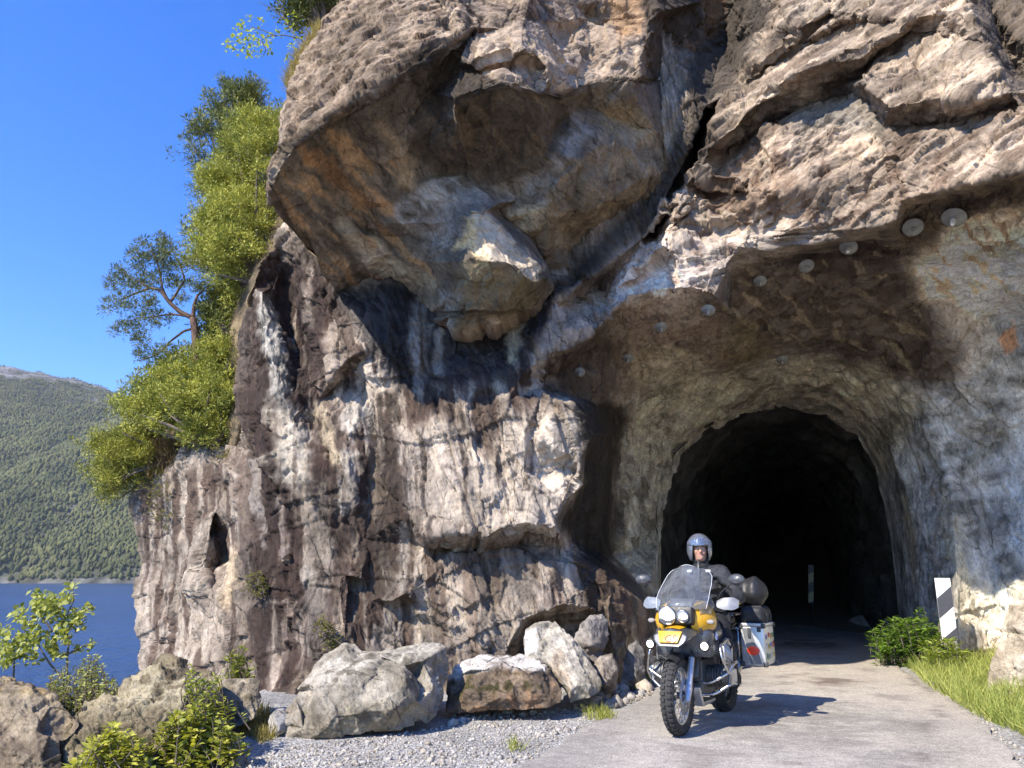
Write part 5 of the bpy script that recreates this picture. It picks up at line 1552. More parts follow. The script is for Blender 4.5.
leafy_branch('thin birch sprig with sparse pale leaves sticking out against the sky', 'birch_sprig', 'birch', 11.4,
             [[(306, 44), (292, 32), (284, 18), (281, 2), (280, -20)], [(298, 38), (284, 35), (270, 36), (256, 42)], [(276, 36), (262, 30), (248, 26)], [(285, 20), (272, 8), (258, 2)], [(262, 41), (266, 50), (262, 58)]],
             [(240, 34, 9), (232, 42, 7), (246, 46, 9), (256, 36, 9), (254, 52, 7), (266, 40, 8), (278, 34, 6), (240, 22, 5), (250, 18, 4), (228, 46, 5), (262, 22, 4), (288, 26, 5), (292, 44, 5), (288, 56, 4), (236, 50, 5), (298, 34, 5), (270, 48, 4), (292, 14, 4), (300, 60, 4)],
             0.4, 0.075, 0.055, (0.22, 0.27, 0.04), (0.50, 0.52, 0.12), 41, 0.012, 0.3)
leafy_branch('young leafy sapling with pale green leaves standing against the blue water', 'leafy_sapling', 'sapling', 7.6,
             [[(67, 690), (67, 660), (69, 640), (64, 622), (55, 608), (48, 598)], [(64, 680), (50, 664), (40, 648), (37, 640)], [(68, 640), (62, 625), (74, 600), (72, 588)], [(66, 655), (80, 648), (92, 642)], [(66, 632), (80, 614), (92, 606)], [(13, 690), (14, 665), (14, 640), (16, 632)], [(52, 632), (46, 622), (40, 614)]],
             [(36, 604, 7), (46, 600, 9), (42, 610, 9), (54, 606, 9), (72, 588, 5), (68, 596, 5), (60, 600, 6), (56, 616, 7), (62, 626, 8), (72, 618, 8), (80, 614, 7), (90, 608, 5), (78, 624, 7), (66, 634, 7), (20, 614, 7), (30, 624, 7), (36, 636, 8), (24, 640, 9), (14, 650, 9), (4, 634, 8), (2, 648, 8), (28, 650, 8), (50, 648, 6), (56, 654, 6), (88, 645, 5), (76, 650, 4), (10, 662, 6), (34, 660, 5), (52, 640, 6), (2, 660, 7), (34, 593, 4), (14, 612, 3), (66, 640, 5)],
             0.75, 0.066, 0.05, (0.15, 0.19, 0.04), (0.46, 0.46, 0.14), 42, 0.011, 0.16)

def weed_patch(label, outline, D0, depth, n, ln, wd, ca, cb, seed, height=0.5, name='leafy_weed', cat='weed', group='weeds among the foreground rocks', ground=None, narrow=False):
    """a clump of upright stems with pairs of leaves; every stem stands on the ground under it"""
    rng = np.random.default_rng(seed)
    q = sample_poly(outline, n, rng)
    top = at(q[:, 0], q[:, 1], D0 + rng.uniform(-depth, depth, n) * 0.5)
    root = plant(name, label, cat, top.mean(0) - np.array([0, 0, height * 0.6]), group)
    s, g = G(), G()
    for p in top:
        h = height * rng.uniform(0.6, 1.1)
        b = p - np.array([rng.normal(0, 0.08), rng.normal(0, 0.08), h])
        k = np.linspace(0, 1, 5)[:, None]
        path = b + (p - b) * k + np.array([rng.normal(0, 0.03), 0, 0]) * np.sin(k * 3.1)
        s.tube(path, np.linspace(0.006, 0.0025, 5), 4, None, False)
        m = int(16 * h / 0.5) + 4
        u = rng.uniform(0.25, 1.0, m)
        A = b + (p - b) * u[:, None]
        a = rng.uniform(0, 2 * math.pi, m)
        d = np.stack([np.cos(a), np.sin(a), rng.uniform(-0.1, 0.7, m)], 1)
        t_ = np.clip(rng.normal(0.5, 0.28, (m, 1)) + 0.25 * (u[:, None] - 0.6), 0, 1)
        g.leaves(A, d, ln * rng.uniform(0.6, 1.3, m) * (1.15 - 0.5 * u), wd * rng.uniform(0.7, 1.2, m), np.asarray(ca) + (np.asarray(cb) - np.asarray(ca)) * t_, rng, 0.2, up=np.array([0, 0, 1.0]))
    child(s, 'stem', TWIG, root, False)
    child(g, 'foliage', LEAF, root)

GA, GB = (0.20, 0.23, 0.035), (0.58, 0.55, 0.11)
weed_patch('bright yellow-green weeds in front of the pitted rock, at the bottom edge', [(95, 735), (112, 722), (128, 730), (140, 745), (150, 775), (70, 775), (78, 750)], 6.1, 0.4, 150, 0.10, 0.042, GA, GB, 51, 0.3)
weed_patch('leafy weeds with palmate leaves at the foot of the pitted rock', [(150, 735), (170, 712), (190, 706), (205, 700), (222, 715), (240, 735), (225, 750), (200, 765), (140, 775), (138, 750)], 6.5, 0.4, 230, 0.10, 0.042, (0.11, 0.155, 0.025), GB, 52, 0.28)
weed_patch('tall thin weeds growing up over the pitted rock', [(190, 660), (206, 668), (226, 672), (232, 700), (215, 712), (195, 700), (182, 690)], 6.75, 0.25, 44, 0.075, 0.03, (0.15, 0.2, 0.035), (0.48, 0.48, 0.1), 53, 0.35)
weed_patch('pale seeding weeds between the sapling and the pitted rock', [(48, 672), (70, 660), (84, 655), (98, 652), (104, 668), (118, 678), (110, 700), (85, 708), (60, 705)], 7.3, 0.5, 170, 0.06, 0.02, (0.20, 0.23, 0.06), (0.52, 0.52, 0.2), 54, 0.4)
weed_patch('small fern on the rock beside the cliff foot', [(228, 640), (240, 645), (252, 656), (252, 676), (232, 680), (226, 665)], 8.6, 0.3, 30, 0.09, 0.03, (0.10, 0.13, 0.02), (0.32, 0.34, 0.06), 55, 0.3)
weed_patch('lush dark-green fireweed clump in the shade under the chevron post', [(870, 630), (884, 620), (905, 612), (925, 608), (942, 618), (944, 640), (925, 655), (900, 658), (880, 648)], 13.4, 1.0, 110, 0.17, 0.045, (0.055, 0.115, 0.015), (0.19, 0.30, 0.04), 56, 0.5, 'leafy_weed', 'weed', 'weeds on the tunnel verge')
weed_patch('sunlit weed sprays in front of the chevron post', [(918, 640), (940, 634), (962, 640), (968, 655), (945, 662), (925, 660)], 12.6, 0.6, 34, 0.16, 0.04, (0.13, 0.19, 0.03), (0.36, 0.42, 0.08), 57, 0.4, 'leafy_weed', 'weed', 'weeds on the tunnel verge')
weed_patch('leafy weed at the foot of the pale rock on the right verge', [(990, 655), (1012, 650), (1024, 668), (1024, 690), (1000, 690)], 11.0, 0.5, 34, 0.11, 0.035, (0.11, 0.16, 0.03), (0.32, 0.35, 0.07), 58, 0.4, 'leafy_weed', 'weed', 'weeds on the tunnel verge')
for lab, ol, D0, sd, hh in (('tuft of moss and grass on the buttress ledge below the low juniper', [(150, 482), (170, 478), (176, 500), (168, 530), (152, 520), (146, 495)], 12.85, 61, 0.12),
                            ('green tuft low on the dark corner of the wall', [(248, 570), (262, 570), (268, 590), (256, 596), (246, 585)], 10.75, 62, 0.1),
                            ('yellowish tuft where the wall meets the largest boulder', [(318, 612), (332, 622), (342, 640), (330, 648), (318, 630)], 10.0, 63, 0.1),
                            ('yellow moss cushion on top of the buttress', [(216, 446), (232, 448), (234, 460), (222, 464)], 12.0, 64, 0.08)):
    weed_patch(lab, ol, D0, 0.15, 70, 0.06, 0.018, (0.15, 0.14, 0.03), (0.33, 0.31, 0.08), sd, hh, 'moss_tuft', 'tuft', 'tufts growing on the cliff')

def blades(name, label, P, h, ca, cb, seed, wd=0.008, lean=0.35, kind='stuff'):
    rng = np.random.default_rng(seed)
    n = len(P)
    d = rng.normal(0, lean, (n, 3)); d[:, 2] = 1.0
    t_ = np.clip(rng.normal(0.5, 0.3, (n, 1)), 0, 1)
    col = np.asarray(ca) + (np.asarray(cb) - np.asarray(ca)) * t_
    g = G()
    hh = h * rng.uniform(0.5, 1.2, n)
    d /= np.linalg.norm(d, axis=1)[:, None]
    S = np.stack([d[:, 1], -d[:, 0], d[:, 2] * 0], 1) + rng.normal(0, 0.5, (n, 3)) * np.array([1, 1, 0]); S /= np.linalg.norm(S, axis=1)[:, None]
    bend = np.stack([d[:, 0], d[:, 1], -0.2 * np.ones(n)], 1) * hh[:, None] * 0.5
    m1 = P + d * hh[:, None] * 0.55
    tip = P + d * hh[:, None] + bend * 0.6
    w = wd * rng.uniform(0.6, 1.3, n)[:, None]
    V = np.stack([P - S * w / 2, P + S * w / 2, m1 + S * w * 0.4, m1 - S * w * 0.4, tip], 1).reshape(-1, 3)
    i = np.arange(n)[:, None] * 5
    g.add(V, np.concatenate([i + [0, 1, 2], i + [0, 2, 3], i + [3, 2, 4]]), np.repeat(col, 5, 0))
    o = g.build(name, GRASS, None, False, True)
    tag(o, label, None, None, kind)
    return o

def grass_verge():
    rng = np.random.default_rng(71)
    q = sample_poly([(908, 662), (925, 655), (960, 650), (1000, 655), (1100, 690), (1160, 780), (1060, 745), (1015, 722), (985, 712), (950, 694), (925, 680)], 13000, rng)
    P = ground_at(q[:, 0], q[:, 1], 0.08)
    P[:, 2] = ground_z(P[:, 0], P[:, 1]) - 0.02
    blades('verge_grass', 'long yellow-green grass along the right edge of the road', P, 0.30, (0.15, 0.22, 0.04), (0.50, 0.50, 0.15), 72, 0.009, 0.5)
    q = sample_poly([(232, 700), (268, 712), (282, 735), (262, 745), (235, 730), (226, 712)], 1400, rng)
    P = ground_at(q[:, 0], q[:, 1], 0.0)
    blades('dry_grass', 'dry grass and moss between the pitted rock and the largest boulder', P, 0.13, (0.15, 0.13, 0.03), (0.36, 0.30, 0.11), 73, 0.009, 0.5)
    sp = [(505, 708, 9, 50), (597, 716, 15, 170), (607, 720, 10, 80), (650, 680, 10, 260), (517, 750, 9, 50), (658, 684, 7, 160), (640, 690, 8, 60)]
    Q = []
    for x, y, r, k in sp:
        a = rng.uniform(0, 6.283, k); u = np.sqrt(rng.uniform(0, 1, k)) * r
        Q.append(ground_at(x + u * np.cos(a), y + 0.35 * u * np.sin(a), 0.0))
    blades('gravel_grass', 'sparse green grass tufts in the gravel beside the asphalt', np.concatenate(Q), 0.14, (0.16, 0.19, 0.03), (0.40, 0.40, 0.09), 74, 0.007, 0.5)
    # dry fringe on the rim of the overhang
    q = sample_poly([(320, 22), (312, 30), (302, 45), (292, 62), (284, 84), (290, 98), (302, 80), (318, 50), (326, 40)], 2600, rng)
    P = at(q[:, 0], q[:, 1], 9.25 + rng.uniform(-0.1, 0.35, len(q)))
    blades('rim_grass', 'straw-coloured grass fringe hanging on the rim of the overhang', P, 0.16, (0.26, 0.17, 0.09), (0.46, 0.40, 0.18), 75, 0.008, 0.9)
    q = sample_poly([(150, 440), (200, 436), (200, 446), (176, 465), (160, 482), (144, 478), (148, 455)], 2200, rng)
    P = at(q[:, 0], q[:, 1], 13.2 + rng.uniform(-0.2, 0.3, len(q)))
    blades('ledge_heather', 'dry brown heather on the ledge under the low juniper', P, 0.16, (0.16, 0.10, 0.055), (0.34, 0.25, 0.12), 76, 0.010, 0.8)
grass_verge()
# ------------------------------------------------------------------ boulders and fallen stones
def stone(name, label, bd, lines, back, seed, paintf, cat='boulder', group=None, amp=0.5, L=2.2, wet=0.0):
    """a boulder from its seen faces, closed at the back: its own thickness and rounded rear"""
    sx, sy, D, T = relief(bd, lines, (), L)
    P = at(sx, sy, D)
    N = smooth_field(vnormals(P, T), T, 4)
    N /= np.maximum(1e-9, np.linalg.norm(N, axis=1))[:, None]
    d = 0
    for sc, am, sd in ((0.5, 0.05, 1), (0.2, 0.028, 2), (0.09, 0.012, 3)):
        f, _e = facets(np.stack([P[:, 0] + 0.5 * P[:, 2], P[:, 1], P[:, 2] * 0.8 - 0.4 * P[:, 0]], 1) / sc, seed + sd, 0.9)
        d = d + am * f
    d = d + 0.014 * flakes(P, 0.5, seed + 5) + 0.007 * flakes(P + 1.7, 0.2, seed + 6) + 0.012 * fbm(P * 5, 4, seed + 7) + 0.006 * fbm(P * 18, 3, seed + 8)
    alb = paintf(sx, sy, P)
    P = P + N * ((d - d.mean()) * amp)[:, None]
    n = len(P)
    cen = P.mean(0)
    E = border_edges(T)
    vid = np.unique(E)
    src = np.arange(n)
    prev = {int(i): int(i) for i in vid}
    for sh, dy in ((0.97, 0.35), (0.85, 0.75), (0.5, 1.0)):
        base = len(P)
        q = P[vid].copy()
        q = cen + (q - cen) * np.array([sh, 1, sh])
        q[:, 1] = P[vid, 1] * (1 - 0.6 * dy) + (cen[1]) * 0.6 * dy
        q = q + (cen - np.array([0, 0, CAM_H])) / np.linalg.norm(cen - np.array([0, 0, CAM_H])) * np.array([1, 1, 0.2]) * back * dy
        q = q + 0.05 * np.stack([perlin(q * 3, seed + k) for k in range(3)], 1)
        P = np.concatenate([P, q]); src = np.concatenate([src, vid])
        cur = {int(i): base + k for k, i in enumerate(vid)}
        T = np.concatenate([T, np.array([t for a, b in E for t in ((prev[int(b)], prev[int(a)], cur[int(a)]), (prev[int(b)], cur[int(a)], cur[int(b)]))])])
        prev = cur
    P = np.concatenate([P, P[-len(vid):].mean(0)[None] + np.array([[0, 0.05, 0]])]); src = np.concatenate([src, [vid[0]]])
    T = np.concatenate([T, np.array([(prev[int(b)], prev[int(a)], len(P) - 1) for a, b in E])])
    o = np_mesh(name, P, T, ROCK, attrs={'albedo': alb[src], 'wet': np.full(len(P), wet), 'grain': np.stack([P[:, 0] * 1.3 + P[:, 2] * 0.9, P[:, 1], P[:, 2] * 0.7 - P[:, 0] * 0.5], 1) * 1.3 + seed * 0.37})
    return tag(o, label, cat, group)

def tan_paint(a, b, seed, moss=None, extra=()):
    def f(sx, sy, P):
        n = fbm(P * 2.2, 5, seed); n2 = fbm(P * 8, 4, seed + 1)
        gx = fbm(np.stack([P[:, 0] * 7 + P[:, 2] * 6, P[:, 1] * 3, P[:, 2] * 2 - P[:, 0] * 1.5], 1), 4, seed + 2)
        c = lerp(np.array(a), np.array(b), sstep(-0.5, 0.5, n + 0.5 * gx)[:, None] * np.ones(3))
        jx, jy = sx + 5 * n2, sy + 5 * n
        for poly, col, op, soft, thr in extra:
            m = poly_mask(jx, jy, poly, soft) * sstep(thr, thr + 0.3, n2 + 0.6 * n)
            c = c + (np.array(col) - c) * np.clip(m * op, 0, 1)[:, None]
        return np.clip(c * (1 + 0.25 * n2)[:, None], 0.02, 0.7)
    return f

BG = 'loose boulders at the foot of the cliff'
def D3(loop, D):
    return [(x, y, D(x, y)) for x, y in loop]
def bould1():
    bd = [(282, 740), (284, 724), (290, 706), (297, 692), (306, 680), (320, 662), (333, 650), (346, 643), (356, 646), (362, 651), (390, 650), (415, 646), (438, 644), (446, 648), (448, 668), (445, 692), (440, 712), (428, 722), (400, 728), (360, 734), (310, 741)]
    D = lambda x, y: float(np.interp(y, [643, 660, 690, 742], [8.6, 8.35, 8.05, 7.42]) + 0.0012 * max(0, x - 360) + 0.004 * max(0, 310 - x))
    ln = [[(346, 645, 8.4), (362, 652, 8.4), (380, 657, 8.15)], [(380, 656, 8.1), (415, 653, 8.0), (442, 650, 8.2)], [(306, 683, 7.85), (330, 672, 7.75), (352, 664, 7.85), (380, 658, 8.05)],
          [(318, 692, 7.55), (340, 680, 7.55), (380, 668, 7.75), (404, 666, 7.8)], [(312, 714, 7.4), (350, 715, 7.38), (395, 708, 7.42), (418, 702, 7.55)],
          [(398, 692, 7.45), (405, 679, 7.5), (412, 692, 7.5)], [(414, 674, 7.95), (420, 692, 7.85)], [(424, 660, 7.95), (433, 690, 7.8), (430, 716, 7.65)], [(311, 690, 7.85), (303, 712, 7.7)], [(287, 722, 7.62), (303, 728, 7.42), (313, 737, 7.38)],
          [(296, 700, 7.75), (300, 712, 7.55)]]
    stone('boulder', 'largest pale grey slanting boulder, broad and flat-topped, left end of the row', D3(bd, D), ln, 1.0, 801,
          tan_paint((0.16, 0.14, 0.105), (0.34, 0.305, 0.245), 801, extra=[([(285, 735), (300, 690), (330, 655), (445, 643), (440, 655), (380, 660), (320, 690)], (0.42, 0.385, 0.32), 0.75, 6, -0.5), ([(320, 735), (400, 725), (420, 700), (350, 705)], (0.30, 0.255, 0.16), 0.6, 8, -0.3)]), group=BG, amp=0.5)
    bd = [(446, 712), (447, 690), (449, 676), (456, 668), (470, 662), (486, 656), (500, 655), (520, 658), (536, 660), (544, 664), (552, 674), (562, 688), (561, 702), (548, 708), (520, 709), (490, 711), (462, 715)]
    D = lambda x, y: float(np.interp(y, [655, 664, 675, 715], [9.2, 8.75, 8.5, 8.25]) + 0.006 * max(0, 462 - x))
    stone('boulder', 'low white-topped boulder with rusty brown mossy front, between the two pale boulders', D3(bd, D),
          [[(452, 678, 8.55), (470, 670, 8.35), (490, 667, 8.3), (512, 670, 8.3), (530, 672, 8.3), (546, 668, 8.5)], [(462, 700, 8.2), (500, 698, 8.2), (548, 700, 8.3)], [(470, 672, 8.4), (466, 690, 8.25), (476, 708, 8.2)]], 0.9, 811,
          tan_paint((0.12, 0.088, 0.06), (0.23, 0.17, 0.115), 811, extra=[([(446, 672), (470, 655), (545, 655), (548, 666), (520, 669), (490, 666), (462, 674), (452, 684)], (0.56, 0.53, 0.49), 0.95, 3, -0.9), ([(450, 680), (500, 668), (560, 680), (562, 712), (446, 716)], (0.23, 0.13, 0.07), 0.6, 5, 0.0),
                                                                        ([(450, 682), (470, 672), (545, 676), (560, 695), (520, 690), (480, 700), (455, 700)], (0.05, 0.045, 0.015), 0.95, 5, -0.05)]), group=BG, amp=0.6)
    bd = [(524, 658), (523, 640), (526, 630), (536, 625), (550, 622), (560, 626), (572, 638), (584, 654), (596, 670), (603, 684), (600, 692), (585, 699), (570, 703), (563, 690), (552, 674), (544, 664)]
    D = lambda x, y: float(np.interp(y, [622, 640, 705], [9.5, 9.2, 8.7]) + 0.004 * max(0, x - 570))
    stone('boulder', 'upright pale cream boulder with a tall flat face, right end of the row', D3(bd, D),
          [[(536, 627, 9.25), (540, 645, 9.0), (552, 668, 8.85), (570, 692, 8.65)], [(560, 628, 9.3), (566, 655, 9.0), (578, 685, 8.75)], [(584, 670, 9.05), (594, 688, 8.9)]], 0.9, 821,
          tan_paint((0.25, 0.225, 0.18), (0.46, 0.42, 0.35), 821, extra=[([(524, 655), (524, 630), (536, 628), (538, 650)], (0.52, 0.52, 0.52), 0.8, 3, -0.9), ([(545, 660), (560, 650), (575, 690), (560, 695)], (0.33, 0.24, 0.15), 0.6, 5, -0.1)]), group=BG, amp=0.55)
    bd = [(574, 640), (580, 624), (590, 615), (602, 613), (609, 620), (610, 634), (604, 650), (596, 664), (586, 655)]
    stone('boulder', 'grey block wedged upright in the undercut behind the cream boulder', D3(bd, lambda x, y: 9.95 + 0.004 * (640 - y)),
          [[(588, 620, 9.85), (592, 645, 9.75)], [(602, 616, 9.95), (600, 640, 9.85)]], 0.7, 831, tan_paint((0.16, 0.14, 0.125), (0.30, 0.275, 0.25), 831), group=BG, amp=0.5)
    bd = [(590, 690), (592, 668), (600, 657), (612, 656), (618, 668), (616, 688), (606, 695)]
    stone('boulder', 'small grey-brown boulder tucked beside the wedge of dark rock', D3(bd, lambda x, y: 9.75 - 0.004 * (y - 656)),
          [[(602, 662, 9.6), (604, 685, 9.4)]], 0.6, 841, tan_paint((0.15, 0.125, 0.10), (0.26, 0.225, 0.19), 841), group=BG, amp=0.5)
    bd = [(268, 732), (266, 720), (274, 711), (284, 708), (288, 716), (286, 730), (278, 738)]
    stone('boulder', 'small white stone leaning on the largest boulder', D3(bd, lambda x, y: 7.75 - 0.008 * (y - 708)),
          [[(274, 716, 7.55), (279, 730, 7.45)]], 0.35, 851, tan_paint((0.34, 0.33, 0.31), (0.5, 0.49, 0.47), 851), group=BG, amp=0.4)
    bd = [(622, 685), (624, 662), (629, 645), (636, 640), (645, 650), (646, 670), (640, 686)]
    stone('boulder', 'pale grey slab leaning against the dark wedge beside the motorcycle', D3(bd, lambda x, y: 10.55 - 0.004 * (y - 640)),
          [[(633, 650, 10.4), (636, 678, 10.3)]], 0.4, 861, tan_paint((0.13, 0.12, 0.11), (0.24, 0.225, 0.21), 861), group=BG, amp=0.4)
    FG = 'lichen-grey rocks along the drop at the left'
    bd = [(-60, 800), (-60, 684), (-10, 681), (14, 680), (30, 681), (34, 690), (48, 690), (58, 694), (66, 710), (72, 724), (64, 736), (60, 760), (58, 800)]
    stone('foreground_rock', 'large square-cut brown rock in the bottom left corner', D3(bd, lambda x, y: float(np.interp(y, [680, 700, 770, 800], [6.9, 6.55, 6.15, 6.05]))),
          [[(-20, 690, 6.55), (14, 688, 6.5), (30, 692, 6.5), (52, 702, 6.5), (66, 724, 6.5)], [(12, 694, 6.5), (18, 712, 6.35), (10, 730, 6.3), (-20, 736, 6.2)], [(34, 730, 6.2), (40, 760, 6.05)]], 1.2, 871,
          tan_paint((0.15, 0.115, 0.075), (0.275, 0.225, 0.155), 871, extra=[([(-30, 675), (40, 678), (70, 700), (40, 700), (-30, 690)], (0.30, 0.215, 0.09), 0.6, 5, 0.0)]), 'rock', FG, 0.7)
    bd = [(58, 800), (64, 740), (72, 722), (84, 705), (100, 702), (114, 697), (124, 686), (140, 676), (156, 668), (172, 663), (186, 664), (198, 672), (212, 672), (222, 680), (220, 700), (214, 726), (200, 745), (150, 775), (120, 800)]
    stone('foreground_rock', 'long pitted ochre-grey rock crusted with moss behind the weeds', D3(bd, lambda x, y: float(np.interp(y, [663, 690, 730, 800], [7.5, 7.1, 6.6, 6.15]) + 0.002 * (x - 130))),
          [[(86, 710, 6.75), (112, 704, 6.8), (130, 692, 6.9), (160, 676, 7.0), (190, 676, 7.05)], [(90, 730, 6.45), (130, 720, 6.5), (180, 710, 6.65)]], 1.2, 881,
          tan_paint((0.15, 0.12, 0.07), (0.30, 0.255, 0.16), 881, extra=[([(110, 700), (150, 668), (220, 675), (220, 710), (150, 705)], (0.085, 0.065, 0.03), 0.7, 6, 0.12), ([(110, 700), (150, 668), (220, 675), (220, 710), (150, 705)], (0.42, 0.37, 0.25), 0.6, 6, -0.5)]), 'rock', FG, 1.1)
    bd = [(214, 735), (216, 705), (220, 690), (232, 682), (248, 680), (260, 684), (262, 700), (256, 716), (240, 725)]
    stone('foreground_rock', 'small rounded grey rock between the pitted rock and the cliff foot', D3(bd, lambda x, y: float(np.interp(y, [680, 700, 735], [8.0, 7.65, 7.35]))),
          [[(226, 695, 7.6), (250, 692, 7.6)]], 0.7, 891, tan_paint((0.15, 0.125, 0.085), (0.29, 0.25, 0.185), 891), 'rock', FG, 0.7)
    bd = [(985, 700), (990, 668), (998, 640), (1008, 604), (1030, 592), (1080, 585), (1100, 640), (1090, 715), (1030, 705)]
    stone('pale_rock', 'sunlit cream rock at the right edge beside the verge grass', D3(bd, lambda x, y: float(np.interp(y, [585, 640, 715], [10.5, 10.25, 9.9]) - 0.004 * (x - 1000))),
          [[(1004, 640, 10.2), (1020, 615, 10.0), (1060, 610, 9.7)], [(1010, 668, 10.0), (1040, 660, 9.6)], [(1015, 680, 9.95), (1050, 690, 9.5)]], 0.9, 895, tan_paint((0.30, 0.25, 0.18), (0.50, 0.44, 0.35), 895), 'rock', None, 0.6)
bould1()

def scree():
    """small stones: gravel lying loose, one mass"""
    rng = np.random.default_rng(91)
    bm = bmesh.new(); bmesh.ops.create_icosphere(bm, subdivisions=1, radius=1.0)
    bm.verts.index_update()
    V0 = np.array([v.co[:] for v in bm.verts]); T0 = np.array([[v.index for v in f.verts] for f in bm.faces]); bm.free()
    areas = [([(600, 700), (612, 690), (640, 672), (660, 676), (658, 694), (635, 702), (610, 708)], 420, 0.042), ([(230, 768), (300, 745), (400, 732), (560, 712), (620, 706), (560, 740), (520, 768)], 4200, 0.011),
             ([(440, 728), (455, 718), (560, 710), (600, 700), (600, 708), (480, 722)], 160, 0.035), ([(955, 705), (985, 715), (1024, 750), (1024, 768), (990, 768)], 500, 0.014), ([(985, 690), (1024, 690), (1024, 712), (1000, 708)], 60, 0.05)]
    Ps, Ss = [], []
    for poly, n, r in areas:
        q = sample_poly(poly, n, rng)
        P = ground_at(q[:, 0], q[:, 1], 0.0)
        P[:, 2] = ground_z(P[:, 0], P[:, 1])
        Ps.append(P); Ss.append(r * np.exp(rng.normal(-0.35, 0.55, n)))
    P, S = np.concatenate(Ps), np.concatenate(Ss)
    n = len(P)
    J = V0[None] * rng.uniform(0.65, 1.25, (n, len(V0), 1)) * rng.uniform(0.6, 1.1, (n, 1, 3)) * S[:, None, None]
    a = rng.uniform(0, 6.283, n); ca, sa = np.cos(a)[:, None], np.sin(a)[:, None]
    X = J[..., 0] * ca - J[..., 1] * sa; Y = J[..., 0] * sa + J[..., 1] * ca
    V = np.stack([X, Y, J[..., 2] * 0.75], -1) + P[:, None] + np.array([0, 0, 1]) * (S * 0.25)[:, None, None]
    T = (T0[None] + (np.arange(n) * len(V0))[:, None, None]).reshape(-1, 3)
    t_ = rng.uniform(0, 1, (n, 1)); w = rng.uniform(0, 1, (n, 1))
    c = lerp(np.array([0.26, 0.25, 0.235]), np.array([0.50, 0.485, 0.46]), t_ * np.ones(3)) * (1 - 0.25 * w * np.array([0, 0.4, 1.0]))
    C = np.repeat(c, len(V0), 0)
    o = np_mesh('loose_gravel', V.reshape(-1, 3), T, ROCK, attrs={'albedo': C, 'wet': np.zeros(len(C)), 'grain': V.reshape(-1, 3)})
    tag(o, 'loose pale gravel and rubble between the boulders and the asphalt', kind='stuff')
scree()

# ------------------------------------------------------------------ rock bolts and marker posts
def bolts():
    zinc = plain('galvanised_steel', (0.24, 0.245, 0.235), 0.6, 0.25, 0.3, 9)
    spots = [(956, 208, 25, 1, 'large bolt plate nearest the right edge of the photo, with a white bolt end'),
             (911, 222, 22, 0, 'large bolt plate on the dark rock left of the biggest plate, with a brown stain'),
             (849, 244, 20, 1, 'bolt plate under the middle of the sunlit brow, with a white bolt end below'),
             (803, 258, 18, 0, 'plain bolt plate between the white-ended plate and the lone tilted one'),
             (760, 279, 16, 0, 'steeply tilted oval bolt plate on the brown band near the crack'),
             (709, 303, 17, 0, 'flat-seen bolt plate under the tip of the jutting grey block'),
             (659, 319, 16, 0, 'bolt plate at the left foot of the jutting grey block'),
             (628, 350, 15, 0, 'bolt plate on the pale swirled rock left of the vault'),
             (580, 365, 14, 0, 'bolt plate in the dark cavity beside the sunlit wall, leftmost of all'),
             (782, 356, 14, 0, 'small bolt plate low on the mossy rock above the tunnel arch')]
    dg = bpy.context.evaluated_depsgraph_get()
    made = None
    for x, y, wpx, white, lab in spots:
        d = Vector(ray(x, y)); o = Vector((0, 0, CAM_H))
        hit, loc, nor, _, ob, _ = SC.ray_cast(dg, o, d.normalized())
        if not hit:
            continue
        # mean face direction around the spot
        ns = Vector((0, 0, 0)); pts = []
        for dx in (-9, 0, 9):
            for dy in (-9, 0, 9):
                h2, l2, n2, *_ = SC.ray_cast(dg, o, Vector(ray(x + dx, y + dy)).normalized())
                pts.append(l2)
                if h2 and (l2 - loc).length < 0.8:
                    ns += n2 if n2.dot(d) < 0 else -n2
        view = -d.normalized()
        n = (ns.normalized() * 0.25 + view * 0.6 + Vector((0.16 * math.sin(x * 1.7), 0.1 * math.cos(x * 2.3), -0.62 + 0.12 * math.sin(y * 3.1)))).normalized()
        dist = (loc - o).length
        rad = 0.5 * wpx / F_PX * dist * 0.76
        off = max([(p_ - loc).dot(n) for p_ in pts if (p_ - loc).length < 0.5] + [0.0])
        root = empty('rock_bolt', loc + n * (min(off, 0.3) * 0.75 + 0.03))
        root.rotation_euler = n.to_track_quat('Z', 'Y').to_euler()
        tag(root, lab, 'rock bolt', 'steel rock bolts in the vault over the tunnel mouth')
        g = G().lathe([(0.0, 0.035), (rad * 0.25, 0.034), (rad * 0.6, 0.022), (rad * 0.93, 0.004), (rad, -0.002), (rad * 0.97, -0.012), (rad * 0.3, -0.02), (0.0, -0.02)], (0, 0, 0), (0, 0, 1), 28)
        g.build('plate', zinc, root, True)
        b = G().lathe([(0.016, -0.25), (0.016, 0.03), (0.03, 0.031), (0.03, 0.06), (0.014, 0.061), (0.014, 0.12), (0.0, 0.121)], (0, 0, 0), (0, 0, 1), 6)
        if white:
            h = G().lathe([(0.0, 0.05), (0.034, 0.05), (0.036, 0.10), (0.024, 0.15), (0.0, 0.155)], (0, 0, 0), (0.0, -0.0, 1), 12)
            h.build('end_cap', plain('white_plastic', (0.85, 0.85, 0.82), 0.4), root, True)
        b.build('bolt', plain('dull_steel', (0.35, 0.33, 0.31), 0.5, 0.6), root)
bpy.context.view_layer.update()
bolts()

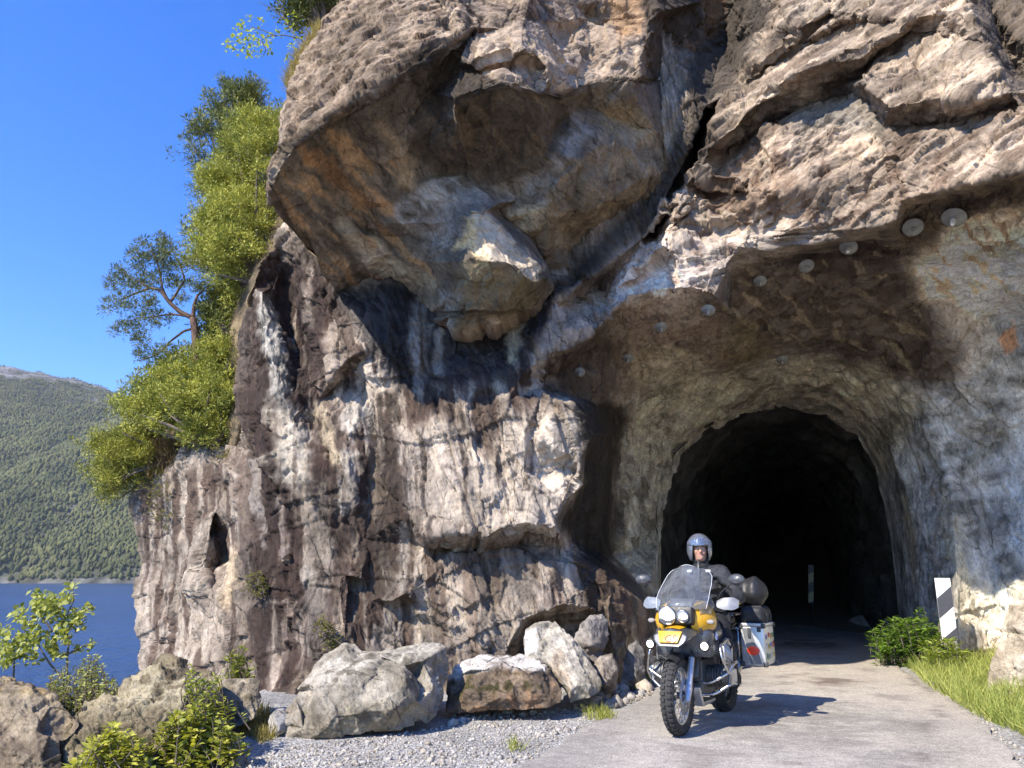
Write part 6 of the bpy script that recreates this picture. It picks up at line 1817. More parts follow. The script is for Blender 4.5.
def marker(name, label, top, bot, D, width, stripes, cols, back, seed, face, cat, bracket=None):
    """flat board with slanting stripes on a slim post"""
    T_, B_ = at(*top, D), at(*bot, D)
    h = np.linalg.norm(T_ - B_)
    W = (T_ - B_) / h
    U = np.array(face, float); U -= W * np.dot(U, W); U /= np.linalg.norm(U)
    N = np.cross(U, W)
    root = empty(name, B_)
    tag(root, label, cat)
    g = G(); g.prism([(-width / 2, 0), (width / 2, 0), (width / 2, h), (-width / 2, h)], ((0, 0, 0), U, W, N), 0.012, 0.003)
    g.build('board', back, root)
    slope = stripes[1] * width
    for k in range(stripes[0] + 2):
        n = stripes[0]
        y0 = (k - 1) * h / n; y1 = k * h / n
        poly = [(-width / 2 + .004, y0), (width / 2 - .004, y0 + slope), (width / 2 - .004, y1 + slope), (-width / 2 + .004, y1)]
        poly = [(u, min(max(v, 0.004), h - 0.004)) for u, v in poly]
        if abs(poly[0][1] - poly[3][1]) < 1e-4 and abs(poly[1][1] - poly[2][1]) < 1e-4:
            continue
        pl = []
        for p in poly:
            if not pl or (abs(p[0] - pl[-1][0]) + abs(p[1] - pl[-1][1])) > 1e-5:
                pl.append(p)
        if len(pl) > 2 and abs(pl[0][0] - pl[-1][0]) + abs(pl[0][1] - pl[-1][1]) < 1e-5:
            pl.pop()
        if len(pl) < 3:
            continue
        V = np.array([U * u + W * v + N * 0.0145 for u, v in pl])
        tri = [(0, i, i + 1) for i in range(1, len(pl) - 1)]
        s = G().add(V, tri)
        s.build('stripe', cols[k % 2], root)
    p = G(); p.tube(np.array([U * width * 0.36 - N * 0.024 - W * 1.2, U * width * 0.36 - N * 0.024 + W * h]), 0.022, 10)
    p.build('post', plain('dull_steel', (0.35, 0.33, 0.31), 0.5, 0.6) if bracket else plain('board_dark', (0.03, 0.03, 0.03), 0.6), root)
    if bracket:
        q = G(); q.tube(np.array([U * width * 0.3 - N * 0.03 + W * h * 0.42, U * width * 0.3 + W * h * 0.42 + np.array(bracket)]), 0.014, 8)
        q.build('bracket', plain('dull_steel', (0.35, 0.33, 0.31), 0.5, 0.6), root)
white = plain('white_board', (0.78, 0.78, 0.76), 0.45)
dark = plain('dark_board', (0.055, 0.055, 0.065), 0.5)
marker('chevron_post', 'white and dark-grey chevron post leaning at the right side of the tunnel mouth', (942, 578), (950, 640), 13.0, 0.235, (3, 0.85), (dark, white), plain('board_back', (0.3, 0.3, 0.3), 0.5), 1, (0.93, -0.36, 0.0), 'road marker', (0.25, 0.05, 0))
marker('tunnel_marker', 'dim yellow and black marker board deep inside the tunnel', (811, 565), (811, 603), 24.0, 0.16, (4, 0.5), (dark, plain('yellow_board', (0.40, 0.36, 0.20), 0.6)), plain('board_dark', (0.03, 0.03, 0.03), 0.6), 2, (0.95, -0.3, 0.0), 'road marker')
# ------------------------------------------------------------------ smooth solids
def sdf_mesh(fn, lo, hi, res):
    """surface of fn(P) < 0 on a grid, one continuous mesh"""
    lo, hi = np.array(lo, float), np.array(hi, float)
    n = np.maximum(4, np.ceil((hi - lo) / res).astype(int)) + 1
    ax = [lo[k] + np.arange(n[k]) * res for k in range(3)]
    X, Y, Z = np.meshgrid(*ax, indexing='ij')
    F = fn(np.stack([X, Y, Z], -1).reshape(-1, 3)).reshape(n)
    S = F < 0
    c = np.zeros(n - 1, int)
    sl = lambda a, m: tuple(slice(o, m[k] - 1 + o) for k, o in enumerate(a))
    corners = [(i, j, k) for i in (0, 1) for j in (0, 1) for k in (0, 1)]
    for a in corners:
        c += S[sl(a, n)]
    act = (c > 0) & (c < 8)
    idx = -np.ones(n - 1, int); ii = np.argwhere(act); idx[act] = np.arange(len(ii))
    acc = np.zeros((len(ii), 3)); cnt = np.zeros(len(ii))
    for a in corners:
        for k in range(3):
            if a[k] == 0:
                b = list(a); b[k] = 1
                fa = F[ii[:, 0] + a[0], ii[:, 1] + a[1], ii[:, 2] + a[2]]; fb = F[ii[:, 0] + b[0], ii[:, 1] + b[1], ii[:, 2] + b[2]]
                m = (fa < 0) != (fb < 0)
                t = np.where(m, fa / np.where(m, fa - fb, 1), 0)
                p = np.array(a, float)[None] + np.zeros((len(ii), 3)); p[:, k] += t
                acc[m] += p[m]; cnt[m] += 1
    V = lo + (ii + acc / np.maximum(cnt, 1)[:, None]) * res
    Q = []
    for k in range(3):
        u, w = (k + 1) % 3, (k + 2) % 3
        a = [slice(None)] * 3; b = [slice(None)] * 3
        a[k] = slice(0, n[k] - 1); b[k] = slice(1, n[k])
        sa, sb = S[tuple(a)], S[tuple(b)]
        e = np.argwhere(sa != sb)
        e = e[(e[:, u] > 0) & (e[:, w] > 0) & (e[:, u] < n[u] - 1) & (e[:, w] < n[w] - 1)]
        def ci(du, dw):
            q = e.copy(); q[:, u] -= du; q[:, w] -= dw
            return idx[q[:, 0], q[:, 1], q[:, 2]]
        q = np.stack([ci(1, 1), ci(0, 1), ci(0, 0), ci(1, 0)], 1)
        flip = ~sa[e[:, 0], e[:, 1], e[:, 2]]
        q[flip] = q[flip][:, ::-1]
        Q.append(q)
    return V, np.concatenate(Q)

def rcone(P, a, b, ra, rb):
    a, b = np.array(a, float), np.array(b, float)
    ab = b - a
    t = np.clip(((P - a) @ ab) / np.dot(ab, ab), 0, 1)
    return np.linalg.norm(P - a - t[:, None] * ab, axis=1) - (ra + (rb - ra) * t)
def ell(P, c, r):
    q = (P - np.array(c)) / np.array(r)
    k = np.linalg.norm(q, axis=1)
    return (k - 1) * min(r)
def rbox(P, c, h, r):
    q = np.abs(P - np.array(c)) - np.array(h) + r
    return np.linalg.norm(np.maximum(q, 0), axis=1) + np.minimum(q.max(1), 0) - r
def smin(a, b, k):
    h = np.clip(0.5 + 0.5 * (b - a) / k, 0, 1)
    return b + (a - b) * h - k * h * (1 - h)

def solid(name, fn, lo, hi, res, mat, parent, attrs=None):
    V, Q = sdf_mesh(fn, lo, hi, res)
    o = np_mesh(name, V, None, mat, parent, attrs(V) if attrs else None, True, Q)
    return o

# ------------------------------------------------------------------ motorcycle
M_BLACK = plain('black_plastic', (0.018, 0.018, 0.019), 0.5, 0, 0.3, 40)
M_GREY = plain('grey_paint', (0.085, 0.09, 0.098), 0.32, 0.35, 0.1, 20, 0.4)
M_YEL = plain('yellow_paint', (0.66, 0.35, 0.015), 0.3, 0, 0.08, 20, 0.6)
M_ALU = plain('brushed_aluminium', (0.62, 0.62, 0.62), 0.36, 0.85, 0.1, 35)
M_SILV = plain('silver_paint', (0.55, 0.55, 0.56), 0.35, 0.55, 0.1, 30)
M_STEEL = plain('steel', (0.5, 0.5, 0.5), 0.28, 0.95, 0.12, 40)
M_RUB = plain('tyre_rubber', (0.035, 0.033, 0.031), 0.85, 0, 0.35, 30, 0, 0.4)
M_ENG = plain('engine_casting', (0.12, 0.12, 0.12), 0.5, 0.5, 0.25, 30)
M_CLOTH = plain('black_cloth', (0.022, 0.022, 0.024), 0.8, 0, 0.3, 60, 0, 0.5)
M_SEAT = plain('seat_vinyl', (0.02, 0.02, 0.02), 0.55, 0, 0.25, 60, 0, 0.3)

def lamp_mat(name, col, strength):
    t = NT(name)
    t.set(Base_Color=(0.9, 0.9, 0.9), Emission_Color=(*col, 1), Emission_Strength=strength, Roughness=0.1)
    return t.m
def clear_mat(name, tint, gloss):
    t = NT(name)
    tr = t.node('ShaderNodeBsdfTransparent'); tr.inputs[0].default_value = (*tint, 1)
    gl = t.node('ShaderNodeBsdfGlossy'); gl.inputs['Roughness'].default_value = 0.06; gl.inputs[0].default_value = (0.95, 0.97, 1, 1)
    df = t.node('ShaderNodeBsdfDiffuse'); df.inputs[0].default_value = (0.75, 0.8, 0.86, 1)
    lw = t.node('ShaderNodeLayerWeight'); lw.inputs[0].default_value = 0.35
    m = t.node('ShaderNodeMixShader'); m2 = t.node('ShaderNodeMixShader')
    f = t.math('MULTIPLY', lw.outputs['Fresnel'], gloss)
    v = t.coords()
    dust = t.ramp(t.noise(v, 8, 4), [(0.3, (0.05,) * 3), (0.75, (0.15,) * 3)])
    t.link(dust, m2.inputs[0]); t.link(tr.outputs[0], m2.inputs[1]); t.link(df.outputs[0], m2.inputs[2])
    t.link(f, m.inputs[0]); t.link(m2.outputs[0], m.inputs[1]); t.link(gl.outputs[0], m.inputs[2]); t.link(m.outputs[0], t.out.inputs[0])
    return t.m
M_SCREEN = clear_mat('clear_screen', (0.86, 0.91, 0.97), 0.9)
M_LENS = clear_mat('lens_glass', (0.95, 0.95, 0.95), 0.7)

fc, rc = ground_at(680, 738), ground_at(729, 711)
hd = (fc - rc)[:2]; hd /= np.linalg.norm(hd)
BZ = math.atan2(hd[1], hd[0])
b0 = np.array([fc[0], fc[1]]) - hd * 0.755
BIKE = empty('motorcycle', (b0[0], b0[1], 0.03), BZ)
tag(BIKE, 'yellow and grey touring motorcycle with lit headlamp, tall screen and metal panniers', 'motorcycle')

def wheel(x, R, w, spokes, name='wheel'):
    t = G()
    prof = [(R - .085, -w * .36), (R - .06, -w * .48), (R - .025, -w * .5), (R - .008, -w * .36), (R, -w * .15), (R, w * .15), (R - .008, w * .36), (R - .025, w * .5), (R - .06, w * .48), (R - .085, w * .36), (R - .09, 0)]
    t.lathe(prof + [prof[0]], (0, 0, 0), (0, 1, 0), 56)
    ob = empty_mesh = None
    hub = G().lathe([(0, -.055), (.045, -.055), (.05, -.03), (.03, -.02), (.03, .02), (.05, .03), (.045, .055), (0, .055)], (0, 0, 0), (0, 1, 0), 20)
    wh = hub.build(name, M_ENG, BIKE, True)
    wh.location = (x, 0, R)
    # tread blocks
    for k in range(40):
        a = k / 40 * 2 * math.pi
        for s in (-1, 1):
            aa = a + (0.5 if s > 0 else 0) * 2 * math.pi / 40
            M = Matrix.Rotation(-aa, 3, 'Y') @ Matrix.Rotation(s * 0.35, 3, 'Z')
            c = (math.cos(aa) * (R + .001), s * w * .24, math.sin(aa) * (R + .001))
            t.box(c, (.014, w * .34, .030), M, .003)
            c2 = (math.cos(aa) * (R - .022), s * w * .47, math.sin(aa) * (R - .022))
            t.box(c2, (.022, w * .10, .026), Matrix.Rotation(-aa, 3, 'Y') @ Matrix.Rotation(s * -0.7, 3, 'Z'), .003)
    t.build('tyre', M_RUB, wh, True)
    r = G().lathe([(R - .075, -w * .34), (R - .10, -w * .30), (R - .115, -w * .12), (R - .115, w * .12), (R - .10, w * .30), (R - .075, w * .34), (R - .09, 0), (R - .075, -w * .34)], (0, 0, 0), (0, 1, 0), 48)
    r.build('rim', M_BLACK if x < 0 else M_ALU, wh, True)
    s = G()
    for k in range(spokes):
        a = k / spokes * 2 * math.pi
        sd = 1 if k % 2 else -1
        a2 = a + 0.35 * (1 if (k // 2) % 2 else -1)
        s.tube([(math.cos(a) * .045, sd * .045, math.sin(a) * .045), (math.cos(a2) * (R - .105), sd * w * .22, math.sin(a2) * (R - .105))], .0028, 5)
    s.build('spokes', M_STEEL, wh)
    return wh
fw = wheel(0.755, 0.335, 0.115, 36)
for sgn in (-1, 1):
    d = G().lathe([(.095, -.003), (.152, -.003), (.152, .003), (.095, .003), (.095, -.003)], (0, sgn * .068, 0), (0, 1, 0), 40)
    for k in range(6):
        a = k / 6 * 6.283
        d.box((math.cos(a) * .075, sgn * .064, math.sin(a) * .075), (.055, .006, .016), Matrix.Rotation(-a, 3, 'Y'), .001)
    d.build('brake_disc', M_STEEL, fw, True)
rw = wheel(-0.755, 0.322, 0.165, 36)

# fork, fender, beak
rake = np.array([-0.46, 0, 0.888])
ax0 = np.array([0.755, 0, 0.335])
for sgn in (-1, 1):
    f = G()
    o = np.array([0, sgn * .098, 0])
    f.tube([ax0 + o - rake * .05, ax0 + o + rake * .05, ax0 + o + rake * .10, ax0 + o + rake * .36], [.022, .034, .031, .029], 14)
    fl = f.build('fork_leg', M_SILV, BIKE, True)
    G().tube([ax0 + o + rake * .35, ax0 + o + rake * .80], .024, 12).build('fork_tube', M_BLACK, fl, True)
    c = G(); c.box(ax0 + o * .95 + np.array([-.11, 0, .05]), (.055, .05, .12), Matrix.Rotation(-.4, 3, 'Y'), .012)
    c.build('brake_caliper', M_BLACK, BIKE, True)
g = G()
for sgn in (-1, 1):
    g.tube([ax0 + [0, sgn * .09, 0], ax0 + [0, -sgn * .09, 0]], .012, 8)
g.build('axle', M_STEEL, BIKE)
def fender(x, R, w, a0, a1, name, th=.006):
    V, T = [], []
    n, m = 26, 9
    for i in range(n):
        a = a0 + (a1 - a0) * i / (n - 1)
        ww = w * (1 - .25 * abs(2 * i / (n - 1) - 1) ** 3)
        for j in range(m):
            u = 2 * j / (m - 1) - 1
            r = R - .045 * u * u
            V.append((x + math.cos(a) * r, u * ww / 2, .335 + math.sin(a) * r))
    for i in range(n - 1):
        for j in range(m - 1):
            p = i * m + j
            T += [(p, p + 1, p + m + 1), (p, p + m + 1, p + m)]
    V = np.array(V); N = vnormals(V, np.array(T))
    V2 = np.concatenate([V, V - N * th]); k = len(V)
    T2 = [(a + k, c + k, b + k) for a, b, c in T]
    q = G().add(V2, T + T2)
    return q.build(name, M_BLACK, BIKE, True)
fender(0.755, 0.380, 0.15, R(62), R(150), 'front_fender')
fender(-0.755, 0.375, 0.2, R(40), R(160), 'rear_fender')

def beak_f(P):
    x, y, z = P.T
    top = z - (0.965 - 0.30 * np.maximum(0, x - 0.60) ** 1.0 * 0.55 - 0.45 * np.abs(y) ** 2 * 4)
    bot = (0.775 + 0.9 * np.maximum(0, np.abs(y) - .10) + 0.35 * np.maximum(0, .72 - x)) - z
    side = np.abs(y) - (0.235 - 0.32 * np.maximum(0, x - 0.66) - 0.3 * np.maximum(0, 0.56 - x))
    fr = .86 * (x - .87) + .51 * (z - .90)
    bk = 0.52 - x
    return np.maximum.reduce([top, bot, side, fr, bk])
solid('beak', beak_f, (.48, -.28, .70), (1.04, .26, 1.03), .0085, M_GREY, BIKE)
# yellow centre of the beak with the red letters
V, T = [], []
for i in range(9):
    for j in range(9):
        u = i / 8; v = 2 * j / 8 - 1
        V.append((0.665 + .16 * u, v * (.105 - .035 * u), 0.0)); 
        x, y = V[-1][0], V[-1][1]
        V[-1] = (x, y, 0.965 - 0.165 * max(0, x - 0.60) - 1.8 * abs(y) ** 2 + .006)
for i in range(8):
    for j in range(8):
        p = i * 9 + j; T += [(p, p + 9, p + 10), (p, p + 10, p + 1)]
G().add(V, T).build('beak_panel', M_YEL, BIKE, True)
# front face of the beak, seen from ahead: yellow plate under the headlamps
pl = G(); pl.prism([(-.118, 0), (-.085, -.115), (.085, -.115), (.118, 0)], ((0.877, 0, .905), (0, 1, 0), (-.51, 0, .86), (.86, 0, .51)), .012, .004)
pl.build('beak_plate', M_YEL, BIKE)
def letters(txt, size, frame, mat, parent, name='lettering', depth=.002):
    cu = bpy.data.curves.new('lettering_source', 'FONT'); cu.body = txt; cu.size = size; cu.align_x = 'CENTER'; cu.align_y = 'CENTER'; cu.extrude = depth
    ob = bpy.data.objects.new('lettering_source', cu); COL.objects.link(ob)
    bpy.context.view_layer.update()
    dg = bpy.context.evaluated_depsgraph_get()
    me = bpy.data.meshes.new_from_object(ob.evaluated_get(dg))
    bpy.data.objects.remove(ob); bpy.data.curves.remove(cu)
    o, U, Vv, W = [Vector(q) for q in frame]
    for v in me.vertices:
        c = v.co.copy(); v.co = o + U * c.x + Vv * c.y + W * c.z
    me.name = name; me.materials.clear(); me.materials.append(mat)
    r = bpy.data.objects.new(name, me); COL.objects.link(r); r.parent = parent
    return r
M_RED = plain('red_letters', (0.28, 0.012, 0.006), 0.5)
letters('GS', .10, ((0.877 + .51 * .08 + .86 * .0135, .02, .905 - .86 * .08 + .51 * .0135), (0, 1, 0), (-.51, 0, .86), (.86, 0, .51)), M_RED, BIKE)

# headlamps
hl = G().box((.655, 0, 1.035), (.16, .34, .17), Matrix.Rotation(-.2, 3, 'Y'), .04)
HL = hl.build('headlight_housing', M_BLACK, BIKE, True)
for y, r, e, st in ((-.065, .078, (1, .93, .78), 1.1), (.085, .055, (1, .95, .85), .06)):
    q = G().lathe([(r * 1.08, -.02), (r * 1.08, .02), (r, .024), (r * .97, .0)], (.742, y, 1.04), (.98, 0, -.15), 32)
    HB = q.build('headlight', M_STEEL, BIKE, True)
    G().lathe([(0, .006), (r * .6, .006), (r * .97, .0)], (.742, y, 1.04), (.98, 0, -.15), 32).build('bulb_reflector', lamp_mat('headlamp_light' if y < 0 else 'side_headlamp_light', e, st), HB, True)
    G().lathe([(0, .034), (r * .6, .030), (r, .02)], (.742, y, 1.04), (.98, 0, -.15), 32).build('lens', M_LENS, HB, True)
# windscreen
V, T = [], []
n, m = 22, 17
for i in range(n):
    v = i / (n - 1)
    hw = np.interp(v, [0, .25, .55, .8, .94, 1], [.25, .265, .255, .235, .19, .09])
    for j in range(m):
        u = 2 * j / (m - 1) - 1
        V.append((.70 - .30 * v - .10 * v * v - .16 * u * u * (hw / .24) + .03 * math.sin(v * 6), u * hw, 1.10 + .42 * v - .03 * u * u * v))
for i in range(n - 1):
    for j in range(m - 1):
        p = i * m + j; T += [(p, p + 1, p + m + 1), (p, p + m + 1, p + m)]
WS = G().add(V, T).build('windscreen', M_SCREEN, BIKE, True)
V = np.array(V).reshape(n, m, 3)
edge = np.concatenate([V[:, 0], V[-1, 1:], V[::-1, -1][1:]])
G().tube(edge, .0022, 6).build('screen_edge_highlight', plain('edge_highlight', (.75, .78, .8), .2), WS)  # pale rim tube added as the screen's edge highlight
for sgn in (-1, 1):
    G().tube([(.58, sgn * .12, 1.08), (.50, sgn * .135, 1.22), (.42, sgn * .10, 1.34)], .008, 8).build('screen_strut', M_BLACK, BIKE)
    # clear wind deflectors beside the screen
    V2 = [(.62, sgn * .20, 1.06), (.50, sgn * .27, 1.05), (.40, sgn * .30, 1.13), (.42, sgn * .26, 1.24), (.55, sgn * .21, 1.20)]
    q = G().add(V2, [(0, 1, 2), (0, 2, 3), (0, 3, 4)]); q.build('wind_deflector', M_SCREEN, BIKE)
G().box((.50, 0, 1.14), (.05, .24, .12), Matrix.Rotation(-.5, 3, 'Y'), .02).build('instrument_panel', M_BLACK, BIKE, True)

# tank, yellow cowl, seat, frame
def tank_f(P):
    a = smin(ell(P, (.20, 0, .93), (.42, .245, .24)), rbox(P, (.33, 0, .78), (.25, .285, .17), .10), .09)
    return np.maximum(smin(a, ell(P, (-.12, 0, .86), (.25, .15, .16)), .08), -(P[:, 2] - .66))
solid('fuel_tank', tank_f, (-.45, -.36, .55), (.72, .36, 1.22), .014, M_GREY, BIKE)
def cowl_f(P):
    y = np.abs(P[:, 1])
    return np.maximum.reduce([smin(ell(P, (.40, 0, .985), (.29, .29, .20)), ell(P, (.30, 0, 1.06), (.18, .21, .13)), .06) - .006, .84 - P[:, 2] - .25 * (P[:, 0] - .38), .13 - y, (.22 - P[:, 0]) - .4 * (P[:, 2] - .95)])
solid('tank_cowl', cowl_f, (.1, -.32, .78), (.70, .32, 1.24), .012, M_YEL, BIKE)
def seat_f(P):
    a = smin(rbox(P, (-.30, 0, .885), (.24, .14, .05), .045), rbox(P, (-.68, 0, .945), (.24, .15, .05), .045), .06)
    return a
solid('seat', seat_f, (-1.0, -.2, .80), (0, .2, 1.05), .014, M_SEAT, BIKE)
for sgn in (-1, 1):
    c = np.array([.40, sgn * .289, .845])
    q = G().lathe([(0, .004), (.045, .004), (.050, 0), (.050, -.012)], c, (.15, sgn * 1, .08), 28)
    EM = q.build('emblem', M_BLACK, BIKE, True)
    e = G(); e2 = G()
    w = np.array([.15, sgn * 1, .08]); w /= np.linalg.norm(w); u = np.cross((0, 0, 1), w); u /= np.linalg.norm(u); v = np.cross(w, u)
    for k in range(4):
        a = np.linspace(k * math.pi / 2, (k + 1) * math.pi / 2, 8)
        P = np.concatenate([[c + w * .0065], c + w * .0065 + .036 * (np.cos(a)[:, None] * u + np.sin(a)[:, None] * v)])
        (e if k % 2 else e2).add(P, [(0, i, i + 1) for i in range(1, 8)])
    e.build('emblem_quarter', plain('emblem_blue', (.03, .14, .55), .3), EM); e2.build('emblem_quarter', plain('emblem_white', (.8, .8, .8), .3), EM)
    # perforated side guard
    fr = np.array([.17, sgn * .335, .665])
    U, W_ = np.array([.94, 0, .34]), np.array([-.34, 0, .94])
    gd = G()
    out = [(-.12, -.08), (.13, -.11), (.17, .03), (.10, .12), (-.10, .10)]
    ring = [fr + U * a + W_ * b for a, b in out]
    gd.tube(np.array(ring + ring[:1]), .013, 8)
    for i in range(-4, 6):
        a = i * .028
        gd.tube([fr + U * a + W_ * -.085, fr + U * (a + .03) + W_ * .095], .0045, 6)
    for j in range(-2, 4):
        gd.tube([fr + U * -.11 + W_ * j * .033, fr + U * .14 + W_ * (j * .033 - .01)], .0045, 6)
    gd.build('tank_guard', M_ALU, BIKE)
    # crash bars
    cb = G()
    def arc(pts, r):
        P = np.array(pts, float); u = np.linspace(0, len(P) - 1, 8 * len(P)); Q = np.stack([np.interp(u, np.arange(len(P)), P[:, k]) for k in range(3)], 1)
        for _ in range(6):
            Q[1:-1] = .25 * Q[:-2] + .5 * Q[1:-1] + .25 * Q[2:]
        cb.tube(Q, r, 10)
    arc([(.42, sgn * .06, .42), (.46, sgn * .22, .42), (.44, sgn * .40, .52), (.34, sgn * .43, .60), (.14, sgn * .41, .60), (.02, sgn * .28, .55), (-.02, sgn * .18, .50)], .0135)
    arc([(.40, sgn * .06, .30), (.42, sgn * .25, .32), (.36, sgn * .40, .42), (.20, sgn * .41, .40), (.06, sgn * .30, .36)], .0135)
    arc([(.44, sgn * .40, .52), (.50, sgn * .36, .66), (.46, sgn * .34, .76), (.30, sgn * .345, .80), (.10, sgn * .33, .80)], .0125)
    arc([(.36, sgn * .40, .42), (.40, sgn * .42, .50), (.44, sgn * .40, .54)], .0125)
    cb.build('crash_bar', M_STEEL, BIKE, True)
    # boxer cylinder
    cy = G()
    cy.lathe([(.085, .10), (.09, .30), (.098, .31), (.098, .37), (.07, .40), (.03, .405), (0, .405)], (.26, 0, .46), (.05, sgn, .05), 24, None, (1.0, 1.0))
    for k in range(7):
        cy.lathe([(.075, .12 + k * .027), (.108, .122 + k * .027), (.108, .130 + k * .027), (.075, .132 + k * .027)], (.26, 0, .46), (.05, sgn, .05), 24)
    cy.build('cylinder', M_ENG, BIKE, True)
    cv = G(); cv.box((.275, sgn * .392, .478), (.17, .05, .13), None, .022); cv.build('cylinder_cover', M_SILV, BIKE, True)
    # fog lamps
    p = np.array([.70, sgn * .265, .775])
    q = G().lathe([(0, -.07), (.03, -.065), (.046, -.03), (.050, .012), (.044, .016)], p, (.98, sgn * .05, -.1), 24)
    q.tube([p + [-.03, 0, 0], p + [-.08, sgn * .02, .05]], .01, 6)
    FG_ = q.build('fog_light', M_BLACK, BIKE, True)
    G().lathe([(0, .020), (.024, .019), (.036, .014)], p, (.98, sgn * .05, -.1), 24).build('lens', lamp_mat('fog_lamp_light', (1, .84, .62), .8), FG_, True)
    # turn signals
    q = G().lathe([(0, -.03), (.022, -.02), (.028, .01), (.02, .022), (0, .026)], (.56, sgn * .295, .985), (1, sgn * .1, 0), 16, None, (1.3, .8))
    q.tube([(.55, sgn * .27, .985), (.52, sgn * .20, .98)], .009, 6)
    q.build('turn_signal', plain('smoked_lens', (.30, .28, .26), .25), BIKE, True)
    # radiator scoop beside the lamps
    sc = G(); sc.prism([(0, 0), (.20, .02), (.26, .12), (.16, .20), (.02, .16)], ((.36, sgn * .245, .80), (.97, -sgn * .22, 0), (0, 0, 1), (sgn * .22, sgn * .97, 0)), .02, .008)
    sc.build('side_scoop', M_GREY, BIKE, True)
    # foot peg and boot guard
    pg = G(); pg.tube([(-.22, sgn * .16, .33), (-.22, sgn * .32, .34)], .014, 8); pg.box((-.22, sgn * .29, .342), (.05, .09, .018), None, .004)
    pg.build('foot_peg', M_STEEL, BIKE)
eng = G(); eng.box((.20, 0, .46), (.46, .30, .34), None, .05); eng.box((-.16, 0, .50), (.34, .24, .30), None, .05); eng.box((.44, 0, .56), (.10, .26, .22), Matrix.Rotation(-.3, 3, 'Y'), .02)
eng.build('engine', M_ENG, BIKE, True)
oc = G(); oc.box((.53, 0, .66), (.05, .24, .20), Matrix.Rotation(-.35, 3, 'Y'), .01)
for k in range(8):
    oc.box((.556, 0, .585 + k * .02), (.01, .21, .006), Matrix.Rotation(-.35, 3, 'Y'))
oc.build('oil_cooler', M_BLACK, BIKE)
sk = G(); sk.prism([(.50, .02), (.40, -.16), (.0, -.16), (-.02, -.13), (.38, -.12), (.46, .03)], ((0, .13, .36), (1, 0, 0), (0, 0, 1), (0, -1, 0)), .26, .008); sk.build('skid_plate', M_ALU, BIKE)
fr = G()
for sgn in (-1, 1):
    fr.tube([(.34, sgn * .08, .95), (.05, sgn * .16, .72), (-.30, sgn * .14, .72), (-.70, sgn * .12, .86), (-.98, sgn * .12, .90)], .016, 8)
    fr.tube([(-.20, sgn * .15, .40), (-.28, sgn * .15, .72)], .018, 8)
fr.build('frame', M_BLACK, BIKE, True)
sw = G(); sw.tube([(-.22, -.09, .42), (-.50, -.10, .36), (-.755, -.10, .322)], [.055, .05, .06], 12); sw.lathe([(0, -.10), (.09, -.09), (.10, -.02), (.07, .04), (0, .05)], (-.755, -.08, .322), (0, 1, 0), 20)
sw.build('swing_arm', M_ENG, BIKE, True)
ex = G(); ex.tube([(.10, .14, .30), (-.25, .17, .30), (-.48, .20, .42)], .026, 10); ex.tube([(-.46, .20, .41), (-.50, .205, .44), (-.98, .235, .66), (-1.02, .237, .68)], [.03, .058, .058, .04], 14)
ex.build('exhaust', M_STEEL, BIKE, True)
# handlebar, hand guards, mirrors
hb = G()
hbp = np.array([(.16, -.47, 1.115), (.20, -.36, 1.12), (.25, -.20, 1.155), (.27, -.08, 1.14), (.27, .08, 1.14), (.25, .20, 1.155), (.20, .36, 1.12), (.16, .47, 1.115)])
hb.tube(hbp, .012, 10); hb.build('handlebar', M_BLACK, BIKE, True)
for sgn in (-1, 1):
    gr = G().tube([(.165, sgn * .455, 1.115), (.20, sgn * .345, 1.12)], .018, 12); gr.build('grip', M_RUB, BIKE, True)
    V, T = [], []
    for i in range(9):
        u = i / 8
        y = .29 + .20 * u
        x = .33 - .02 * u - .13 * max(0, u - .55) ** 1.3
        h = np.interp(u, [0, .3, .8, 1], [.028, .056, .062, .03])
        for j in range(5):
            v = j / 4
            V.append((x - .045 * v * v, sgn * y, 1.135 + (v - .42) * h * 1.9))
    for i in range(8):
        for j in range(4):
            p = i * 5 + j; T += [(p, p + 5, p + 6), (p, p + 6, p + 1)]
    V = np.array(V); N = vnormals(V, np.array(T)); k = len(V)
    q = G().add(np.concatenate([V, V + N * .006]), T + [(a + k, c + k, b + k) for a, b, c in T])
    hgd = q.build('hand_guard', plain('silver_guard', (.26, .26, .27), .5, .3, .1, 30) if sgn > 0 else plain('smoked_guard', (.20, .22, .25), .3), BIKE, True)
    lv = G().tube([(.24, sgn * .33, 1.125), (.245, sgn * .46, 1.12)], .006, 6); lv.build('lever', M_STEEL, BIKE)
    st = G().tube([(.24, sgn * .27, 1.15), (.27, sgn * .33, 1.25), (.25, sgn * .44, 1.345)], .007, 8)
    MI = st.build('mirror', M_BLACK, BIKE, True)
    q = G().lathe([(0, .038), (.045, .03), (.066, .008), (.068, -.006), (.0, -.008)], (.245, sgn * .485, 1.375), (1, sgn * -.15, .05), 26, None, (1.25, .82))
    q.build('mirror_head', plain('mirror_shell', (.06, .062, .068), .4, 0.0, .1, 20, .2), MI, True)
